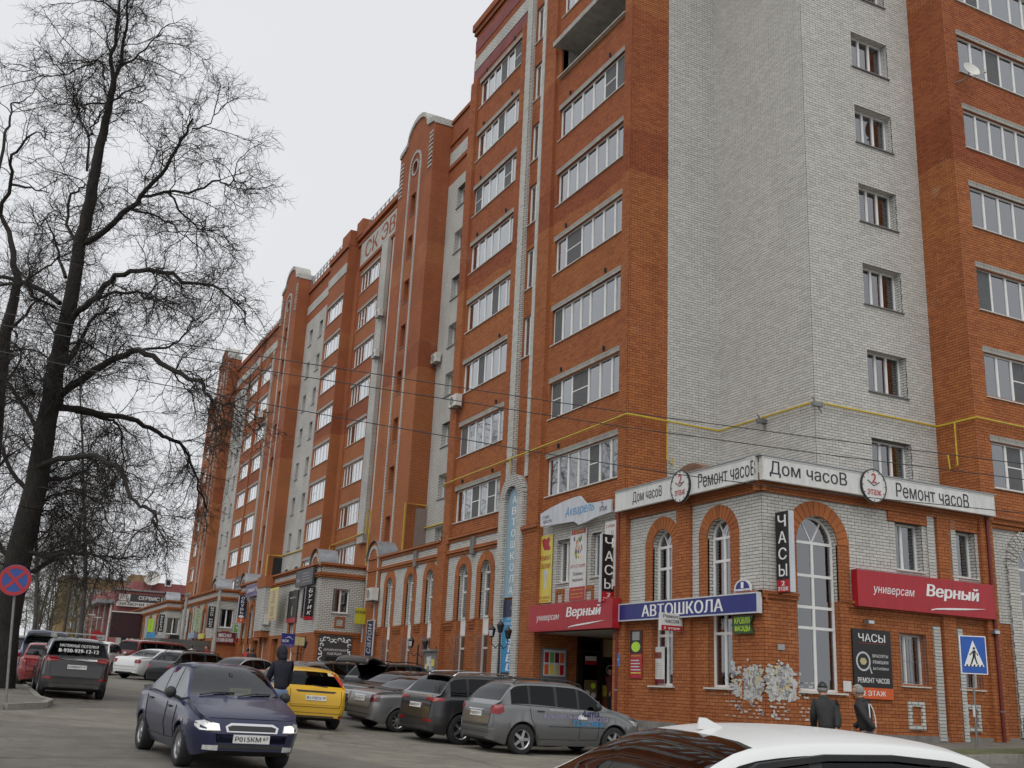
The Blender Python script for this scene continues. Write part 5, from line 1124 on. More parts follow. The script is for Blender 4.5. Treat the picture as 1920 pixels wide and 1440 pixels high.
q = onX(713, 587, 22.2); aircon('upper air conditioner on the white pilaster of the lettered block', FS, q.y-.4, q.z-.3, .32)
q = onX(706, 663, 22.2); aircon('lower air conditioner on the white pilaster of the lettered block', FS, q.y-.4, q.z-.3, .32)
q = onX(697, 1115, XF-.3); aircon('air conditioner on the low gabled tower of the shop row', FL0, q.y-.4, q.z-.3, .12, 1.15)
q = onY(1356, 868, 24.6); aircon('air conditioner on the roof of the corner pavilion below the white walls', FX(q.x+.4), 24.6, 6.15, .1)
q = onX(496, 1165, 15.6); aircon('air conditioner beside the white oriel', FX(15.9), q.y-.4, q.z-.2)
q = onX(490, 778, 21.8); aircon('air conditioner below a balcony window of the far block', FX(22.0), q.y-.4, q.z-.3)
# ---- satellite dish
q = onY(1819, 133, YE-.45)
t = thing('satellite_dish', 'white satellite dish on an arm below a right hand balcony window', 'satellite dish', q)
b = MB(); V = []; n_ = 20
prof = [(0, .0), (.1, .01), (.2, .04), (.27, .075), (.31, .1)]
b.lathe(prof, n_, 'Z'); d = b.build('dish', M_PLASTW, t, True); d.rotation_euler = (R(68), 0, R(-12)); d.scale = (1, 1.1, 1)
b = MB(); b.tube([(0, .05, -.05), (-.15, .2, -.3), (-.3, .45, -.34)], .02, 6); b.build('arm', M_STEEL, t); b = MB(); b.tube([(0, -.02, -.3), (.18, -.4, -.22)], .012, 6); b.box(.14, .22, -.48, -.4, -.26, -.18); b.build('receiver', M_PLASTW, t)
# ---- lamps, bin, boards
for px, py, lab, X in ((1629, 1168, 'small wall floodlight above the black watch poster', None), (1865, 1187, 'small wall floodlight on the pilaster at the right edge', None)):
    q = onY(px, py, 21.9); t = thing('floodlight', lab, 'lamp', q); MB().box(-.11, .11, -.1, .06, -.03, .07).build('housing', M_STEEL, t); MB().box(-.09, .09, -.108, -.1, -.02, .06).build('lens', S_PALE, t); MB().tube([(0, .05, .03), (0, .2, .08)], .012, 6).build('arm', M_BLACK, t)
def lamp_post(label, x, y, top, heads, rot):
    g = zp(x, y); t = thing('street_lantern', label, 'lamp post', (x, y, g), rot, 'black lantern posts along the shop front')
    H = top-g
    MB().lathe([(.13, 0), (.13, .1), (.085, .18), (.075, .6), (.05, .7), (.042, H*.55), (.036, H-.35), (.055, H-.33), (.03, H-.28), (.0, H-.27)], 12).build('post', M_BLACK, t, True)
    offs = [(-.42, 0), (.42, 0), (0, 0)][:3] if heads == 3 else [(-.4, 0), (.4, 0)]
    for ox, oy in offs:
        zh = H-.1 if ox == 0 else H-.28
        b = MB()
        if ox: b.tube([(0, 0, H-.62), (ox*.5, 0, H-.78), (ox*.95, 0, H-.66), (ox, 0, H-.42)], .018, 6)
        else: b.tube([(0, 0, H-.4), (0, 0, H-.2)], .02, 6)
        a = b.build('arm', M_BLACK, t)
        b = MB(); b.lathe([(.05, zh-.15), (.085, zh-.12), (.135, zh+.12), (.15, zh+.14), (.12, zh+.17), (.04, zh+.26), (.02, zh+.31), (0, zh+.33)], 6, 'Z', (ox, oy, 0)); l_ = b.build('lantern_cage', M_BLACK, t)
        MB().lathe([(.052, zh-.11), (.075, zh-.1), (.122, zh+.1)], 6, 'Z', (ox, oy, 0)).build('lantern_glass', S_PALE, t).scale = (1.04, 1.04, 1)
    return t
Xl = 16.9
q = onX(938, 1180, Xl); lamp_post('three headed black lantern post in front of the tall white arch', Xl, q.y, q.z+.12, 3, R(20))
q = onX(785, 1200, Xl); lamp_post('two headed black lantern post in front of the three arched bay', Xl, q.y, q.z+.1, 2, R(20))
q = onX(560, 1202, 14.6); lamp_post('two headed black lantern post near the insurance board', 14.6, q.y, q.z+.1, 2, R(20))
# notice board on legs
q = onX(808, 1225, 17.0); t = thing('notice_board', 'street notice board covered with posters beside the lantern post', 'notice board', (17.0, q.y, zp(17, q.y)), -math.pi/2)
MB().box(-.55, .55, -.05, .05, .7, 1.95).build('panel', M_STEEL, t); MB().box(-.62, .62, -.2, .12, 1.95, 2.02).build('roof', M_STEEL, t)
for x in (-.52, .52): MB().tube([(x, 0, -.1), (x, 0, 2.15)], .025, 8).build('leg', M_BLACK, t)
rr = random.Random(5)
for i in range(14): x, z = rr.uniform(-.5, .3), rr.uniform(.72, 1.65); MB().box(x, x+rr.uniform(.15, .3), -.056-.002*i, -.05, z, z+rr.uniform(.15, .3)).build('poster', rr.choice([S_W, S_PALE, S_YEL, S_SKY, S_SAND, S_GREY]), t)
t = thing('litter_bin', 'grey metal litter bin by the porch', 'bin', (17.75, 29.6, zp(17.75, 29.6))); MB().lathe([(.0, .02), (.2, .02), (.2, .62), (.22, .63), (.22, .66), (.17, .66), (.17, .4), (0, .4)], 20).build('drum', M_STEEL, t, True); MB().lathe([(.215, .3), (.215, .36), (.2, .37)], 20).build('band', M_BLACK, t)
# downpipes of the corner block
for k, (x, y, z0, z1) in enumerate(((XF-.08, 44.08, -.6, 6.3), (XF-.18, 28.98, -.9, 5.9), (26.88, 21.9, -1, 5.6))):
    t = thing('downpipe', ('dark red downpipe between the two arched bays', 'dark red downpipe at the left edge of the corner pavilion', 'dark red downpipe at the right edge of the corner pavilion')[k], 'downpipe', (x, y, z0), world=True)
    MB().tube([(x, y, z0+.15), (x, y, z1)], .055, 10).build('pipe', mat('oxide red paint', (.13, .015, .012), .5), t, True); MB().lathe([(.06, z1-.02), (.12, z1+.15), (.12, z1+.2)], 10, 'Z', (x, y, 0)).build('hopper', MATS['oxide red paint'], t)
    for z in (z0+1, (z0+z1)/2): MB().lathe([(.068, z), (.068, z+.04)], 10, 'Z', (x, y, 0)).build('clip', M_STEEL, t)
# ------------------------------------------------------------------ cars
M_RUB = mat('tyre rubber', (.018, .018, .018), .85, var=.3, scale=12)
M_RIM = mat('alloy rim', (.42, .42, .43), .3, .8, var=.1)
M_CHROME = mat('chrome', (.75, .75, .76), .12, 1, var=.03)
M_RLAMP = mat('red lamp glass', (.22, .004, .006), .18, coat=.5, var=.35, scale=14); M_ALAMP = mat('amber lamp glass', (.45, .12, .01), .12, coat=1); M_CLAMP = mat('clear lamp glass', (.55, .56, .56), .08, .3, coat=1, var=.3, scale=16)
M_LIT = mat('lit headlamp', (.8, .8, .75), .1, emit=(1, .9, .66), es=1.1)
M_SEAT = mat('car seat cloth', (.03, .03, .032), .9); M_LINE = mat('panel gap', (.008, .008, .008), .7); M_PLATE = mat('number plate white', (.62, .62, .60), .4, var=.08, scale=9)
M_UNDER = mat('underbody', (.012, .012, .012), .9)
def paint(name, c, rough=.28, metal=.35, dirt=.25, coat=None):
    """clear coated paint with road dirt low on the body"""
    if name in MATS: return MATS[name]
    m, t, b = nodes_of(name); N = t.nodes.new; k = t.links.new
    tcn = N('ShaderNodeTexCoord'); sp = N('ShaderNodeSeparateXYZ'); k(tcn.outputs['Object'], sp.inputs[0])
    n = N('ShaderNodeTexNoise'); n.inputs['Scale'].default_value = 3; n.inputs['Detail'].default_value = 6; k(tcn.outputs['Object'], n.inputs['Vector'])
    mr_ = N('ShaderNodeMapRange'); mr_.inputs['From Min'].default_value = .85; mr_.inputs['From Max'].default_value = .25; k(sp.outputs['Z'], mr_.inputs['Value'])
    mu = N('ShaderNodeMath'); mu.operation = 'MULTIPLY'; k(mr_.outputs[0], mu.inputs[0]); k(n.outputs['Fac'], mu.inputs[1])
    m2 = N('ShaderNodeMath'); m2.operation = 'MULTIPLY'; m2.inputs[1].default_value = dirt*2.2; m2.use_clamp = True; k(mu.outputs[0], m2.inputs[0])
    mx = N('ShaderNodeMixRGB'); mx.inputs[1].default_value = tuple(c)+(1,); mx.inputs[2].default_value = (.12, .105, .085, 1); k(m2.outputs[0], mx.inputs[0]); k(mx.outputs[0], b.inputs['Base Color'])
    ad = N('ShaderNodeMath'); ad.operation = 'MULTIPLY_ADD'; ad.inputs[1].default_value = .5; ad.inputs[2].default_value = rough; k(m2.outputs[0], ad.inputs[0]); k(ad.outputs[0], b.inputs['Roughness'])
    b.inputs['Metallic'].default_value = metal; b.inputs['Coat Weight'].default_value = coat if coat is not None else (.8 if c[0] < .5 else .25); b.inputs['Coat Roughness'].default_value = .06
    MATS[name] = m; return m
def interp(pts, x):
    if x <= pts[0][0]: return pts[0][1]
    for (a, b), (c, d) in zip(pts, pts[1:]):
        if x <= c: return b+(d-b)*(x-a)/(c-a)
    return pts[-1][1]
def smooth_interp(pts, x):
    # monotone cubic through the profile points
    n = len(pts)
    if x <= pts[0][0]: return pts[0][1]
    if x >= pts[-1][0]: return pts[-1][1]
    d = [(pts[i+1][1]-pts[i][1])/(pts[i+1][0]-pts[i][0]) for i in range(n-1)]
    for i in range(n-1):
        if x <= pts[i+1][0]:
            def tan(j):
                if j == 0: return d[0]
                if j == n-1: return d[-1]
                return 0 if d[j-1]*d[j] <= 0 else 2*d[j-1]*d[j]/(d[j-1]+d[j])
            h = pts[i+1][0]-pts[i][0]; s = (x-pts[i][0])/h; m0, m1 = tan(i)*h, tan(i+1)*h
            return (2*s**3-3*s**2+1)*pts[i][1]+(s**3-2*s**2+s)*m0+(-2*s**3+3*s**2)*pts[i+1][1]+(s**3-s**2)*m1
# profiles: x runs from the rear bumper (0) to the nose (1); heights in metres
PROF = dict(
    sedan=dict(top=[(0, .62), (.008, .80), (.02, .93), (.05, .985), (.14, 1.02), (.19, 1.03), (.34, 1.37), (.42, 1.425), (.50, 1.44), (.57, 1.425), (.61, 1.39), (.755, .985), (.80, .94), (.93, .80), (.975, .72), (.992, .62), (1, .52)],
               belt=[(0, .90), (.2, .955), (.5, .90), (.76, .875), (1, .6)], rear=(.185, .345), wind=(.605, .75), side=[(.235, .40), (.415, .545), (.56, .70)]),
    hatch=dict(top=[(0, .60), (.006, .82), (.02, .98), (.045, 1.05), (.11, 1.33), (.155, 1.45), (.24, 1.49), (.40, 1.50), (.52, 1.49), (.585, 1.44), (.755, 1.0), (.80, .965), (.93, .84), (.975, .74), (.992, .62), (1, .52)],
               belt=[(0, .98), (.2, 1.0), (.5, .95), (.76, .91), (1, .6)], rear=(.05, .135), wind=(.59, .745), side=[(.115, .225), (.24, .395), (.415, .545), (.56, .69)]),
    suv=dict(top=[(0, .60), (.006, .90), (.02, 1.08), (.045, 1.14), (.10, 1.46), (.14, 1.59), (.22, 1.64), (.40, 1.66), (.52, 1.64), (.585, 1.58), (.735, 1.12), (.78, 1.09), (.92, .98), (.97, .86), (.99, .70), (1, .58)],
             belt=[(0, 1.08), (.2, 1.1), (.5, 1.06), (.74, 1.02), (1, .7)], rear=(.05, .125), wind=(.59, .725), side=[(.11, .215), (.23, .39), (.41, .545), (.56, .675)]),
    van=dict(top=[(0, .60), (.006, 1.0), (.02, 1.65), (.05, 1.86), (.1, 1.90), (.4, 1.92), (.66, 1.90), (.72, 1.82), (.86, 1.18), (.90, 1.10), (.96, .98), (.985, .80), (1, .55)],
             belt=[(0, 1.12), (.5, 1.12), (.86, 1.08), (1, .8)], rear=(.012, .035), wind=(.725, .85), side=[(.05, .27), (.29, .50), (.53, .64), (.655, .79)]))
def decal(body, ang, poly, m, name, parent, off=.006, step=.07, c=None):
    """a thin shell laid on the bodywork: poly in (h, z) seen from direction ang"""
    a = R(ang); d = Vector((math.cos(a), math.sin(a), 0)); r = Vector((-math.sin(a), math.cos(a), 0))
    if c: h0 = r.x*c[0]+r.y*c[1]; poly = [(h+h0, z) for h, z in poly]
    bm = bmesh.new(); vs = [bm.verts.new((h, z, 0)) for h, z in poly]; bm.faces.new(vs)
    hs = [p[0] for p in poly]; zs = [p[1] for p in poly]
    for lo, hi, nrm in ((min(hs), max(hs), (1, 0, 0)), (min(zs), max(zs), (0, 1, 0))):
        k = int((hi-lo)/step)
        for i in range(1, k+1):
            c = lo+(hi-lo)*i/(k+1); co = (c, 0, 0) if nrm[0] else (0, c, 0)
            bmesh.ops.bisect_plane(bm, geom=bm.verts[:]+bm.edges[:]+bm.faces[:], plane_co=co, plane_no=nrm)
    ok = True; last = None; miss = []
    for v in bm.verts:
        h, z = v.co.x, v.co.y; o = d*6+r*h+Vector((0, 0, z)); hit = body.ray_cast(o, -d)
        if hit[0] is None: miss.append((v, h, z)); continue
        v.co = hit[0]+d*off; last = hit[0].dot(d) if last is None else min(last, hit[0].dot(d))
    for v, h, z in miss: v.co = d*((last or 0)+off)+r*h+Vector((0, 0, z))
    be = [e for e in bm.edges if e.is_boundary]
    ex = bmesh.ops.extrude_edge_only(bm, edges=be)
    for v in [g for g in ex['geom'] if isinstance(g, bmesh.types.BMVert)]: v.co -= d*(off+.012)
    bmesh.ops.recalc_face_normals(bm, faces=bm.faces[:])
    me = bpy.data.meshes.new(name); bm.to_mesh(me); bm.free()
    me.polygons.foreach_set('use_smooth', [True]*len(me.polygons)); me.set_sharp_from_angle(angle=R(35))
    return obj(name, me, m, parent)
def strip(body, ang, pts, wd, m, name, parent, off=.003):
    """thin line following the bodywork (panel gap, moulding)"""
    a = R(ang); d = Vector((math.cos(a), math.sin(a), 0)); r = Vector((-math.sin(a), math.cos(a), 0)); P3 = []
    for (h0, z0), (h1, z1) in zip(pts, pts[1:]):
        n = max(2, int(math.hypot(h1-h0, z1-z0)/.06))
        for i in range(n+(1 if (h1, z1) == pts[-1] else 0)):
            h, z = h0+(h1-h0)*i/n, z0+(z1-z0)*i/n; hit = body.ray_cast(d*6+r*h+Vector((0, 0, z)), -d)
            if hit[0] is not None: P3.append(hit[0]+d*off)
    if len(P3) < 2: return None
    return MB().tube(P3, wd, 4, False).build(name, m, parent)
def wheel_meshes(rad, style):
    def ty():
        b = MB(); w_ = .1; r0 = rad*.66
        b.lathe([(r0, -w_), (rad*.9, -w_-.012), (rad*.97, -w_+.005), (rad, -w_+.03), (rad, w_-.03), (rad*.97, w_-.005), (rad*.9, w_+.012), (r0, w_)], 32, 'Y'); me = newmesh('tyre', b.v, b.f, True); me.materials.append(M_RUB); return me
    def rm():
        b = MB(); r0 = rad*.67
        b.lathe([(r0+.012, -.104), (r0+.016, -.09), (r0-.012, -.088), (r0-.03, -.07), (r0-.035, -.03)], 32, 'Y')
        k = dict(a=5, b=7, c=8, d=10)[style]
        for i in range(k):
            a = 2*math.pi*i/k; c, s = math.cos(a), math.sin(a); w0, w1 = (.036, .027) if k <= 5 else (.022, .018)
            for sgn in (1,):
                V = []
                for (rr_, ww, y0, y1) in ((.035, w0, -.085, -.05), (r0-.008, w1, -.078, -.04)):
                    for y in (y0, y1):
                        for t in (-ww, ww): V.append((c*rr_-s*t, y, s*rr_+c*t))
                b.add(V, [(0, 1, 5, 4), (2, 6, 7, 3), (0, 4, 6, 2), (1, 3, 7, 5), (4, 5, 7, 6)])
        b.lathe([(0, -.095), (.05, -.092), (.065, -.07), (.065, -.03)], 16, 'Y')
        me = newmesh('rim', b.v, b.f, False); me.materials.append(M_RIM); return me
    def bk(): b = MB(); b.lathe([(rad*.66, -.02), (0, -.019)], 24, 'Y'); b.lathe([(rad*.66, .06), (0, .061)], 24, 'Y'); me = newmesh('brake', b.v, b.f); me.materials.append(M_UNDER); return me
    return cached(('ty', rad), ty), cached(('rim', rad, style), rm), cached(('brk', rad), bk)
def car(name, label, kind, pos, head, pm, L=4.4, W=1.74, Hs=1.0, clear=.20, wr=.31, wb=(.185, .79), rims='b', glass=None, lamps='std', plate_f=None, plate_r=None, rails=False, trim=None, low=None, detail=True, mirror=True, lights_on=False, chrome_line=False, arch=1.17, group='cars standing along the street', cat='car', roofw=.70, z=None, bend=True, handles=True, taper=.15):
    pf = PROF[kind]; g = glass or M_CARGLASS
    x, y = pos[0], pos[1]; ch, sh = math.cos(head), math.sin(head)
    zf = zg(x+ch*1.3, y+sh*1.3); zr = zg(x-ch*1.3, y-sh*1.3); zl = zg(x-sh*.7, y+ch*.7); zrr = zg(x+sh*.7, y-ch*.7)
    t = thing(name, label, cat, (x, y, (zf+zr)/2 if z is None else z), 0, group); t.rotation_euler = (math.atan2(zl-zrr, 1.4), -math.atan2(zf-zr, 2.6), head)
    hw = W/2; half = L/2; sc = Hs
    top = [(a, b*sc) for a, b in pf['top']]; belt = [(a, b*sc) for a, b in pf['belt']]; roofz = max(b for a, b in top)
    wx = [wb[0]*L, wb[1]*L]; ra = wr*arch; wz = wr
    keys = set([a*L for a, b in top])
    for k in ('rear', 'wind'): keys |= set(q*L for q in pf[k])
    for a, b in pf['side']: keys |= {a*L, b*L}
    for c in wx:
        for i in range(-10, 11): keys.add(c+ra*math.sin(i*math.pi/20))
    xx = 0
    while xx < L: keys.add(xx); xx += .11
    keys |= {.015, .035, .07, .12, L-.015, L-.035, L-.07, L-.12, L}
    ks = sorted(k for k in keys if 0 <= k <= L); X = [ks[0]]
    fixed = set([round(q*L, 4) for k in ('rear', 'wind') for q in pf[k]]+[round(q*L, 4) for a in pf['side'] for q in a])
    for k in ks[1:]:
        if k-X[-1] > .008: X.append(k)
        elif round(k, 4) in fixed: X[-1] = k
    S = []
    for x_ in X:
        e = min(x_, L-x_); er = .42 if x_ < half else .55; wv = hw
        if e < er: wv = hw*(1-(taper if x_ < half else taper*1.5)*(1-e/er)**2.2)-(.07*(1-min(1, e/.08))**2)
        zt = smooth_interp(top, x_/L); zb = clear+.10*max(0, 1-e/.35)
        for c in wx:
            dx = abs(x_-c)
            if dx < ra: zb = max(zb, wz+math.sqrt(max(0, ra*ra-dx*dx)))
        zl_ = min(smooth_interp(belt, x_/L), zt-.015)
        tt = max(0, min(1, (zt-zl_)/(roofz-.93*sc)))
        up = zt-zl_
        re = hw*(.93+(roofw-.93)*tt) if tt > 0 else hw*.93
        re = min(re, wv*.95)
        sill = clear+.16
        def zz(v): return max(v, zb)
        sec = [(0, zb), (wv-.2, zb), (wv-.10, zb), (wv-.055, zz(sill*.8)), (wv-.022, zz(sill+.08)), (wv, zz(.52*sc)), (wv-.008, zz(min(.66*sc, zl_-.03))), (wv-.022, zz(zl_-.10)), (wv-.026, zz(zl_-.045)), (wv-.065, zz(zl_))]
        g0 = wv-.085
        sec += [(g0+(re-g0)*.02, zl_+up*.04), (g0+(re-g0)*.26, zl_+up*.30), (g0+(re-g0)*.56, zl_+up*.58), (g0+(re-g0)*.86, zl_+up*.82), (re, zl_+up*.895), (re-.05, zl_+up*.935), (re*.72, zl_+up*.978), (re*.36, zl_+up*.996), (0, zt)]
        S.append(sec)
    n = len(S[0]); V = []
    for i, x_ in enumerate(X):
        for yv, zv in S[i]: V.append((x_-half, yv, zv))
        for yv, zv in S[i][1:-1]: V.append((x_-half, -yv, zv))
    m_ = n+n-2
    def vid(i, j, s): return i*m_+j if (s > 0 or j == 0 or j == n-1) else i*m_+n+j-1
    groups = {}
    def put(key, f): groups.setdefault(key, []).append(f)
    for i in range(len(X)-1):
        xm = (X[i]+X[i+1])/2/L
        for j in range(n-1):
            for s in (1, -1):
                f = [vid(i, j, s), vid(i+1, j, s), vid(i+1, j+1, s), vid(i, j+1, s)]
                f = f[::-1] if s > 0 else f
                if len(set(f)) < 3: continue
                key = 'body'
                if j < 2: key = 'under'
                elif low and j < 4: key = 'low'
                elif 10 <= j <= 12:
                    if pf['side'][0][0] < xm < pf['side'][-1][1]: key = ('pillar', sum(1 for a, b in pf['side'] if b < xm), s)
                    for k, (a, b) in enumerate(pf['side']):
                        if a < xm < b: key = ('side', k, s)
                elif j >= 15:
                    if pf['rear'][0] < xm < pf['rear'][1]: key = 'rear'
                    elif pf['wind'][0] < xm < pf['wind'][1]: key = 'wind'
                put(key, tuple(f))
    put('body', tuple([vid(0, j, 1) for j in range(n)]+[vid(0, j, -1) for j in range(n-2, 0, -1)])); put('body', tuple(([vid(len(X)-1, j, 1) for j in range(n)]+[vid(len(X)-1, j, -1) for j in range(n-2, 0, -1)])[::-1]))
    allf = [f for v in groups.values() for f in v]; bvh = BVHTree.FromPolygons([Vector(v) for v in V], allf)
    def part(key, nm, m, off=0):
        fs = groups.get(key)
        if not fs: return None
        ids = sorted(set(i for f in fs for i in f)); mp = {a: k for k, a in enumerate(ids)}
        me = newmesh(nm, [V[i] for i in ids], [tuple(mp[i] for i in f) for f in fs], True); me.set_sharp_from_angle(angle=R(50)); return obj(nm, me, m, t)
    part('body', 'body', pm); part('under', 'underbody', M_UNDER); part('low', 'sill_cladding', low); [part(k_, 'window_pillar', M_DARKP) for k_ in list(groups) if k_[0] == 'pillar']
    part('rear', 'rear_window', g); part('wind', 'windscreen', M_CARGLASS)
    for k in range(len(pf['side'])):
        for s in (1, -1): part(('side', k, s), 'side_window', g)
    # cabin
    b = MB(); bz = .62*sc; b.box(-half+.22*L, -half+.72*L, -hw+.12, hw-.12, .35, bz); b.box(-half+.69*L, -half+.76*L, -hw+.12, hw-.12, .5, .90*sc)
    if kind == 'sedan': b.box(-half+.16*L, -half+.24*L, -hw+.15, hw-.15, .5, .97*sc)
    cab = b.build('cabin', M_SEAT, t)
    for sx in (.52, .30):
        for s in (-.36, .36):
            b = MB(); cx = -half+sx*L; b.box(cx-.1, cx+.02, s-.22, s+.22, .5, 1.02*sc); b.box(cx-.13, cx-.03, s-.12, s+.12, 1.05*sc, 1.2*sc); b.box(cx-.09, cx-.07, s-.05, s+.05, 1.0*sc, 1.06*sc); b.build('seat', M_SEAT, t)
    # wheels
    tyre, rim, brk = wheel_meshes(wr, rims)
    for c in wx:
        for s in (1, -1):
            o = obj('wheel', tyre, None, t, (c-half, s*(hw-.115), wr)); o.rotation_euler = (0, 0, 0 if s < 0 else math.pi)
            obj('rim', rim, None, o); obj('brake_disc', brk, None, o)
    if detail:
        ztop = lambda q: smooth_interp(top, q)
        # doors, bonnet and boot gaps
        sw = pf['side']; d0, d1 = sw[-1][1]*L-half-.02, sw[-2][1]*L-half+.035
        bl = lambda q: smooth_interp(belt, (q+half)/L)
        for s, ang in ((1, 90), (-1, -90)):
            sg = -1 if s > 0 else 1                           # h coordinate runs along -x on the left side
            H_ = lambda q: sg*q
            zlo = clear+.14; xr = sw[-3][0]*L-half-.01 if len(sw) > 3 else sw[0][0]*L-half+.0
            x1 = wx[1]-half-ra-.06
            strip(bvh, ang, [(H_(x1), bl(x1)-.02), (H_(x1-.02), zlo+.02), (H_(d1), zlo), (H_(d1), bl(d1)-.0)], .006, M_LINE, 'door_gap', t)
            xe = max(xr, wx[0]-half+ra*.3)
            strip(bvh, ang, [(H_(d1-.05), zlo), (H_(wx[0]-half+ra+.05), zlo), (H_(xe), wz+ra+.08), (H_(xe-.05), bl(xe)-.02)], .006, M_LINE, 'door_gap', t)
            for q in (d1+.1, xe+.16):
                if handles: decal(bvh, ang, [(H_(q), bl(q)-.13), (H_(q+.17), bl(q)-.13), (H_(q+.17), bl(q)-.10), (H_(q), bl(q)-.10)], pm if not trim else trim, 'door_handle', t, .025)
            strip(bvh, ang, [(H_(sw[0][0]*L-half), bl(sw[0][0]*L-half)+.012), (H_(d0), bl(d0)+.012)], .008, M_CHROME if chrome_line else M_DARKP, 'window_trim', t)
            for c in wx:                                       # wheel arch lips
                pts = [(H_(c-half+ra*1.03*math.cos(k*math.pi/14)), wz+ra*1.03*math.sin(k*math.pi/14)) for k in range(15)]
                strip(bvh, ang, [p for p in pts if p[1] > clear+.14], .012, low or pm, 'wheel_arch_lip', t, .004)
            if mirror:
                mx_ = d0-.1; zb_ = bl(mx_)+.06; b = MB()
                b.lathe([(.0, -.07), (.05, -.066), (.075, -.04), (.085, .0), (.075, .05), (.04, .075), (0, .08)], 12, 'X', (mx_+.0, s*(hw+.07), zb_+.04)); b.tube([(mx_+.02, s*(hw-.08), zb_-.04), (mx_+.01, s*(hw+.05), zb_+.01)], .02, 6)
                o = b.build('mirror', trim or pm, t, True)
        if bend:
            zc = ztop(.755); strip(bvh, 0, [(-hw*.8, .72*sc), (hw*.8, .72*sc)], .005, M_LINE, 'bonnet_gap', t)
            strip(bvh, 180, [(-hw*.72, .56*sc), (hw*.72, .56*sc)], .006, M_LINE, 'boot_gap', t)
            for s in (1, -1): strip(bvh, 180, [(s*hw*.72, .56*sc), (s*hw*.76, .70*sc), (s*hw*.76, (.95 if kind == 'sedan' else 1.02)*sc)], .006, M_LINE, 'boot_gap', t)
            strip(bvh, 180, [(-hw*.8, .42*sc), (hw*.8, .42*sc)], .006, M_LINE, 'bumper_gap', t); decal(bvh, 180, [(-hw*.62, .27), (hw*.62, .27), (hw*.56, .34), (-hw*.56, .34)], M_DARKP, 'bumper_insert', t, .005)
        fz = .62*sc
        # front lamps and grille, rear lamps, plates
        lm = M_LIT if lights_on else M_CLAMP
        if lamps == 'std':
            for s in (1, -1):
                decal(bvh, s*28, [(s*x_, z_) for x_, z_ in ((-.2, fz-.02), (.12, fz), (.2, fz+.1), (-.14, fz+.08))], lm, 'headlight', t, .012, c=(half-.15, s*hw*.74))
                decal(bvh, 180-s*26, [(-s*x_, z_) for x_, z_ in ((-.16, .74*sc), (.13, .74*sc), (.17, .86*sc), (.05, .91*sc), (-.15, .89*sc))], M_RLAMP, 'tail_light', t, .014, c=(-half+.1, s*hw*.78))
            decal(bvh, 0, [(-hw*.42, fz-.04), (hw*.42, fz-.04), (hw*.44, fz+.05), (-hw*.44, fz+.05)], M_DARKP, 'grille', t, .008)
        decal(bvh, 0, [(-hw*.7, .28), (hw*.7, .28), (hw*.62, .38), (-hw*.62, .38)], M_DARKP, 'air_intake', t, .006)
        for pl, ang, pz in ((plate_f, 0, .46*sc), (plate_r, 180, (.78 if kind != 'suv' else .86)*sc)):
            if pl:
                o = decal(bvh, ang, [(-.26, pz-.056), (.26, pz-.056), (.26, pz+.056), (-.26, pz+.056)], M_PLATE, 'number_plate', t, .018, .5)
                a = R(ang); dd = Vector((math.cos(a), math.sin(a), 0)); hit = bvh.ray_cast(dd*6+Vector((0, 0, pz)), -dd)[0]
                me0, asp = text_mesh(pl[0], .01); q = bpy.data.objects.new('plate_text', me0.copy()); q.data.materials.append(S_TXT); q.scale = (.37, 1, .065); q.rotation_euler = (0, 0, a+math.pi/2)
                rv = Vector((-math.sin(a), math.cos(a), 0)); q.location = hit+dd*.024-rv*.05; link(q, t)
                me0, asp = text_mesh(pl[1], .01); q = bpy.data.objects.new('plate_text', me0.copy()); q.data.materials.append(S_TXT); q.scale = (.075, 1, .045); q.rotation_euler = (0, 0, a+math.pi/2); q.location = hit+dd*.024+rv*.2+Vector((0, 0, .012)); link(q, t)
        if rails:
            for s in (1, -1):
                r0_ = hw*roofw-.05; b = MB(); pts = [(-half+L*q, s*r0_, ztop(q)+dz) for q, dz in ((.15, -.01), (.18, .045), (.35, .05), (.5, .05), (.585, .03), (.6, -.02))]; b.tube(pts, .016, 6); b.build('roof_rail', trim or M_DARKP, t, True)
    t['_dummy'] = 0; del t['_dummy']
    return t, bvh, dict(L=L, hw=hw, half=half, top=top, belt=belt, sc=sc)
def body_text(t, bvh, ang, s, h, z, wd, hh, m, bold=0, shear=0, slope=0, lean=0, off=.006):
    """letters laid flat on the bodywork at (h, z) seen from ang"""
    a = R(ang); d = Vector((math.cos(a), math.sin(a), 0)); r = Vector((-math.sin(a), math.cos(a), 0))
    hit = bvh.ray_cast(d*6+r*h+Vector((0, 0, z)), -d)[0]
    if hit is None: return
    me0, asp = text_mesh(s, bold, shear); q = bpy.data.objects.new('lettering', me0.copy()); q.data.materials.append(m); q.scale = (wd, 1, hh)
    q.rotation_euler = Euler((lean, slope, a+math.pi/2), 'XYZ'); q.location = hit+d*(off+.004); link(q, t); return q
P_BLUE = paint('dark blue paint', (.005, .009, .046), .3, .0, .05, .5); P_WHITE = paint('white paint', (.66, .67, .66), .35, 0, .1); P_GREY = paint('grey paint', (.165, .168, .17), .3, .55, .12); P_DGREY = paint('charcoal paint', (.04, .042, .046), .3, .5, .25); P_SILV = paint('silver paint', (.28, .285, .29), .3, .6, .2)
P_BLACK = paint('black paint', (.008, .008, .009), .2, .1, .35); P_YEL = paint('yellow paint', (.62, .36, .012), .3, .05, .15); P_RED = paint('red paint', (.30, .010, .012), .25, .1, .3); P_LSIL = paint('light silver paint', (.42, .42, .41), .3, .5, .35); P_NAVY = paint('navy paint', (.012, .02, .07), .3, .2, .3); P_DRED = paint('dark red paint', (.16, .01, .012), .3, .1, .3); P_RAV = paint('slate paint', (.022, .022, .024), .3, .3, .35)

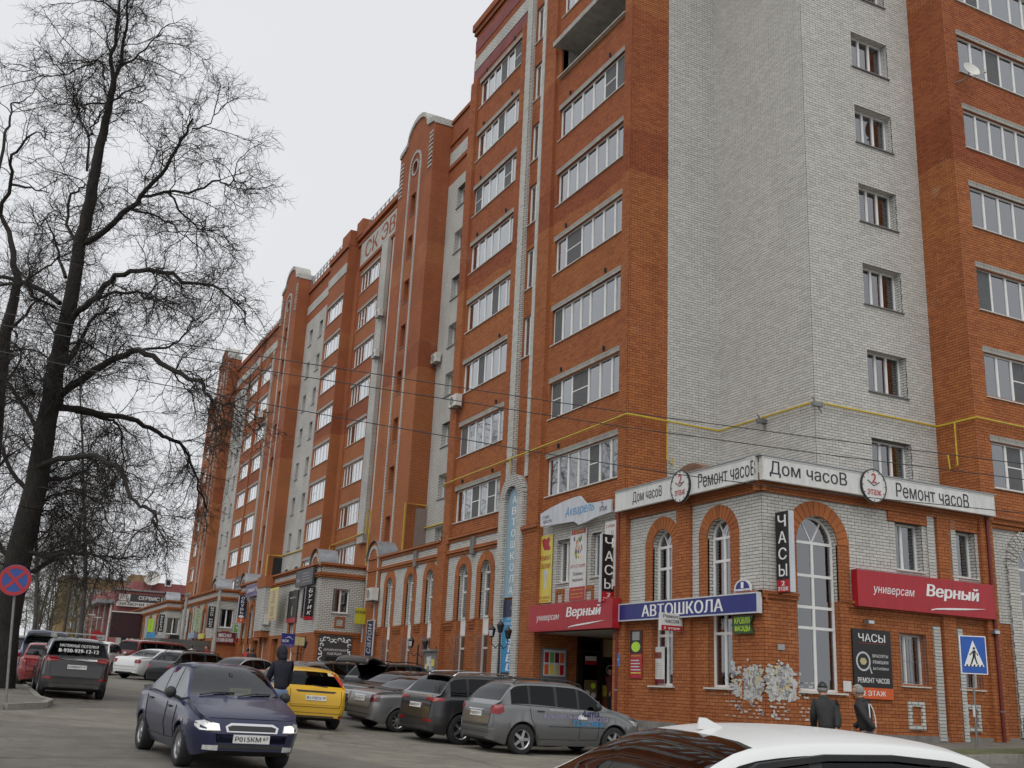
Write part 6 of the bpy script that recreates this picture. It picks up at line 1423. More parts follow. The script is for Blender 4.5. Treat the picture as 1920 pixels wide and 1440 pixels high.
# blue saloon driving towards the camera with its lamps on
f1, r1 = gnd(335, 1437), gnd(262, 1398); hb = math.atan2(f1.y-r1.y, f1.x-r1.x)
def from_wheel(px, py, head, L, W, wbf, side):
    """centre of a car whose wheel (wbf of its length from the rear, side -1 right / 1 left) touches the road at that point of the photograph"""
    q = gnd(px, py); c, s = math.cos(head), math.sin(head); dx = L*(.5-wbf); dy = -side*(W/2-.1)
    return (q.x+c*dx-s*dy, q.y+s*dx+c*dy)
HB = R(-86)
t, bv, I = car('blue_car', 'dark blue saloon taxi coming towards the camera with its headlamps lit', 'sedan', from_wheel(337, 1437, HB, 4.15, 1.62, .79, -1), HB, P_BLUE, L=4.15, W=1.62, Hs=1.0, wr=.285, rims='c', lamps='none', plate_f=('Р015КМ', '67'), trim=M_DARKP, taper=.19)
hw = I['hw']; fz = .60
for s in (1, -1):
    decal(bv, s*25, [(s*x_, z_) for x_, z_ in ((-.20, fz-.045), (.10, fz-.045), (.19, fz-.0), (.19, fz+.06), (.06, fz+.085), (-.16, fz+.05))], M_CLAMP, 'headlight', t, .012, c=(I['half']-.14, s*.60))
    decal(bv, s*12, [(s*x_, z_) for x_, z_ in ((-.085, fz-.03), (.07, fz-.03), (.10, fz+.02), (.06, fz+.055), (-.07, fz+.045))], M_LIT, 'lit_lamp', t, .03, c=(I['half']-.1, s*.53))
    decal(bv, 0, [(s*.46, .30), (s*.64, .30), (s*.64, .36), (s*.46, .37)], M_CLAMP, 'fog_light', t, .01)
decal(bv, 0, [(-.36, .545), (.36, .545), (.38, .62), (.3, .665), (-.3, .665), (-.38, .62)], M_CHROME, 'grille_surround', t, .016); decal(bv, 0, [(-.33, .565), (.33, .565), (.345, .615), (.28, .635), (-.28, .635), (-.345, .615)], M_DARKP, 'grille', t, .022)
decal(bv, -90, [(1.28, .62), (1.33, .62), (1.33, .65), (1.28, .65)], M_ALAMP, 'side_repeater', t, .01)
for y0, y1 in ((-.55, .0), (.02, .55)): MB().tube([(1.10, y0, .985), (1.0, (y0+y1)/2, 1.03), (.98, y1, 1.035)], .011, 5).build('wiper', M_DARKP, t)
tx = MB().box(-.16, .16, -.02, .02, 0, .1).build('taxi_plate', S_SAND, t, loc=(.84, .12, 1.0)); tx.rotation_euler = (0, 0, R(90)); lettering(tx, 'ТАКСИ', 0, .05, .24, .05, S_TXT, -.025)
MB().lathe([(0, -.03), (.06, -.02), (.07, .02), (0, .03)], 10, 'Y', (.62, 0, 1.26)).build('rear_view_mirror', M_DARKP, t)
# white saloon close to the camera, only its roof in view
HW_ = R(-10)
t, bv, I = car('white_car', 'white saloon close in front of the camera, only roof and windows in view', 'sedan', (4.28, 4.78), HW_, P_WHITE, L=4.8, W=1.82, Hs=1.0, wr=.33, rims='d', glass=M_TINT, plate_r=('К204ОМ', '67'), roofw=.72, trim=None)
zr_ = smooth_interp(I['top'], .37); b = MB(); b.add([(-.09, -.0, 0), (.13, -.035, -.01), (.13, .035, -.01), (-.09, .0, .075), (-.1, -.014, 0), (-.1, .014, 0), (-.04, 0, .075)], [(1, 6, 2), (1, 4, 3, 6), (2, 6, 3, 5), (4, 5, 3)])
fin = b.build('roof_aerial', P_WHITE, t, True, loc=(-I['half']+.372*I['L'], .06, smooth_interp(I['top'], .372)-.008)); fin.scale = (.85, .9, .8)
for s, ang in ((-1, -90), (1, 90)): strip(bv, ang, [((1 if s < 0 else -1)*(q*I['L']-I['half']), smooth_interp(I['top'], q)-.1) for q in (.26, .34, .42, .5, .57, .62, .68)], .02, M_DARKP, 'rain_deflector', t, .01)
body_text(t, bv, 180, 'INFO.RU', .42, 1.06, .5, .06, S_LT, .02, 0, 0, R(-45))
# grey driving school car
HS = R(3)
def sh(p, dx, dy): return (p[0]+dx, p[1]+dy)
t, bv, I = car('grey_hatchback', 'grey hatchback with a driving school name on its side, nearest in the parked row', 'hatch', sh(from_wheel(962, 1412, HS, 4.12, 1.75, .19, -1), .0, -.35), HS, P_GREY, L=4.12, W=1.75, Hs=1.06, wr=.325, rims='a', glass=M_TINT, lamps='none', plate_r=('Р602СК', '67'), rails=True, trim=M_DARKP)
for s in (1, -1):
    decal(bv, 180-s*32, [(-s*x_, z_) for x_, z_ in ((-.10, .86), (.12, .84), (.19, .90), (.17, 1.04), (.0, 1.05), (-.12, .98))], M_RLAMP, 'tail_light', t, .014, c=(-I['half']+.12, s*.72))
    decal(bv, s*35, [(s*x_, z_) for x_, z_ in ((-.15, .66), (.14, .70), (.2, .82), (-.08, .76))], M_CLAMP, 'headlight', t, .012, c=(I['half']-.2, s*.68))
decal(bv, 180, [(-.34, .90), (.34, .90), (.34, .93), (-.34, .93)], M_CHROME, 'boot_handle_trim', t, .02); strip(bv, 180, [(-.8, .52), (.8, .52)], .012, P_SILV, 'bumper_moulding', t)
strip(bv, -90, [(-.62, .62), (1.0, .62)], .008, M_LINE, 'door_moulding', t)
BT = lambda s, h, z, w_, hh, m_, b_=.02, sh=.15: body_text(t, bv, -90, s, h, z, w_, hh, m_, b_, sh)
BT('8-(962)080-36-88', -.30, .83, .95, .11, mat('sign mauve', (.30, .27, .42), .5)); BT('Авто', .50, .93, .48, .13, S_BLUE); BT('Школа', .72, .82, .55, .13, MATS['sign mauve']); BT('Престиж', .45, .70, .85, .17, S_CY); BT('автошкола престиж', -.1, .975, 1.0, .05, S_PALE, .01)
decal(bv, -90, [(.18, .80), (.42, .80), (.42, .85), (.34, .86), (.30, .90), (.22, .90), (.18, .85)], S_LT, 'car_print', t, .004)
# charcoal sport utility next to it
HP = R(8)
t, bv, I = car('charcoal_suv', 'muddy charcoal sport utility car parked behind the driving school car', 'suv', sh(from_wheel(803, 1389, HP, 4.45, 1.85, .19, 1), .25, .85), HP, P_DGREY, L=4.45, W=1.85, Hs=.985, wr=.35, rims='a', glass=M_TINT, lamps='none', plate_r=('В604ОУ', '67'), rails=True, trim=M_CHROME, chrome_line=True, low=M_DARKP)
for s in (1, -1): decal(bv, 180-s*25, [(-s*x_, z_) for x_, z_ in ((-.26, 1.0), (.1, .96), (.28, .99), (.28, 1.05), (-.1, 1.06), (-.26, 1.03))], M_RLAMP, 'tail_light', t, .016, c=(-I['half']+.08, s*.68)); decal(bv, 180, [(s*.45, .5), (s*.8, .5), (s*.8, .55), (s*.45, .55)], M_RLAMP, 'bumper_reflector', t, .01)
strip(bv, 180, [(-.6, 1.08), (.6, 1.08)], .012, M_CHROME, 'boot_trim', t); MB().box(-I['half']+.1*I['L'], -I['half']+.15*I['L'], -.6, .6, 1.60, 1.63).build('spoiler', P_DGREY, t)
# silver grey liftback
HL = R(9)
t, bv, I = car('silver_liftback', 'dirty silver grey liftback parked behind the charcoal sport utility car', 'sedan', sh(from_wheel(742, 1376, HL, 4.3, 1.68, .19, -1), .2, .5), HL, P_SILV, L=4.3, W=1.68, Hs=1.0, wr=.29, rims='c', glass=M_TINT, plate_r=('М127КР', '67'), lamps='none')
for s in (1, -1): decal(bv, 180-s*30, [(-s*x_, z_) for x_, z_ in ((-.12, .74), (.14, .74), (.16, .88), (.08, .93), (-.1, .92))], mat('dark red lamp', (.09, .006, .01), .15, coat=1), 'tail_light', t, .014, c=(-I['half']+.1, s*.68))
decal(bv, 180, [(-.3, .85), (.3, .85), (.3, .88), (-.3, .88)], M_CHROME, 'boot_handle_trim', t, .02)
MB().box(-I['half']+.17*I['L'], -I['half']+.2*I['L'], -.55, .55, 1.04, 1.075).build('spoiler', P_SILV, t)
# black saloon, black estate with its boot lid up
HK = R(14)
t, bv, I = car('black_car', 'black saloon with bright window trim between the yellow car and the silver liftback', 'sedan', sh(from_wheel(733, 1359, HK, 4.8, 1.82, .19, -1), .1, .6), HK, P_BLACK, L=4.8, W=1.82, Hs=1.02, wr=.33, rims='d', glass=M_TINT, chrome_line=True, plate_r=('О771ТТ', '67'))
t, bv, I = car('black_estate', 'black estate car with its boot lid raised, behind the black saloon', 'suv', (14.2, 37.2), R(30), P_BLACK, L=4.6, W=1.84, Hs=.98, wr=.34, rims='d', glass=M_TINT, rails=True)
b = MB(); pts = [(0, .0), (-.4, .16), (-.8, .24), (-1.05, .18), (-1.15, .02)]
V = []
for (a, c) in pts:
    for yv in (-.72, -.6, 0, .6, .72): V.append((a, yv, c-(.05 if abs(yv) > .7 else 0)))
b.add(V, [(i*5+j, i*5+j+1, (i+1)*5+j+1, (i+1)*5+j) for i in range(len(pts)-1) for j in range(4)])
lid = b.build('boot_lid', P_BLACK, t, True, loc=(-I['half']+.13*I['L'], 0, 1.58)); md = lid.modifiers.new('thick', 'SOLIDIFY'); md.thickness = .06
# yellow hatchback
HY = R(91)
t, bv, I = car('yellow_hatchback', 'yellow hatchback seen from behind beside the hooded man', 'hatch', from_wheel(622, 1367, HY, 4.15, 1.72, .19, -1), HY, P_YEL, L=4.15, W=1.72, Hs=.965, wr=.305, rims='b', lamps='none', plate_r=('В172ЕХ', '60'), glass=M_TINT)
for s in (1, -1): decal(bv, 180-s*24, [(-s*x_, z_) for x_, z_ in ((-.0, .98), (.14, .98), (.10, 1.12), (.0, 1.36), (-.06, 1.36), (-.02, 1.12))], mat('orange red lamp', (.42, .04, .012), .12, coat=1), 'tail_light', t, .016, c=(-I['half']+.22, s*.70))
decal(bv, 180, [(-.46, .885), (.46, .885), (.52, .925), (-.52, .925)], M_DARKP, 'boot_strip', t, .012); strip(bv, 180, [(-.78, .60), (.78, .60)], .009, P_SAND if False else P_YEL, 'bumper_edge', t)
decal(bv, 180, [(.62, .30), (.8, .30), (.8, .36), (.62, .36)], M_RLAMP, 'rear_fog_lamp', t, .008); decal(bv, 180, [(.38, 1.36), (.58, 1.36), (.58, 1.28), (.38, 1.28)], S_SAND, 'window_sticker', t, .004)
MB().tube([(-I['half']-.02, -.25, 1.02), (-I['half']+.03, .15, 1.05)], .012, 5).build('rear_wiper', M_DARKP, t)
# cars behind
car('grey_saloon', 'grey saloon with red tail lamps left of the yellow hatchback', 'sedan', (11.3, 40.0), R(40), P_SILV, L=4.5, W=1.76, wr=.31, glass=M_CARGLASS)
car('red_car', 'red car half hidden behind the grey saloon', 'sedan', (12.4, 44.2), R(35), P_RED, L=4.4, W=1.74, wr=.3, glass=M_TINT)
car('white_car', 'white saloon roof showing behind the blue taxi', 'sedan', (10.7, 46.5), R(30), P_LSIL, L=4.5, W=1.76, wr=.31, glass=M_TINT)
car('dark_estate', 'dark estate car roof showing behind the blue taxi roof', 'hatch', (8.9, 47.5), R(30), P_DGREY, L=4.4, W=1.74, wr=.31, glass=M_TINT, rails=True)
car('dark_estate', 'black estate roof in the row in front of the shop doors', 'hatch', (14.0, 43.6), R(25), P_BLACK, L=4.5, W=1.74, wr=.31, glass=M_TINT)
t, bv, I = car('silver_hatchback', 'light silver hatchback in the far parked row beside the white saloon', 'hatch', (9.9, 54.7), R(40), P_LSIL, L=4.2, W=1.72, wr=.3, glass=M_TINT)
t, bv, I = car('white_saloon', 'white saloon in the far parked row beside the red van', 'sedan', (8.6, 56.4), R(38), P_WHITE, L=4.8, W=1.82, wr=.33, glass=M_CARGLASS, Hs=1.03)
t, bv, I = car('red_van', 'red van with dark lower half in the far parked row', 'van', (9.4, 62.5), R(35), P_DRED, L=4.8, W=1.9, wr=.33, glass=M_TINT, low=M_DARKP, Hs=.98)
car('white_car', 'white car with a shiny tail left of the red van', 'suv', (6.2, 60.5), R(70), P_WHITE, L=4.5, W=1.8, wr=.34, glass=M_CARGLASS)
car('white_car', 'white car further off behind the slate sport utility car', 'sedan', (6.3, 72), R(80), P_WHITE, L=4.5, W=1.8, wr=.34, glass=M_CARGLASS)
# left hand row
HR = R(90)
ql, qr = gnd(90, 1309), gnd(190, 1312)
t, bv, I = car('slate_suv', 'slate sport utility car with a phone number on its rear window, at the left kerb', 'suv', from_wheel(186, 1311, HR, 4.6, 1.85, .185, -1), HR, P_RAV, L=4.6, W=1.85, Hs=1.02, wr=.36, rims='a', glass=M_TINT, lamps='none', plate_r=('Е090НТ', '67'), trim=M_DARKP, low=M_DARKP)
for s in (1, -1): decal(bv, 180-s*22, [(-s*x_, z_) for x_, z_ in ((-.2, 1.03), (.12, 1.0), (.22, 1.08), (.18, 1.17), (-.18, 1.13))], M_RLAMP, 'tail_light', t, .03, c=(-I['half']+.06, s*.72)); decal(bv, 180, [(s*.62, .52), (s*.85, .54), (s*.85, .60), (s*.62, .57)], M_RLAMP, 'bumper_reflector', t, .01)
decal(bv, 180, [(-.62, 1.06), (.62, 1.06), (.62, 1.11), (-.62, 1.11)], M_CHROME, 'boot_trim', t, .02)
body_text(t, bv, 180, 'НАТЯЖНЫЕ ПОТОЛКИ', 0, 1.46, 1.05, .09, S_LT, .02, 0, 0, R(-27)); body_text(t, bv, 180, '8-920-929-12-12', 0, 1.32, 1.1, .11, S_LT, .03, 0, 0, R(-27))
zt_ = 1.66*1.02
for s in (1, -1): MB().tube([(-I['half']+.2*I['L'], s*.62, zt_+.06), (-I['half']+.55*I['L'], s*.62, zt_+.06)], .02, 6).build('roof_rail', M_STEEL, t, True)
for q in (.24, .47):
    b = MB(); b.box(-I['half']+q*I['L']-.03, -I['half']+q*I['L']+.03, -.72, .72, zt_+.1, zt_+.13); 
    for s in (1, -1): b.box(-I['half']+q*I['L']-.04, -I['half']+q*I['L']+.04, s*.66-.05, s*.66+.05, zt_-.02, zt_+.1)
    b.build('roof_bar', P_LSIL, t)
car('red_car', 'bright red car tucked in front of the slate sport utility car at the left kerb', 'hatch', (2.35, 40.3), R(88), P_RED, L=4.0, W=1.68, wr=.3, glass=M_TINT, Hs=.98)
car('navy_van', 'navy van at the left kerb beyond the slate sport utility car', 'van', (2.55, 46.5), R(88), P_NAVY, L=4.8, W=1.85, wr=.33, glass=M_TINT, Hs=1.0)
car('black_suv', 'black sport utility car at the left kerb beyond the navy van', 'suv', (2.3, 52.6), R(89), P_BLACK, L=4.6, W=1.82, wr=.34, glass=M_TINT)
car('black_hatchback', 'black hatchback at the left kerb, furthest of the dark cars', 'hatch', (2.25, 59), R(89), P_BLACK, L=4.2, W=1.72, wr=.31, glass=M_TINT)
car('silver_hatchback', 'pale silver car far along the left kerb', 'hatch', (1.9, 67), R(89), P_LSIL, L=4.2, W=1.72, wr=.31, glass=M_CARGLASS)
car('red_car', 'dark red car at the far left edge of the picture', 'hatch', (.2, 62), R(100), P_DRED, L=4.0, W=1.7, wr=.3, glass=M_TINT)
car('black_car', 'black car just entering the picture at the right edge', 'suv', (25.9, 18.0), R(2), P_BLACK, L=4.5, W=1.82, wr=.34, glass=M_TINT)
# grey covered trailer behind the red van
t = thing('covered_trailer', 'grey tarpaulin covered trailer behind the red van', 'trailer', (13.0, 75, zg(13, 75)), R(20)); MB().box(-2.6, 2.6, -1.1, 1.1, .7, 2.15).build('cover', mat('grey tarpaulin', (.13, .13, .125), .7, var=.2, scale=2), t); MB().box(-2.65, 2.65, -1.12, 1.12, .5, .7).build('frame', M_BLACK, t)
for x in (-.7, .7):
    for s in (-.95, .95): o = MB().lathe([(0, -.1), (.35, -.1), (.38, 0), (.35, .1), (0, .1)], 16, 'Y').build('wheel', M_RUB, t, loc=(x, s, .38))
# ------------------------------------------------------------------ overhead cables
def on_plane(x, y, a, b):                       # vertical plane through plan points a and b
    d = ray(x, y); n = Vector((b[1]-a[1], a[0]-b[0], 0)); k = n.dot(Vector((a[0], a[1], 0)))/n.dot(d); return d*k
CA, CB = (-8, 27), (24, 16.5)
for lab, pts in (('upper overhead cable crossing in front of the building', [(-60, 577), (0, 586), (180, 617), (369, 649), (480, 667), (670, 696), (860, 726), (1010, 749), (1160, 771), (1540, 822), (1920, 870), (2000, 880)]),
                 ('middle overhead cable crossing in front of the building', [(-60, 598), (0, 609), (240, 651), (480, 692), (670, 722), (860, 752), (1010, 776), (1160, 799), (1540, 851), (1920, 899), (2000, 909)]),
                 ('lower overhead cable crossing in front of the building', [(-60, 646), (0, 659), (240, 709), (480, 754), (670, 789), (860, 822), (1000, 847), (1140, 869), (1260, 888), (1407, 907), (1600, 930), (1920, 962), (2000, 970)])):
    P3 = [on_plane(x, y, CA, CB) for x, y in pts]
    tag(MB().tube(P3, .011, 5).build('overhead_cable', M_BLACK), lab, 'cable', 'cables over the street')

# ------------------------------------------------------------------ road signs
t = thing('no_stopping_sign', 'round blue no stopping sign with a red cross on a thin pole at the left', 'road sign', (.92, 27.38, zg(.92, 27.38)+.1))
q = onY(28, 1088, 27.25); bx_ = Vector((q.x-.92, -.13, q.z-t.location.z))
MB().tube([(0, 0, -.1), (bx_.x*.5, 0, bx_.z*.5), (bx_.x, .04, bx_.z+.3)], .03, 10).build('pole', M_STEEL, t, True)
disc = MB().lathe([(0, .0), (.35, 0), (.36, .008), (.355, .02), (0, .021)], 40, 'Y'); S_SB = mat('sign reflective blue', (.02, .06, .24), .4); S_SR = mat('sign reflective red', (.34, .015, .02), .4)
d = disc.build('disc', S_SB, t, loc=bx_); d.rotation_euler = (0, 0, R(-12))
dd = Vector(bx_)
b = MB()
for i in range(40):
    a0, a1 = 2*math.pi*i/40, 2*math.pi*(i+1)/40
    b.prism([(q_*math.cos(a), q_*math.sin(a)) for q_, a in ((.272, a0), (.352, a0), (.352, a1), (.272, a1))], lambda a, c, k: (a, k, c), -.006, .001)
o = b.build('red_ring', S_SR, t, loc=dd); o.rotation_euler = (0, 0, R(-12))
b = MB()
for s in (1, -1):
    dv = Vector((s*.7071, .7071)); nv = Vector((-dv.y, dv.x))*.034; e = .28
    b.prism([tuple(dv*e+nv), tuple(dv*e-nv), tuple(-dv*e-nv), tuple(-dv*e+nv)], lambda a, c, k, z_=(0 if s > 0 else .0015): (a, k-z_, c), -.0055, .001)
o = b.build('red_cross', S_SR, t, loc=dd); o.rotation_euler = (0, 0, R(-12))
def zebra():
    q0 = Vector((24.02, 20.45, zp(24, 20.45))); t = thing('crossing_sign', 'blue square pedestrian crossing sign on a grey pole at the right', 'road sign', q0, R(-25))
    c = onY(1825, 1228, 20.4); H = c.z-q0.z; off = c.x-q0.x
    MB().tube([(0, 0, -.2), (off, 0, H+.42)], .03, 10).build('pole', M_STEEL, t, True)
    MB().box(off-.36, off+.36, -.055, -.035, H-.5, H+.5).build('plate', S_LT, t); MB().box(off-.335, off+.335, -.058, -.05, H-.475, H+.475).build('blue_field', mat('crossing blue', (.02, .09, .38), .4), t)
    MB().prism([(off-.27, H-.3), (off+.27, H-.3), (off, H+.38)], lambda a, q_, d_: (a, d_, q_), -.062, -.05).build('triangle', S_LT, t)
    f = lambda a, q_, d_: (off+a, d_, H+q_)
    b = MB()
    for poly in ([(-.02, .12), (.06, .12), (.05, -.06), (-.03, -.06)], [(-.03, -.05), (.02, -.05), (-.06, -.24), (-.1, -.24)], [(.01, -.05), (.05, -.05), (.1, -.24), (.06, -.24)], [(-.02, .1), (-.0, .08), (-.1, -.02), (-.12, .0)], [(.05, .1), (.07, .08), (.13, .0), (.1, -.02)], [(.02+.035*math.cos(a*.7), .17+.035*math.sin(a*.7)) for a in range(9)]): b.prism(poly, f, -.0655, -.061)
    b.build('walking_figure', S_TXT, t)
    b = MB()
    for x in (-.2, -.1, .0, .1, .2): b.prism([(x-.03, -.3), (x+.02, -.3), (x+.03, -.25), (x-.01, -.25)], f, -.0648, -.061)
    b.build('zebra_bars', S_TXT, t); MB().lathe([(.034, H-1.6), (.036, H-1.5), (.034, H-1.3)], 8).build('taped_paper', S_W, t)
zebra()

# ------------------------------------------------------------------ people
M_SKIN = mat('skin', (.40, .22, .15), .55, var=.1); M_HAIRG = mat('grey hair', (.22, .21, .20), .8, var=.3, scale=30); M_SHOE = mat('dark shoes', (.02, .018, .016), .5)
def skin(chains, name, m, parent, sub=1):
    """chains: lists of (point, radius); first point of the first chain is the root; chains join where points coincide"""
    V = []; E_ = []; Rr = []; idx = {}
    for ch in chains:
        prev = None
        for p, r in ch:
            k = tuple(round(c, 4) for c in p)
            if k not in idx: idx[k] = len(V); V.append(p); Rr.append(r)
            i = idx[k]
            if prev is not None and prev != i: E_.append((prev, i))
            prev = i
    me = bpy.data.meshes.new('skel'); me.from_pydata(V, E_, []); o = bpy.data.objects.new('skel', me); sc = _tc['sc']; sc.collection.objects.link(o)
    md = o.modifiers.new('s', 'SKIN'); md.use_smooth_shade = True
    sv = me.skin_vertices[0].data
    for i, r in enumerate(Rr): sv[i].radius = (r, r) if not isinstance(r, tuple) else r; sv[i].use_root = (i == 0)
    o.modifiers.new('u', 'SUBSURF').levels = sub
    vl = sc.view_layers[0]; vl.update(); out_ = bpy.data.meshes.new_from_object(o.evaluated_get(vl.depsgraph)); bpy.data.objects.remove(o)
    out_.materials.clear(); return obj(name, out_, m, parent)
def head_mesh(H):
    r = .062*H; V = []; F = []; nu, nv = 16, 12
    for j in range(nv+1):
        th = math.pi*j/nv
        for i in range(nu):
            ph = 2*math.pi*i/nu; x = math.sin(th)*math.cos(ph); y = math.sin(th)*math.sin(ph); z = math.cos(th)
            jaw = 1-.25*max(0, -z)**1.5; xx = r*1.12*x*jaw; yy = r*.86*y*jaw; zz = r*1.32*z
            if x > .85 and abs(y) < .25 and -.25 < z < .12: xx += r*.22                 # nose
            if x > .8 and abs(abs(y)-.38) < .12 and 0 < z < .25: xx -= r*.07             # eye sockets
            if abs(y) > .92 and abs(x) < .35 and -.2 < z < .25: yy *= 1.14               # ears
            V.append((xx, yy, zz))
    for j in range(nv):
        for i in range(nu): F.append((j*nu+i, (j+1)*nu+i, (j+1)*nu+(i+1) % nu, j*nu+(i+1) % nu))
    return newmesh('head', V, F, True)
def person(label, pos, face, H, jm, tm, stride=.2, lean=0.0, hood=False, cap=None, hair=None, arms=(.12, -.12), bag=None, stripes=False, group='people on foot'):
    x, y, z = pos; t = thing('person', label, 'person', (x, y, z), face, group)
    k = H; hip = .50*k; sh = .815*k; lx = lambda zz: lean*(zz-hip) if zz > hip else 0
    P_ = lambda a, b, c: (a+lx(c), b, c)
    sw = .092*k
    legs = []
    for s, st in ((1, stride), (-1, -stride)):
        kx, ax = st*.45*k*.5+.02*k, st*.5*k
        legs.append((s, (0, s*.05*k, hip-.01*k), (kx, s*.052*k, .275*k), (ax-(.04*k if st < 0 else 0), s*.054*k, .045*k+(.03*k if st < 0 else 0))))
    hands = []
    for s, a in ((1, arms[0]), (-1, arms[1])):
        e = P_(a*.35*k-.012*k, s*(sw+.016*k), .635*k); w_ = P_(a*.9*k+.03*k, s*(sw-.002*k), .505*k); hands.append((s, P_(0, s*sw, sh-.01*k), e, w_))
    # body: one surface, mostly under the clothes
    ch = [[(P_(0, 0, hip), .06*k), (P_(0, 0, .62*k), .055*k), (P_(0, 0, .75*k), .06*k), (P_(0, 0, .83*k), .035*k), (P_(.005*k, 0, .875*k), .033*k), (P_(.012*k, 0, .925*k), .05*k)]]
    for s, a, b, c in legs: ch.append([(P_(0, 0, hip), .06*k), (a, .045*k), (b, .032*k), (c, .022*k)])
    for s, a, b, c in hands: ch.append([(P_(0, 0, .75*k), .06*k), (a, .03*k), (b, .024*k), (c, .017*k)])
    body = skin(ch, 'body', M_SKIN, t)
    hd = obj('head', head_mesh(H), M_SKIN, t, P_(.018*k, 0, .935*k)); hd.rotation_euler = (0, lean*.6, 0)
    for s, a, b, c in hands:                                  # palm, four fingers and thumb, half curled
        b_ = MB(); c = Vector(c); b_.tube([c, c+Vector((.012*k, 0, -.03*k)), c+Vector((.018*k, 0, -.05*k))], [.014*k, .02*k, .017*k], 8)
        for j, ln in enumerate((.036, .042, .040, .032)):
            o = c+Vector((.012*k, (j-1.5)*.0095*k, -.05*k)); b_.tube([o, o+Vector((.008*k, 0, -ln*.5*k)), o+Vector((-.006*k, 0, -ln*k))], [.0055*k, .005*k, .004*k], 6)
        o = c+Vector((.02*k, -s*.012*k, -.02*k)); b_.tube([o, o+Vector((.02*k, -s*.008*k, -.018*k)), o+Vector((.02*k, -s*.004*k, -.036*k))], [.006*k, .0058*k, .0045*k], 6)
        b_.build('hand', M_SKIN, t, True)
    jk = [[(P_(0, 0, .47*k), .088*k), (P_(0, 0, .54*k), .090*k), (P_(-.004*k, 0, .64*k), .088*k), (P_(-.006*k, 0, .74*k), .092*k), (P_(-.004*k, 0, .80*k), .078*k), (P_(-.002*k, 0, .845*k), .055*k), (P_(.0, 0, .875*k), .046*k)]]
    for s, a, b, c in hands: jk.append([(P_(-.006*k, 0, .74*k), .092*k), (a, .052*k), (b, .042*k), (tuple(Vector(c)+Vector((0, 0, .012*k))), .033*k)])
    jo = skin(jk, 'jacket', jm, t); jo.scale = (1, 1.12, 1)
    tr = [[(P_(0, 0, .52*k), .082*k), (P_(0, 0, .47*k), .08*k)]]
    for s, a, b, c in legs: tr.append([(P_(0, 0, .47*k), .08*k), (tuple(Vector(a)+Vector((0, 0, -.06*k))), .062*k), (b, .045*k), (c, .038*k)])
    skin(tr, 'trousers', tm, t)
    for s, a, b, c in legs:
        c = Vector(c); b_ = MB(); b_.tube([c+Vector((-.035*k, 0, -.018*k)), c+Vector((0, 0, -.014*k)), c+Vector((.06*k, 0, -.022*k)), c+Vector((.1*k, 0, -.03*k))], [.022*k, .028*k, .026*k, .014*k], 10); b_.build('shoe', M_SHOE, t, True)
    hp = Vector(P_(.018*k, 0, .935*k))
    def shell(nm, m, f, zlo, back):
        me = head_mesh(H); bm = bmesh.new(); bm.from_mesh(me)
        kill = [v for v in bm.verts if v.co.z < zlo*.062*k or (v.co.x > back*.062*k and v.co.z < .55*.062*k)]
        bmesh.ops.delete(bm, geom=kill, context='VERTS')
        for v in bm.verts: v.co *= f
        bm.to_mesh(me); bm.free(); o = obj(nm, me, m, t, hp); md = o.modifiers.new('th', 'SOLIDIFY'); md.thickness = .006; return o
    if hood:
        shell('hood', jm, 1.3, -1.3, .55); skin([[(P_(-.02*k, 0, .84*k), .06*k), (P_(-.018*k, 0, .88*k), .062*k), (P_(.0, 0, .93*k), .07*k), (P_(.008*k, 0, .965*k), .06*k)]], 'hood_back', jm, t)
    elif cap:
        shell('hair', M_HAIRG, 1.05, -.55, .35); shell('cap', cap, 1.12, .28, 2); MB().prism([(.0, -.05*k), (.07*k, -.035*k), (.085*k, 0), (.07*k, .035*k), (0, .05*k)], lambda a, b, d: (hp.x+a+.02*k, hp.y+b, hp.z+.02*k+d), 0, .006*k).build('cap_peak', cap, t)
    else: shell('hair', hair or M_HAIRG, 1.07, -.5, .3)
    if stripes:
        for s in (1, -1): MB().tube([P_(-.097*k, s*.02*k, .80*k), P_(-.105*k, s*.055*k, .72*k), P_(-.1*k, s*.07*k, .62*k), P_(-.09*k, s*.06*k, .54*k)], .006*k, 6).build('stripe', S_LT, t, True)
    return t
C_NAVY = mat('navy quilted cloth', (.006, .007, .016), .8, var=.3, scale=18, bump=.4); C_JEANS = mat('faded denim', (.13, .18, .27), .9, var=.3, scale=6); C_BLK = mat('black jacket cloth', (.016, .016, .017), .75, var=.3, scale=9, bump=.3); C_DK = mat('dark trousers', (.02, .02, .024), .9); C_RED = mat('red coat', (.30, .02, .025), .8); C_WH = mat('white jacket', (.55, .54, .52), .8); C_GRY = mat('grey trousers', (.1, .1, .1), .9)
q = onY(525, 1300, 25.4); q.z = zg(q.x, q.y); person('hooded man in a navy jacket and faded jeans beside the yellow hatchback', q, R(100), 1.86, C_NAVY, C_JEANS, .28, .1, hood=True, arms=(.3, .05))
def on_walk(px, py_head, H, Y):
    q = onY(px, py_head, Y); return q.x, Y, q.z-H*1.0
x, y, z = on_walk(1548, 1291, 1.72, 17.3); person('stooping man in a black jacket and dark cap walking past the brick corner', (x, y, zg(x, y)), R(60), 1.84, C_BLK, C_DK, .3, .32, cap=S_BK, arms=(.2, -.1))
x, y, z = on_walk(1622, 1297, 1.70, 17.3); person('grey haired man in a black jacket with white stripes walking by the watch poster', (x, y, zg(x, y)), R(110), 1.80, C_BLK, C_GRY, .3, .16, stripes=True, arms=(-.2, .2))
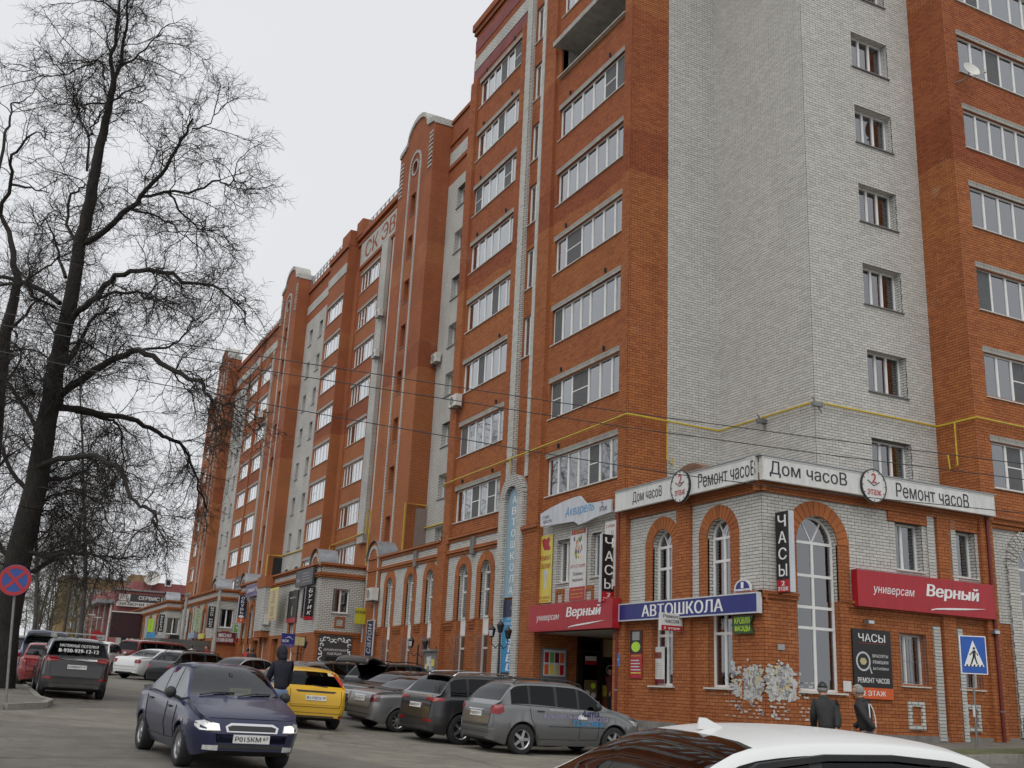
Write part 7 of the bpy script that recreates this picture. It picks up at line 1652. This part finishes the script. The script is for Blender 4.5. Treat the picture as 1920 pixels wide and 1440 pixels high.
for k_, (px, X, lab, jm, tm, f_) in enumerate(((462, 13.6, 'person in a red coat by the butcher shop door', C_RED, C_DK, 40), (472, 13.3, 'person in dark clothes beside the red coat at the butcher shop', C_BLK, C_DK, 90), (386, 12.6, 'person in a red coat near the white vertical sign', C_RED, C_DK, 200), (357, 12.2, 'person in a white jacket far along the shop row', C_WH, C_DK, 100), (336, 12.4, 'person in black at the far shop doors', C_BLK, C_DK, 250))):
    q = onX(px, 1235, X); person(lab, (X, q.y, zp(X, q.y)), R(f_), 1.7, jm, tm, .15, 0, hair=S_BK)
x, y = 20.9, 33.6; person('person in dark red standing in the porch', (x, y, -.8), R(200), 1.68, mat('plum coat', (.10, .015, .02), .8), C_DK, .05, 0, hair=S_BK)

# ------------------------------------------------------------------ bare trees
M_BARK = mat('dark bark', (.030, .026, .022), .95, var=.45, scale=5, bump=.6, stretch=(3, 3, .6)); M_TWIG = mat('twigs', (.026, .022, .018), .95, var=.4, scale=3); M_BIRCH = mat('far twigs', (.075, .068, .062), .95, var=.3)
class Tree:
    def __init__(s, seed): s.r = random.Random(seed); s.V = []; s.F = []
    def tube(s, pts, r0, r1, n):
        b = len(s.V); m = len(pts); prev = None
        for i, p in enumerate(pts):
            d = pts[min(i+1, m-1)]-pts[max(i-1, 0)]
            if d.length < 1e-8: d = Vector((0, 0, 1))
            d.normalize(); a = (prev-d*prev.dot(d)) if prev is not None else d.orthogonal()
            if a.length < 1e-6: a = d.orthogonal()
            a.normalize(); prev = a; c = d.cross(a); rad = r0+(r1-r0)*i/(m-1)
            for j in range(n): t = 6.28318*j/n; s.V.append(p+(a*math.cos(t)+c*math.sin(t))*rad)
        for i in range(m-1):
            for j in range(n): s.F.append((b+i*n+j, b+i*n+(j+1) % n, b+(i+1)*n+(j+1) % n, b+(i+1)*n+j))
    def path(s, p, d, ln, k, wig, grav):
        pts = [p.copy()]; d = d.normalized(); st = ln/k
        for i in range(k):
            d = (d+Vector((s.r.gauss(0, wig), s.r.gauss(0, wig), s.r.gauss(0, wig)+grav))).normalized(); p = p+d*st; pts.append(p.copy())
        return pts
    def side(s, d, ang):
        o = d.orthogonal().normalized(); q = o*math.cos(s.r.uniform(0, 6.283)); o2 = d.cross(o); a = s.r.uniform(0, 6.283)
        v = o*math.cos(a)+o2*math.sin(a); return (d*math.cos(ang)+v*math.sin(ang)).normalized()
    def grow(s, pts, r0, level, dens, spec):
        """spec[level] = (length, sections, wiggle, gravity, radius, children per metre, sides)"""
        if level >= len(spec): return
        ln, k, wig, grav, rad, cpm, n = spec[level]
        L_ = sum((b-a).length for a, b in zip(pts, pts[1:])); num = int(L_*cpm*dens+s.r.random())
        for _ in range(num):
            f = s.r.uniform(.12, 1)**.85*(len(pts)-1); i = min(int(f), len(pts)-2); p = pts[i].lerp(pts[i+1], f-i); d = (pts[i+1]-pts[i]).normalized()
            l2 = ln*s.r.uniform(.5, 1.25)*(1.1-.35*f/(len(pts)-1)); q = s.path(p, s.side(d, s.r.uniform(.5, 1.15)), l2, k, wig, grav)
            rr_ = min(rad*s.r.uniform(.7, 1.2), r0*.8); s.tube(q, rr_, rr_*.45, n); s.grow(q, rr_, level+1, dens, spec)
    def build(s, name, m, parent): o = obj(name, newmesh(name, s.V, s.F, True), m, parent); return o
def px_limb(pts, dep0, drift, rng):
    """limb drawn over points of the photograph, each at its own distance"""
    out_ = []; d = dep0
    for i, (x, y) in enumerate(pts):
        if i: d += drift*math.hypot(x-pts[i-1][0], y-pts[i-1][1])/60+rng.uniform(-.12, .12)
        out_.append(at(x, y, d))
    return out_
def densify(P, k, rng, j):
    out_ = []
    for i in range(len(P)-1):
        for q in range(k): f = q/k; out_.append(P[i].lerp(P[i+1], f)+Vector((rng.gauss(0, j), rng.gauss(0, j), rng.gauss(0, j)))*(1 if q else .3))
    out_.append(P[-1]); return out_
def big_tree():
    rng = random.Random(21); D = 31.0
    t = thing('bare_tree', 'tall bare lime tree leaning over the kerb at the left', 'tree', gnd(5, 1262), world=True); T = Tree(4); TR_ = Tree(5)
    trunk = [(2, 1275, .46), (8, 1180, .42), (32, 1060, .38), (58, 950, .34), (82, 830, .30), (102, 700, .26), (128, 590, .22), (148, 470, .185), (163, 400, .18), (177, 330, .155), (194, 250, .125), (206, 190, .10), (213, 150, .085)]
    P = [at(x, y, D) for x, y, r in trunk]; base = Vector(t.location); P[0] = Vector((P[0].x, P[0].y, zg(P[0].x, P[0].y)-.1))
    for i in range(len(P)-1):
        TR_.tube(densify([P[i], P[i+1]], 3, rng, .02), trunk[i][2], trunk[i+1][2], 12)
    limbs = [  # (points, start radius, end radius, drift)
        ([(213, 150), (209, 120), (216, 70), (222, 20), (226, -40), (232, -110)], .08, .02, .1), ([(213, 150), (228, 115), (236, 55), (239, 0), (246, -60)], .07, .02, -.2), ([(222, 25), (200, 8), (172, 0), (150, -20)], .04, .012, .4),
        ([(160, 456), (200, 430), (245, 390), (275, 355), (312, 315), (340, 262), (362, 222)], .115, .03, -.25), ([(265, 368), (310, 360), (370, 355), (412, 338), (428, 350), (440, 335)], .055, .015, -.4), ([(245, 393), (285, 402), (318, 416), (335, 435), (350, 442)], .04, .012, -.5), ([(315, 360), (345, 405), (372, 430), (402, 432)], .04, .012, .5), ([(360, 240), (395, 232), (415, 200)], .03, .01, -.3), ([(312, 315), (300, 300), (297, 280)], .025, .01, .3),
        ([(118, 606), (160, 575), (190, 545), (215, 515), (260, 508), (325, 512), (340, 531), (400, 535), (430, 558), (462, 588)], .12, .02, -.35), ([(183, 562), (215, 548), (258, 547), (275, 560), (302, 563), (332, 592)], .06, .015, -.6), ([(125, 680), (150, 640), (180, 590), (205, 575)], .09, .03, .7),
        ([(97, 772), (130, 728), (175, 695), (220, 670), (262, 657), (300, 680), (340, 700), (374, 714), (385, 735), (410, 755), (440, 760)], .14, .025, -.5), ([(262, 657), (310, 652), (335, 640), (352, 615), (362, 598)], .05, .015, .5), ([(325, 695), (345, 720), (358, 735)], .035, .012, .3),
        ([(95, 765), (150, 766), (215, 780), (258, 790), (298, 812), (325, 826), (345, 842), (362, 880), (382, 935), (388, 960)], .12, .02, .5), ([(110, 768), (160, 775), (205, 788), (222, 798), (228, 840), (236, 885)], .07, .015, .8), ([(58, 885), (110, 860), (180, 854), (215, 872), (240, 920), (262, 950), (292, 958), (283, 985)], .11, .02, -.8), ([(85, 905), (130, 895), (165, 880), (182, 857)], .08, .02, .6),
        ([(146, 478), (124, 420), (131, 370), (150, 352), (168, 348)], .06, .025, .8), ([(122, 520), (108, 470), (100, 440), (75, 400)], .06, .015, .9), ([(112, 568), (70, 540), (45, 528), (0, 535), (-30, 530)], .09, .04, .6), ([(105, 580), (60, 555), (52, 525), (90, 498), (112, 478)], .05, .02, -.6),
        ([(203, 194), (228, 174), (272, 160)], .045, .015, -.5), ([(203, 194), (160, 197), (143, 206), (138, 180)], .035, .012, .5), ([(226, 124), (255, 110), (280, 80), (305, 60)], .045, .012, -.4), ([(197, 150), (192, 118), (170, 120), (128, 138), (85, 143), (60, 130)], .04, .01, .5), ([(165, 255), (150, 225), (138, 190), (135, 165)], .04, .012, .5), ([(163, 320), (166, 262), (170, 240), (200, 200)], .045, .02, .3),
        ([(42, 1030), (90, 1045), (130, 1040), (165, 1012), (170, 1030)], .07, .02, -.5), ([(45, 1075), (100, 1050), (120, 1035), (165, 1038), (215, 1045), (240, 1046)], .08, .02, .4), ([(30, 980), (70, 960), (95, 930), (130, 920), (190, 945), (210, 990)], .06, .015, .9), ([(30, 1060), (-20, 1000), (-60, 960)], .09, .03, .4), ([(60, 940), (20, 880), (-10, 820), (-40, 800)], .09, .03, .6), ([(82, 830), (50, 770), (20, 720), (-20, 700)], .08, .03, .9)]
    spec = [(1.9, 10, .22, -.03, .017, 3.4, 5), (.95, 7, .26, -.02, .0088, 5.8, 3), (.5, 4, .26, -.01, .0052, 7.4, 3)]
    low = [(3.4, 12, .2, -.05, .026, 2.0, 5), (1.3, 8, .25, -.05, .011, 4.0, 3), (.6, 4, .26, -.03, .0056, 5.5, 3)]
    for pts, r0, r1, dr in limbs:
        L_ = densify(px_limb(pts, D, dr, rng), 3, rng, .035); T.tube(L_, r0*.88, r1, 7); T.grow(L_, r0, 0, 1.12, spec)
    T.grow(densify(P[6:], 3, rng, .02), .15, 0, .8, spec)
    T.grow(densify(P[1:7], 4, rng, .02), .2, 0, 1.7, low)
    TR_.build('trunk', M_BARK, t); T.build('crown', M_TWIG, t)
big_tree()
def second_tree():
    rng = random.Random(8); D = 36.0; t = thing('bare_tree', 'bare tree at the left edge, half out of the picture, behind the leaning lime', 'tree', (-2.6, 39.5, zg(-2.6, 39.5)), world=True); T = Tree(14); U_ = Tree(15)
    tr_ = [(-55, 1260, .5), (-40, 1100, .42), (-22, 900, .34), (-5, 740, .27), (10, 620, .2), (28, 555, .16), (34, 525, .14)]; P = [at(x, y, D) for x, y, r in tr_]
    for i in range(len(P)-1): U_.tube(densify([P[i], P[i+1]], 2, rng, .02), tr_[i][2], tr_[i+1][2], 10)
    spec = [(1.8, 8, .17, -.02, .018, 2.0, 5), (.8, 6, .2, .0, .009, 3.6, 3), (.42, 4, .2, .0, .0055, 5.0, 3)]
    for pts, r0, r1, dr in (([(34, 525), (20, 450), (0, 400), (-10, 330)], .12, .04, .3), ([(0, 405), (20, 340), (22, 290), (45, 265), (68, 247), (90, 262)], .07, .015, -.4), ([(-5, 330), (10, 250), (18, 230), (20, 195), (45, 190), (60, 178)], .06, .012, .4), ([(20, 345), (60, 350), (92, 362)], .05, .015, -.5), ([(10, 620), (50, 590), (75, 560), (110, 545)], .07, .02, -.4), ([(-5, 740), (30, 690), (48, 640)], .07, .02, .5), ([(-22, 900), (10, 860), (40, 840)], .07, .02, .4), ([(34, 525), (0, 520), (-40, 490)], .08, .03, .2)):
        L_ = densify(px_limb(pts, D, dr, rng), 3, rng, .04); T.tube(L_, r0, r1, 6); T.grow(L_, r0, 0, .9, spec)
    U_.build('trunk', M_BARK, t); T.build('crown', M_TWIG, t)
second_tree()
def weeping(label, x, y, H, seed, dens=1.0, m=None, group='trees behind the lime'):
    z = zg(x, y); t = thing('birch_tree', label, 'tree', (x, y, z), 0, group); T = Tree(seed); U_ = Tree(seed+1); r = T.r
    tr_ = T.path(Vector((0, 0, 0)), Vector((r.uniform(-.08, .08), 0, 1)), H*.92, 14, .05, .03); U_.tube(tr_, H*.0065, .02, 7); U_.build('trunk', m or M_BIRCH, t)
    for i in range(int(34*dens)):
        f = r.uniform(.25, 1)*(len(tr_)-1); k = min(int(f), len(tr_)-2); p = tr_[k].lerp(tr_[k+1], f-k); a = r.uniform(0, 6.283); l_ = H*.27*(1.15-f/len(tr_))*r.uniform(.7, 1.2)
        q = T.path(p, Vector((math.cos(a), math.sin(a), .75)), l_, 8, .12, -.06); T.tube(q, .035, .012, 4)
        T.grow(q, .03, 0, dens, [(1.9, 7, .10, -.22, .012, 3.2, 3), (1.0, 6, .10, -.3, .009, 3.2, 3)])
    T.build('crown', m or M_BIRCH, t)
q = at(150, 1215, 62); weeping('hanging birch behind the leaning lime, tallest of the background trees', q.x, q.y, 24, 31)
q = at(112, 1215, 66); weeping('slender hanging birch between the lime and the yellow brick building', q.x, q.y, 17, 37, .8)
q = at(60, 1215, 58); weeping('hanging birch behind the trunk of the lime', q.x, q.y, 21, 41)
q = at(-60, 1215, 52); weeping('hanging birch at the far left edge behind the lime', q.x, q.y, 20, 44)
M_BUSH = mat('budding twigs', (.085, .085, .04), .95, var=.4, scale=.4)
for k_, (px, dpt, H, lab) in enumerate(((30, 95, 10, 'low bare tree far behind the parked cars at the left'), (95, 105, 11, 'budding tree in front of the yellow brick building'), (140, 110, 9, 'budding tree left of the pink building, nearest the screen'), (160, 125, 7, 'small budding tree beside the pink building'), (-20, 88, 12, 'bare tree far behind at the left edge'))):
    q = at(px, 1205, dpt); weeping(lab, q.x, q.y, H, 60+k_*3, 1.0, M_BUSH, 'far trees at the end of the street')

def far_wood():
    T = Tree(99); r = T.r
    for i in range(28):
        px, dp = r.uniform(-120, 138), r.uniform(78, 150); q = at(px, 1210, dp); H = r.uniform(8, 15); base = Vector((q.x, q.y, zg(q.x, q.y)))
        tr_ = T.path(base, Vector((r.uniform(-.1, .1), 0, 1)), H, 9, .08, .03); T.tube(tr_, .11, .02, 5)
        for k in range(22):
            f = r.uniform(.2, 1)*(len(tr_)-1); j = min(int(f), len(tr_)-2); p = tr_[j].lerp(tr_[j+1], f-j); a = r.uniform(0, 6.283)
            b_ = T.path(p, Vector((math.cos(a), math.sin(a), .9)), H*.28*r.uniform(.6, 1.2), 6, .16, -.02); T.tube(b_, .03, .012, 3)
            T.grow(b_, .03, 0, 1.0, [(1.3, 5, .18, -.03, .014, 3.2, 3)])
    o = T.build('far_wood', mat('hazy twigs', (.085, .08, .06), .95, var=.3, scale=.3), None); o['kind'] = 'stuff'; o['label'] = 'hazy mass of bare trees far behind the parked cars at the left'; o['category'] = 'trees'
far_wood()
# ------------------------------------------------------------------ buildings at the end of the street
M_TAN = brick_tex_mat('tan brickwork', (.27, .17, .085), (.30, .195, .10), (.2, .135, .08)); M_PINK = mat('pink render', (.30, .105, .10), .85, var=.15, scale=.4)
BY = 330.0
t = thing('brick_building', 'yellow brown six storey building at the end of the street', 'building', (35, BY, 2), world=True); f = FY(BY)
hol = []; wx0 = [onY(px, 1150, BY).x for px in (152, 166, 181, 199)]; wz = [onY(170, py, BY).z for py in (1111, 1126, 1141, 1155)]
hol = [rect(a-.8, a+.8, z_-.85, z_+.85) for a in wx0+[onY(136, 1150, BY).x] for z_ in wz+[wz[-1]-2.9]]
zt = onY(180, 1086, BY).z; xr = onY(290, 1090, BY).x+8
bwall(t, 'wall', f, rect(onY(116, 1090, BY).x, xr, -2, zt), hol, geo=False); t.children[0].data.materials[0] = M_TAN; t.children[0].data.materials[1] = M_TAN
for h in hol: window(t, f, h[0][0], h[1][0], h[0][1], h[2][1], [1, 1], n=-.15, lint=False, far=True, room=.8)
x0 = onY(116, 1090, BY).x; MB().add([(x0, BY, -2), (x0, BY+18, -2), (x0, BY+18, zt), (x0, BY, zt)], [(0, 1, 2, 3)]).build('side_wall', M_TAN, t); MB().box(x0-.2, xr, BY-.2, BY+18, zt, zt+.4).build('roof', M_CONCD, t)
a, c = onY(247, 1082, BY), onY(290, 1082, BY); MB().box(a.x, c.x, BY-.3, BY+12, zt, a.z+.8).build('lift_house', M_TAN, t)
for k_, px in enumerate((128, 205, 210, 228)): q = onY(px, 1083, BY+.5); MB().box(q.x-.3, q.x+.3, BY+.5, BY+1.5, zt+.2, zt+2).build('chimney', M_CONCD, t)
t = thing('pink_building', 'pink service centre building behind the dark screen', 'building', (18, 135, zg(18, 135)), world=True); f = FY(135.0)
xa, xb = onY(217, 1120, 135).x, 24.5; za = onY(300, 1112, 135).z; zb = onY(320, 1096, 135).z
bwall(t, 'front_wall', f, rect(xa, xb, -1, za), [rect(xa+1.2, xa+2.2, za-6.2, za-5.0)], geo=False); t.children[0].data.materials[0] = M_PINK; t.children[0].data.materials[1] = M_PINK
hx = onY(316, 1106, 136).x; MB().box(onY(249, 1100, 137).x, xb, 137, 150, za, zb+.2).build('upper_storey', M_PINK, t); o = MB().box(hx-.4, hx+.4, 136.9, 136.98, za+1.0, za+1.9).build('vent_window', S_LT, t)
MB().box(hx-.25, hx+.25, 136.86, 136.9, za+1.15, za+1.75).build('vent_pane', M_DARKP, t)
MB().add([(xa, 135, -1), (xa-1.5, 150, -1), (xa-1.5, 150, za), (xa, 135, za)], [(0, 1, 2, 3)]).build('side_wall', M_PINK, t)
for k_ in range(4): MB().tube([(xa-.3-.35*k_, 135.5+3*k_, zg(14, 135)), (xa-.3-.35*k_, 135.5+3*k_, za-1.6)], .12, 8).build('downpipe', M_PLASTW, t)
MB().box(xa-2, xa+.1, 135.2, 149, za-1.6, za-1.2).build('canopy', M_TIN, t)
MB().box(xa-.2, xb, 134.8, 137, za, za+.2).build('roof_edge', M_TIN, t)
q0, q1 = fy(221, 342, 1113, 1132, 134.7), None
t, wd, h = sign('grey service centre board with white letters on the pink building', FY(134.7), (q0[0], q0[1], onY(221, 1126, 134.7).z, onY(221, 1112, 134.7).z), S_DG, .2, .1, 'shop_sign'); lettering(t, 'СЕРВИС ЦЕНТР', wd*.62, h*.5, wd*.62, h*.6, S_LT, -.206, .03); face(t, .05, wd*.18, .05, h-.05, S_W, .2); lettering(t, 'Д', wd*.05, h*.5, wd*.05, h*.5, S_RED, -.22, .03)
t, wd, h = sign('white board with dark letters under the service centre board', FY(134.7), (q0[0]-.1, onY(300, 1135, 134.7).x, onY(221, 1136, 134.7).z, onY(221, 1126.5, 134.7).z), S_W, .2, .1, 'shop_sign'); lettering(t, 'ВКЛЮЧИ ТВ', wd*.45, h*.5, wd*.75, h*.6, S_TXT, -.206, .03)
q = onY(286, 1087, 136.5); t = thing('satellite_dish', 'large satellite dish on the roof of the pink building', 'satellite dish', q); b = MB(); b.lathe([(0, 0), (.4, .05), (.75, .2), (.95, .36)], 24); d = b.build('dish', M_PLASTW, t, True); d.rotation_euler = (R(65), 0, R(-15)); MB().tube([(0, .2, 0), (0, .5, -1.6)], .06, 8).build('mast', M_STEEL, t)
# dark red advertising screen on its column
zc = zg(11.8, 100); c0 = [onY(*p, 100) for p in ((207, 1147), (267, 1153), (204, 1194), (265, 1197))]
t = thing('advertising_screen', 'large dark red advertising screen on a column', 'screen', (c0[2].x+1.6, 100, zc), world=True); x0, x1 = c0[2].x, c0[1].x; z0, z1 = c0[2].z, c0[0].z
MB().box(x0, x1, 99.9, 100.6, z0, z1).build('cabinet', M_DARKP, t); MB().box(x0+.06, x1-.06, 99.87, 99.9, z0+.06, z1-.06).build('display', mat('unlit screen', (.032, .006, .009), .5, var=.05), t); MB().box(x0-.05, x1+.05, 99.8, 100.7, z1, z1+.1).build('hood', M_PLASTW, t); MB().box((x0+x1)/2-.2, (x0+x1)/2+.2, 100, 100.4, zc, z0).build('column', mat('brown column', (.06, .03, .03), .6), t)
# concrete lamp columns in front of the far shops, thin poles beyond
for lab, top_, bot_, Y in (('tall concrete lamp column in front of the second stepped shop front', (405, 1104), (396, 1248), 68), ('tall concrete lamp column in front of the third stepped shop front', (344, 1116), (335, 1240), 80)):
    a = onY(*bot_, Y); c = onY(*top_, Y); t = thing('lamp_column', lab, 'lamp post', (a.x, Y, zg(a.x, Y))); MB().tube([(0, 0, -.1), (0, 0, c.z-zg(a.x, Y))], [.15, .10], 10).build('shaft', M_CONC, t, True); MB().box(-.16, .16, -.16, .16, c.z-zg(a.x, Y), c.z-zg(a.x, Y)+.12).build('cap', M_TIN, t)
for lab, px, py, Y in (('thin street light pole far behind the slate sport utility car, left of the pair', 148, 1160, 118), ('thin street light pole far behind the slate sport utility car, right of the pair', 160, 1165, 118)):
    c = onY(px, py, Y); g_ = zg(c.x, Y); t = thing('light_pole', lab, 'lamp post', (c.x, Y, g_)); MB().tube([(0, 0, 0), (0, 0, c.z-g_), (.9, 0, c.z-g_+.5)], [.1, .07, .05], 8).build('pole', M_CONC, t, True); MB().box(.8, 1.5, -.12, .12, c.z-g_+.42, c.z-g_+.55).build('lamp_head', M_PLASTW, t)
q = onY(70, 1206, 92); t = thing('low_shed', 'long low dark shed with a pale roof edge behind the parked cars at the left', 'shed', (q.x, 92, zg(q.x, 92))); h_ = q.z-zg(q.x, 92); MB().box(-9, 4, 0, 5, -.5, h_).build('wall', mat('shed wall', (.06, .06, .055), .9), t); MB().box(-9.2, 4.2, -.2, 5.2, h_, h_+.14).build('roof', M_PLASTW, t)
q = onY(181, 1193, 110); t = thing('shop_flag_sign', 'small red round sign far along the street beside the pink building', 'sign', (q.x, 110, zg(q.x, 110))); MB().lathe([(0, -.05), (.55, -.05), (.55, .05), (0, .05)], 20, 'Y', (0, 0, q.z-zg(q.x, 110))).build('disc', S_RED, t); MB().tube([(0, .05, 0), (0, .05, q.z-zg(q.x, 110))], .06, 8).build('post', M_STEEL, t)
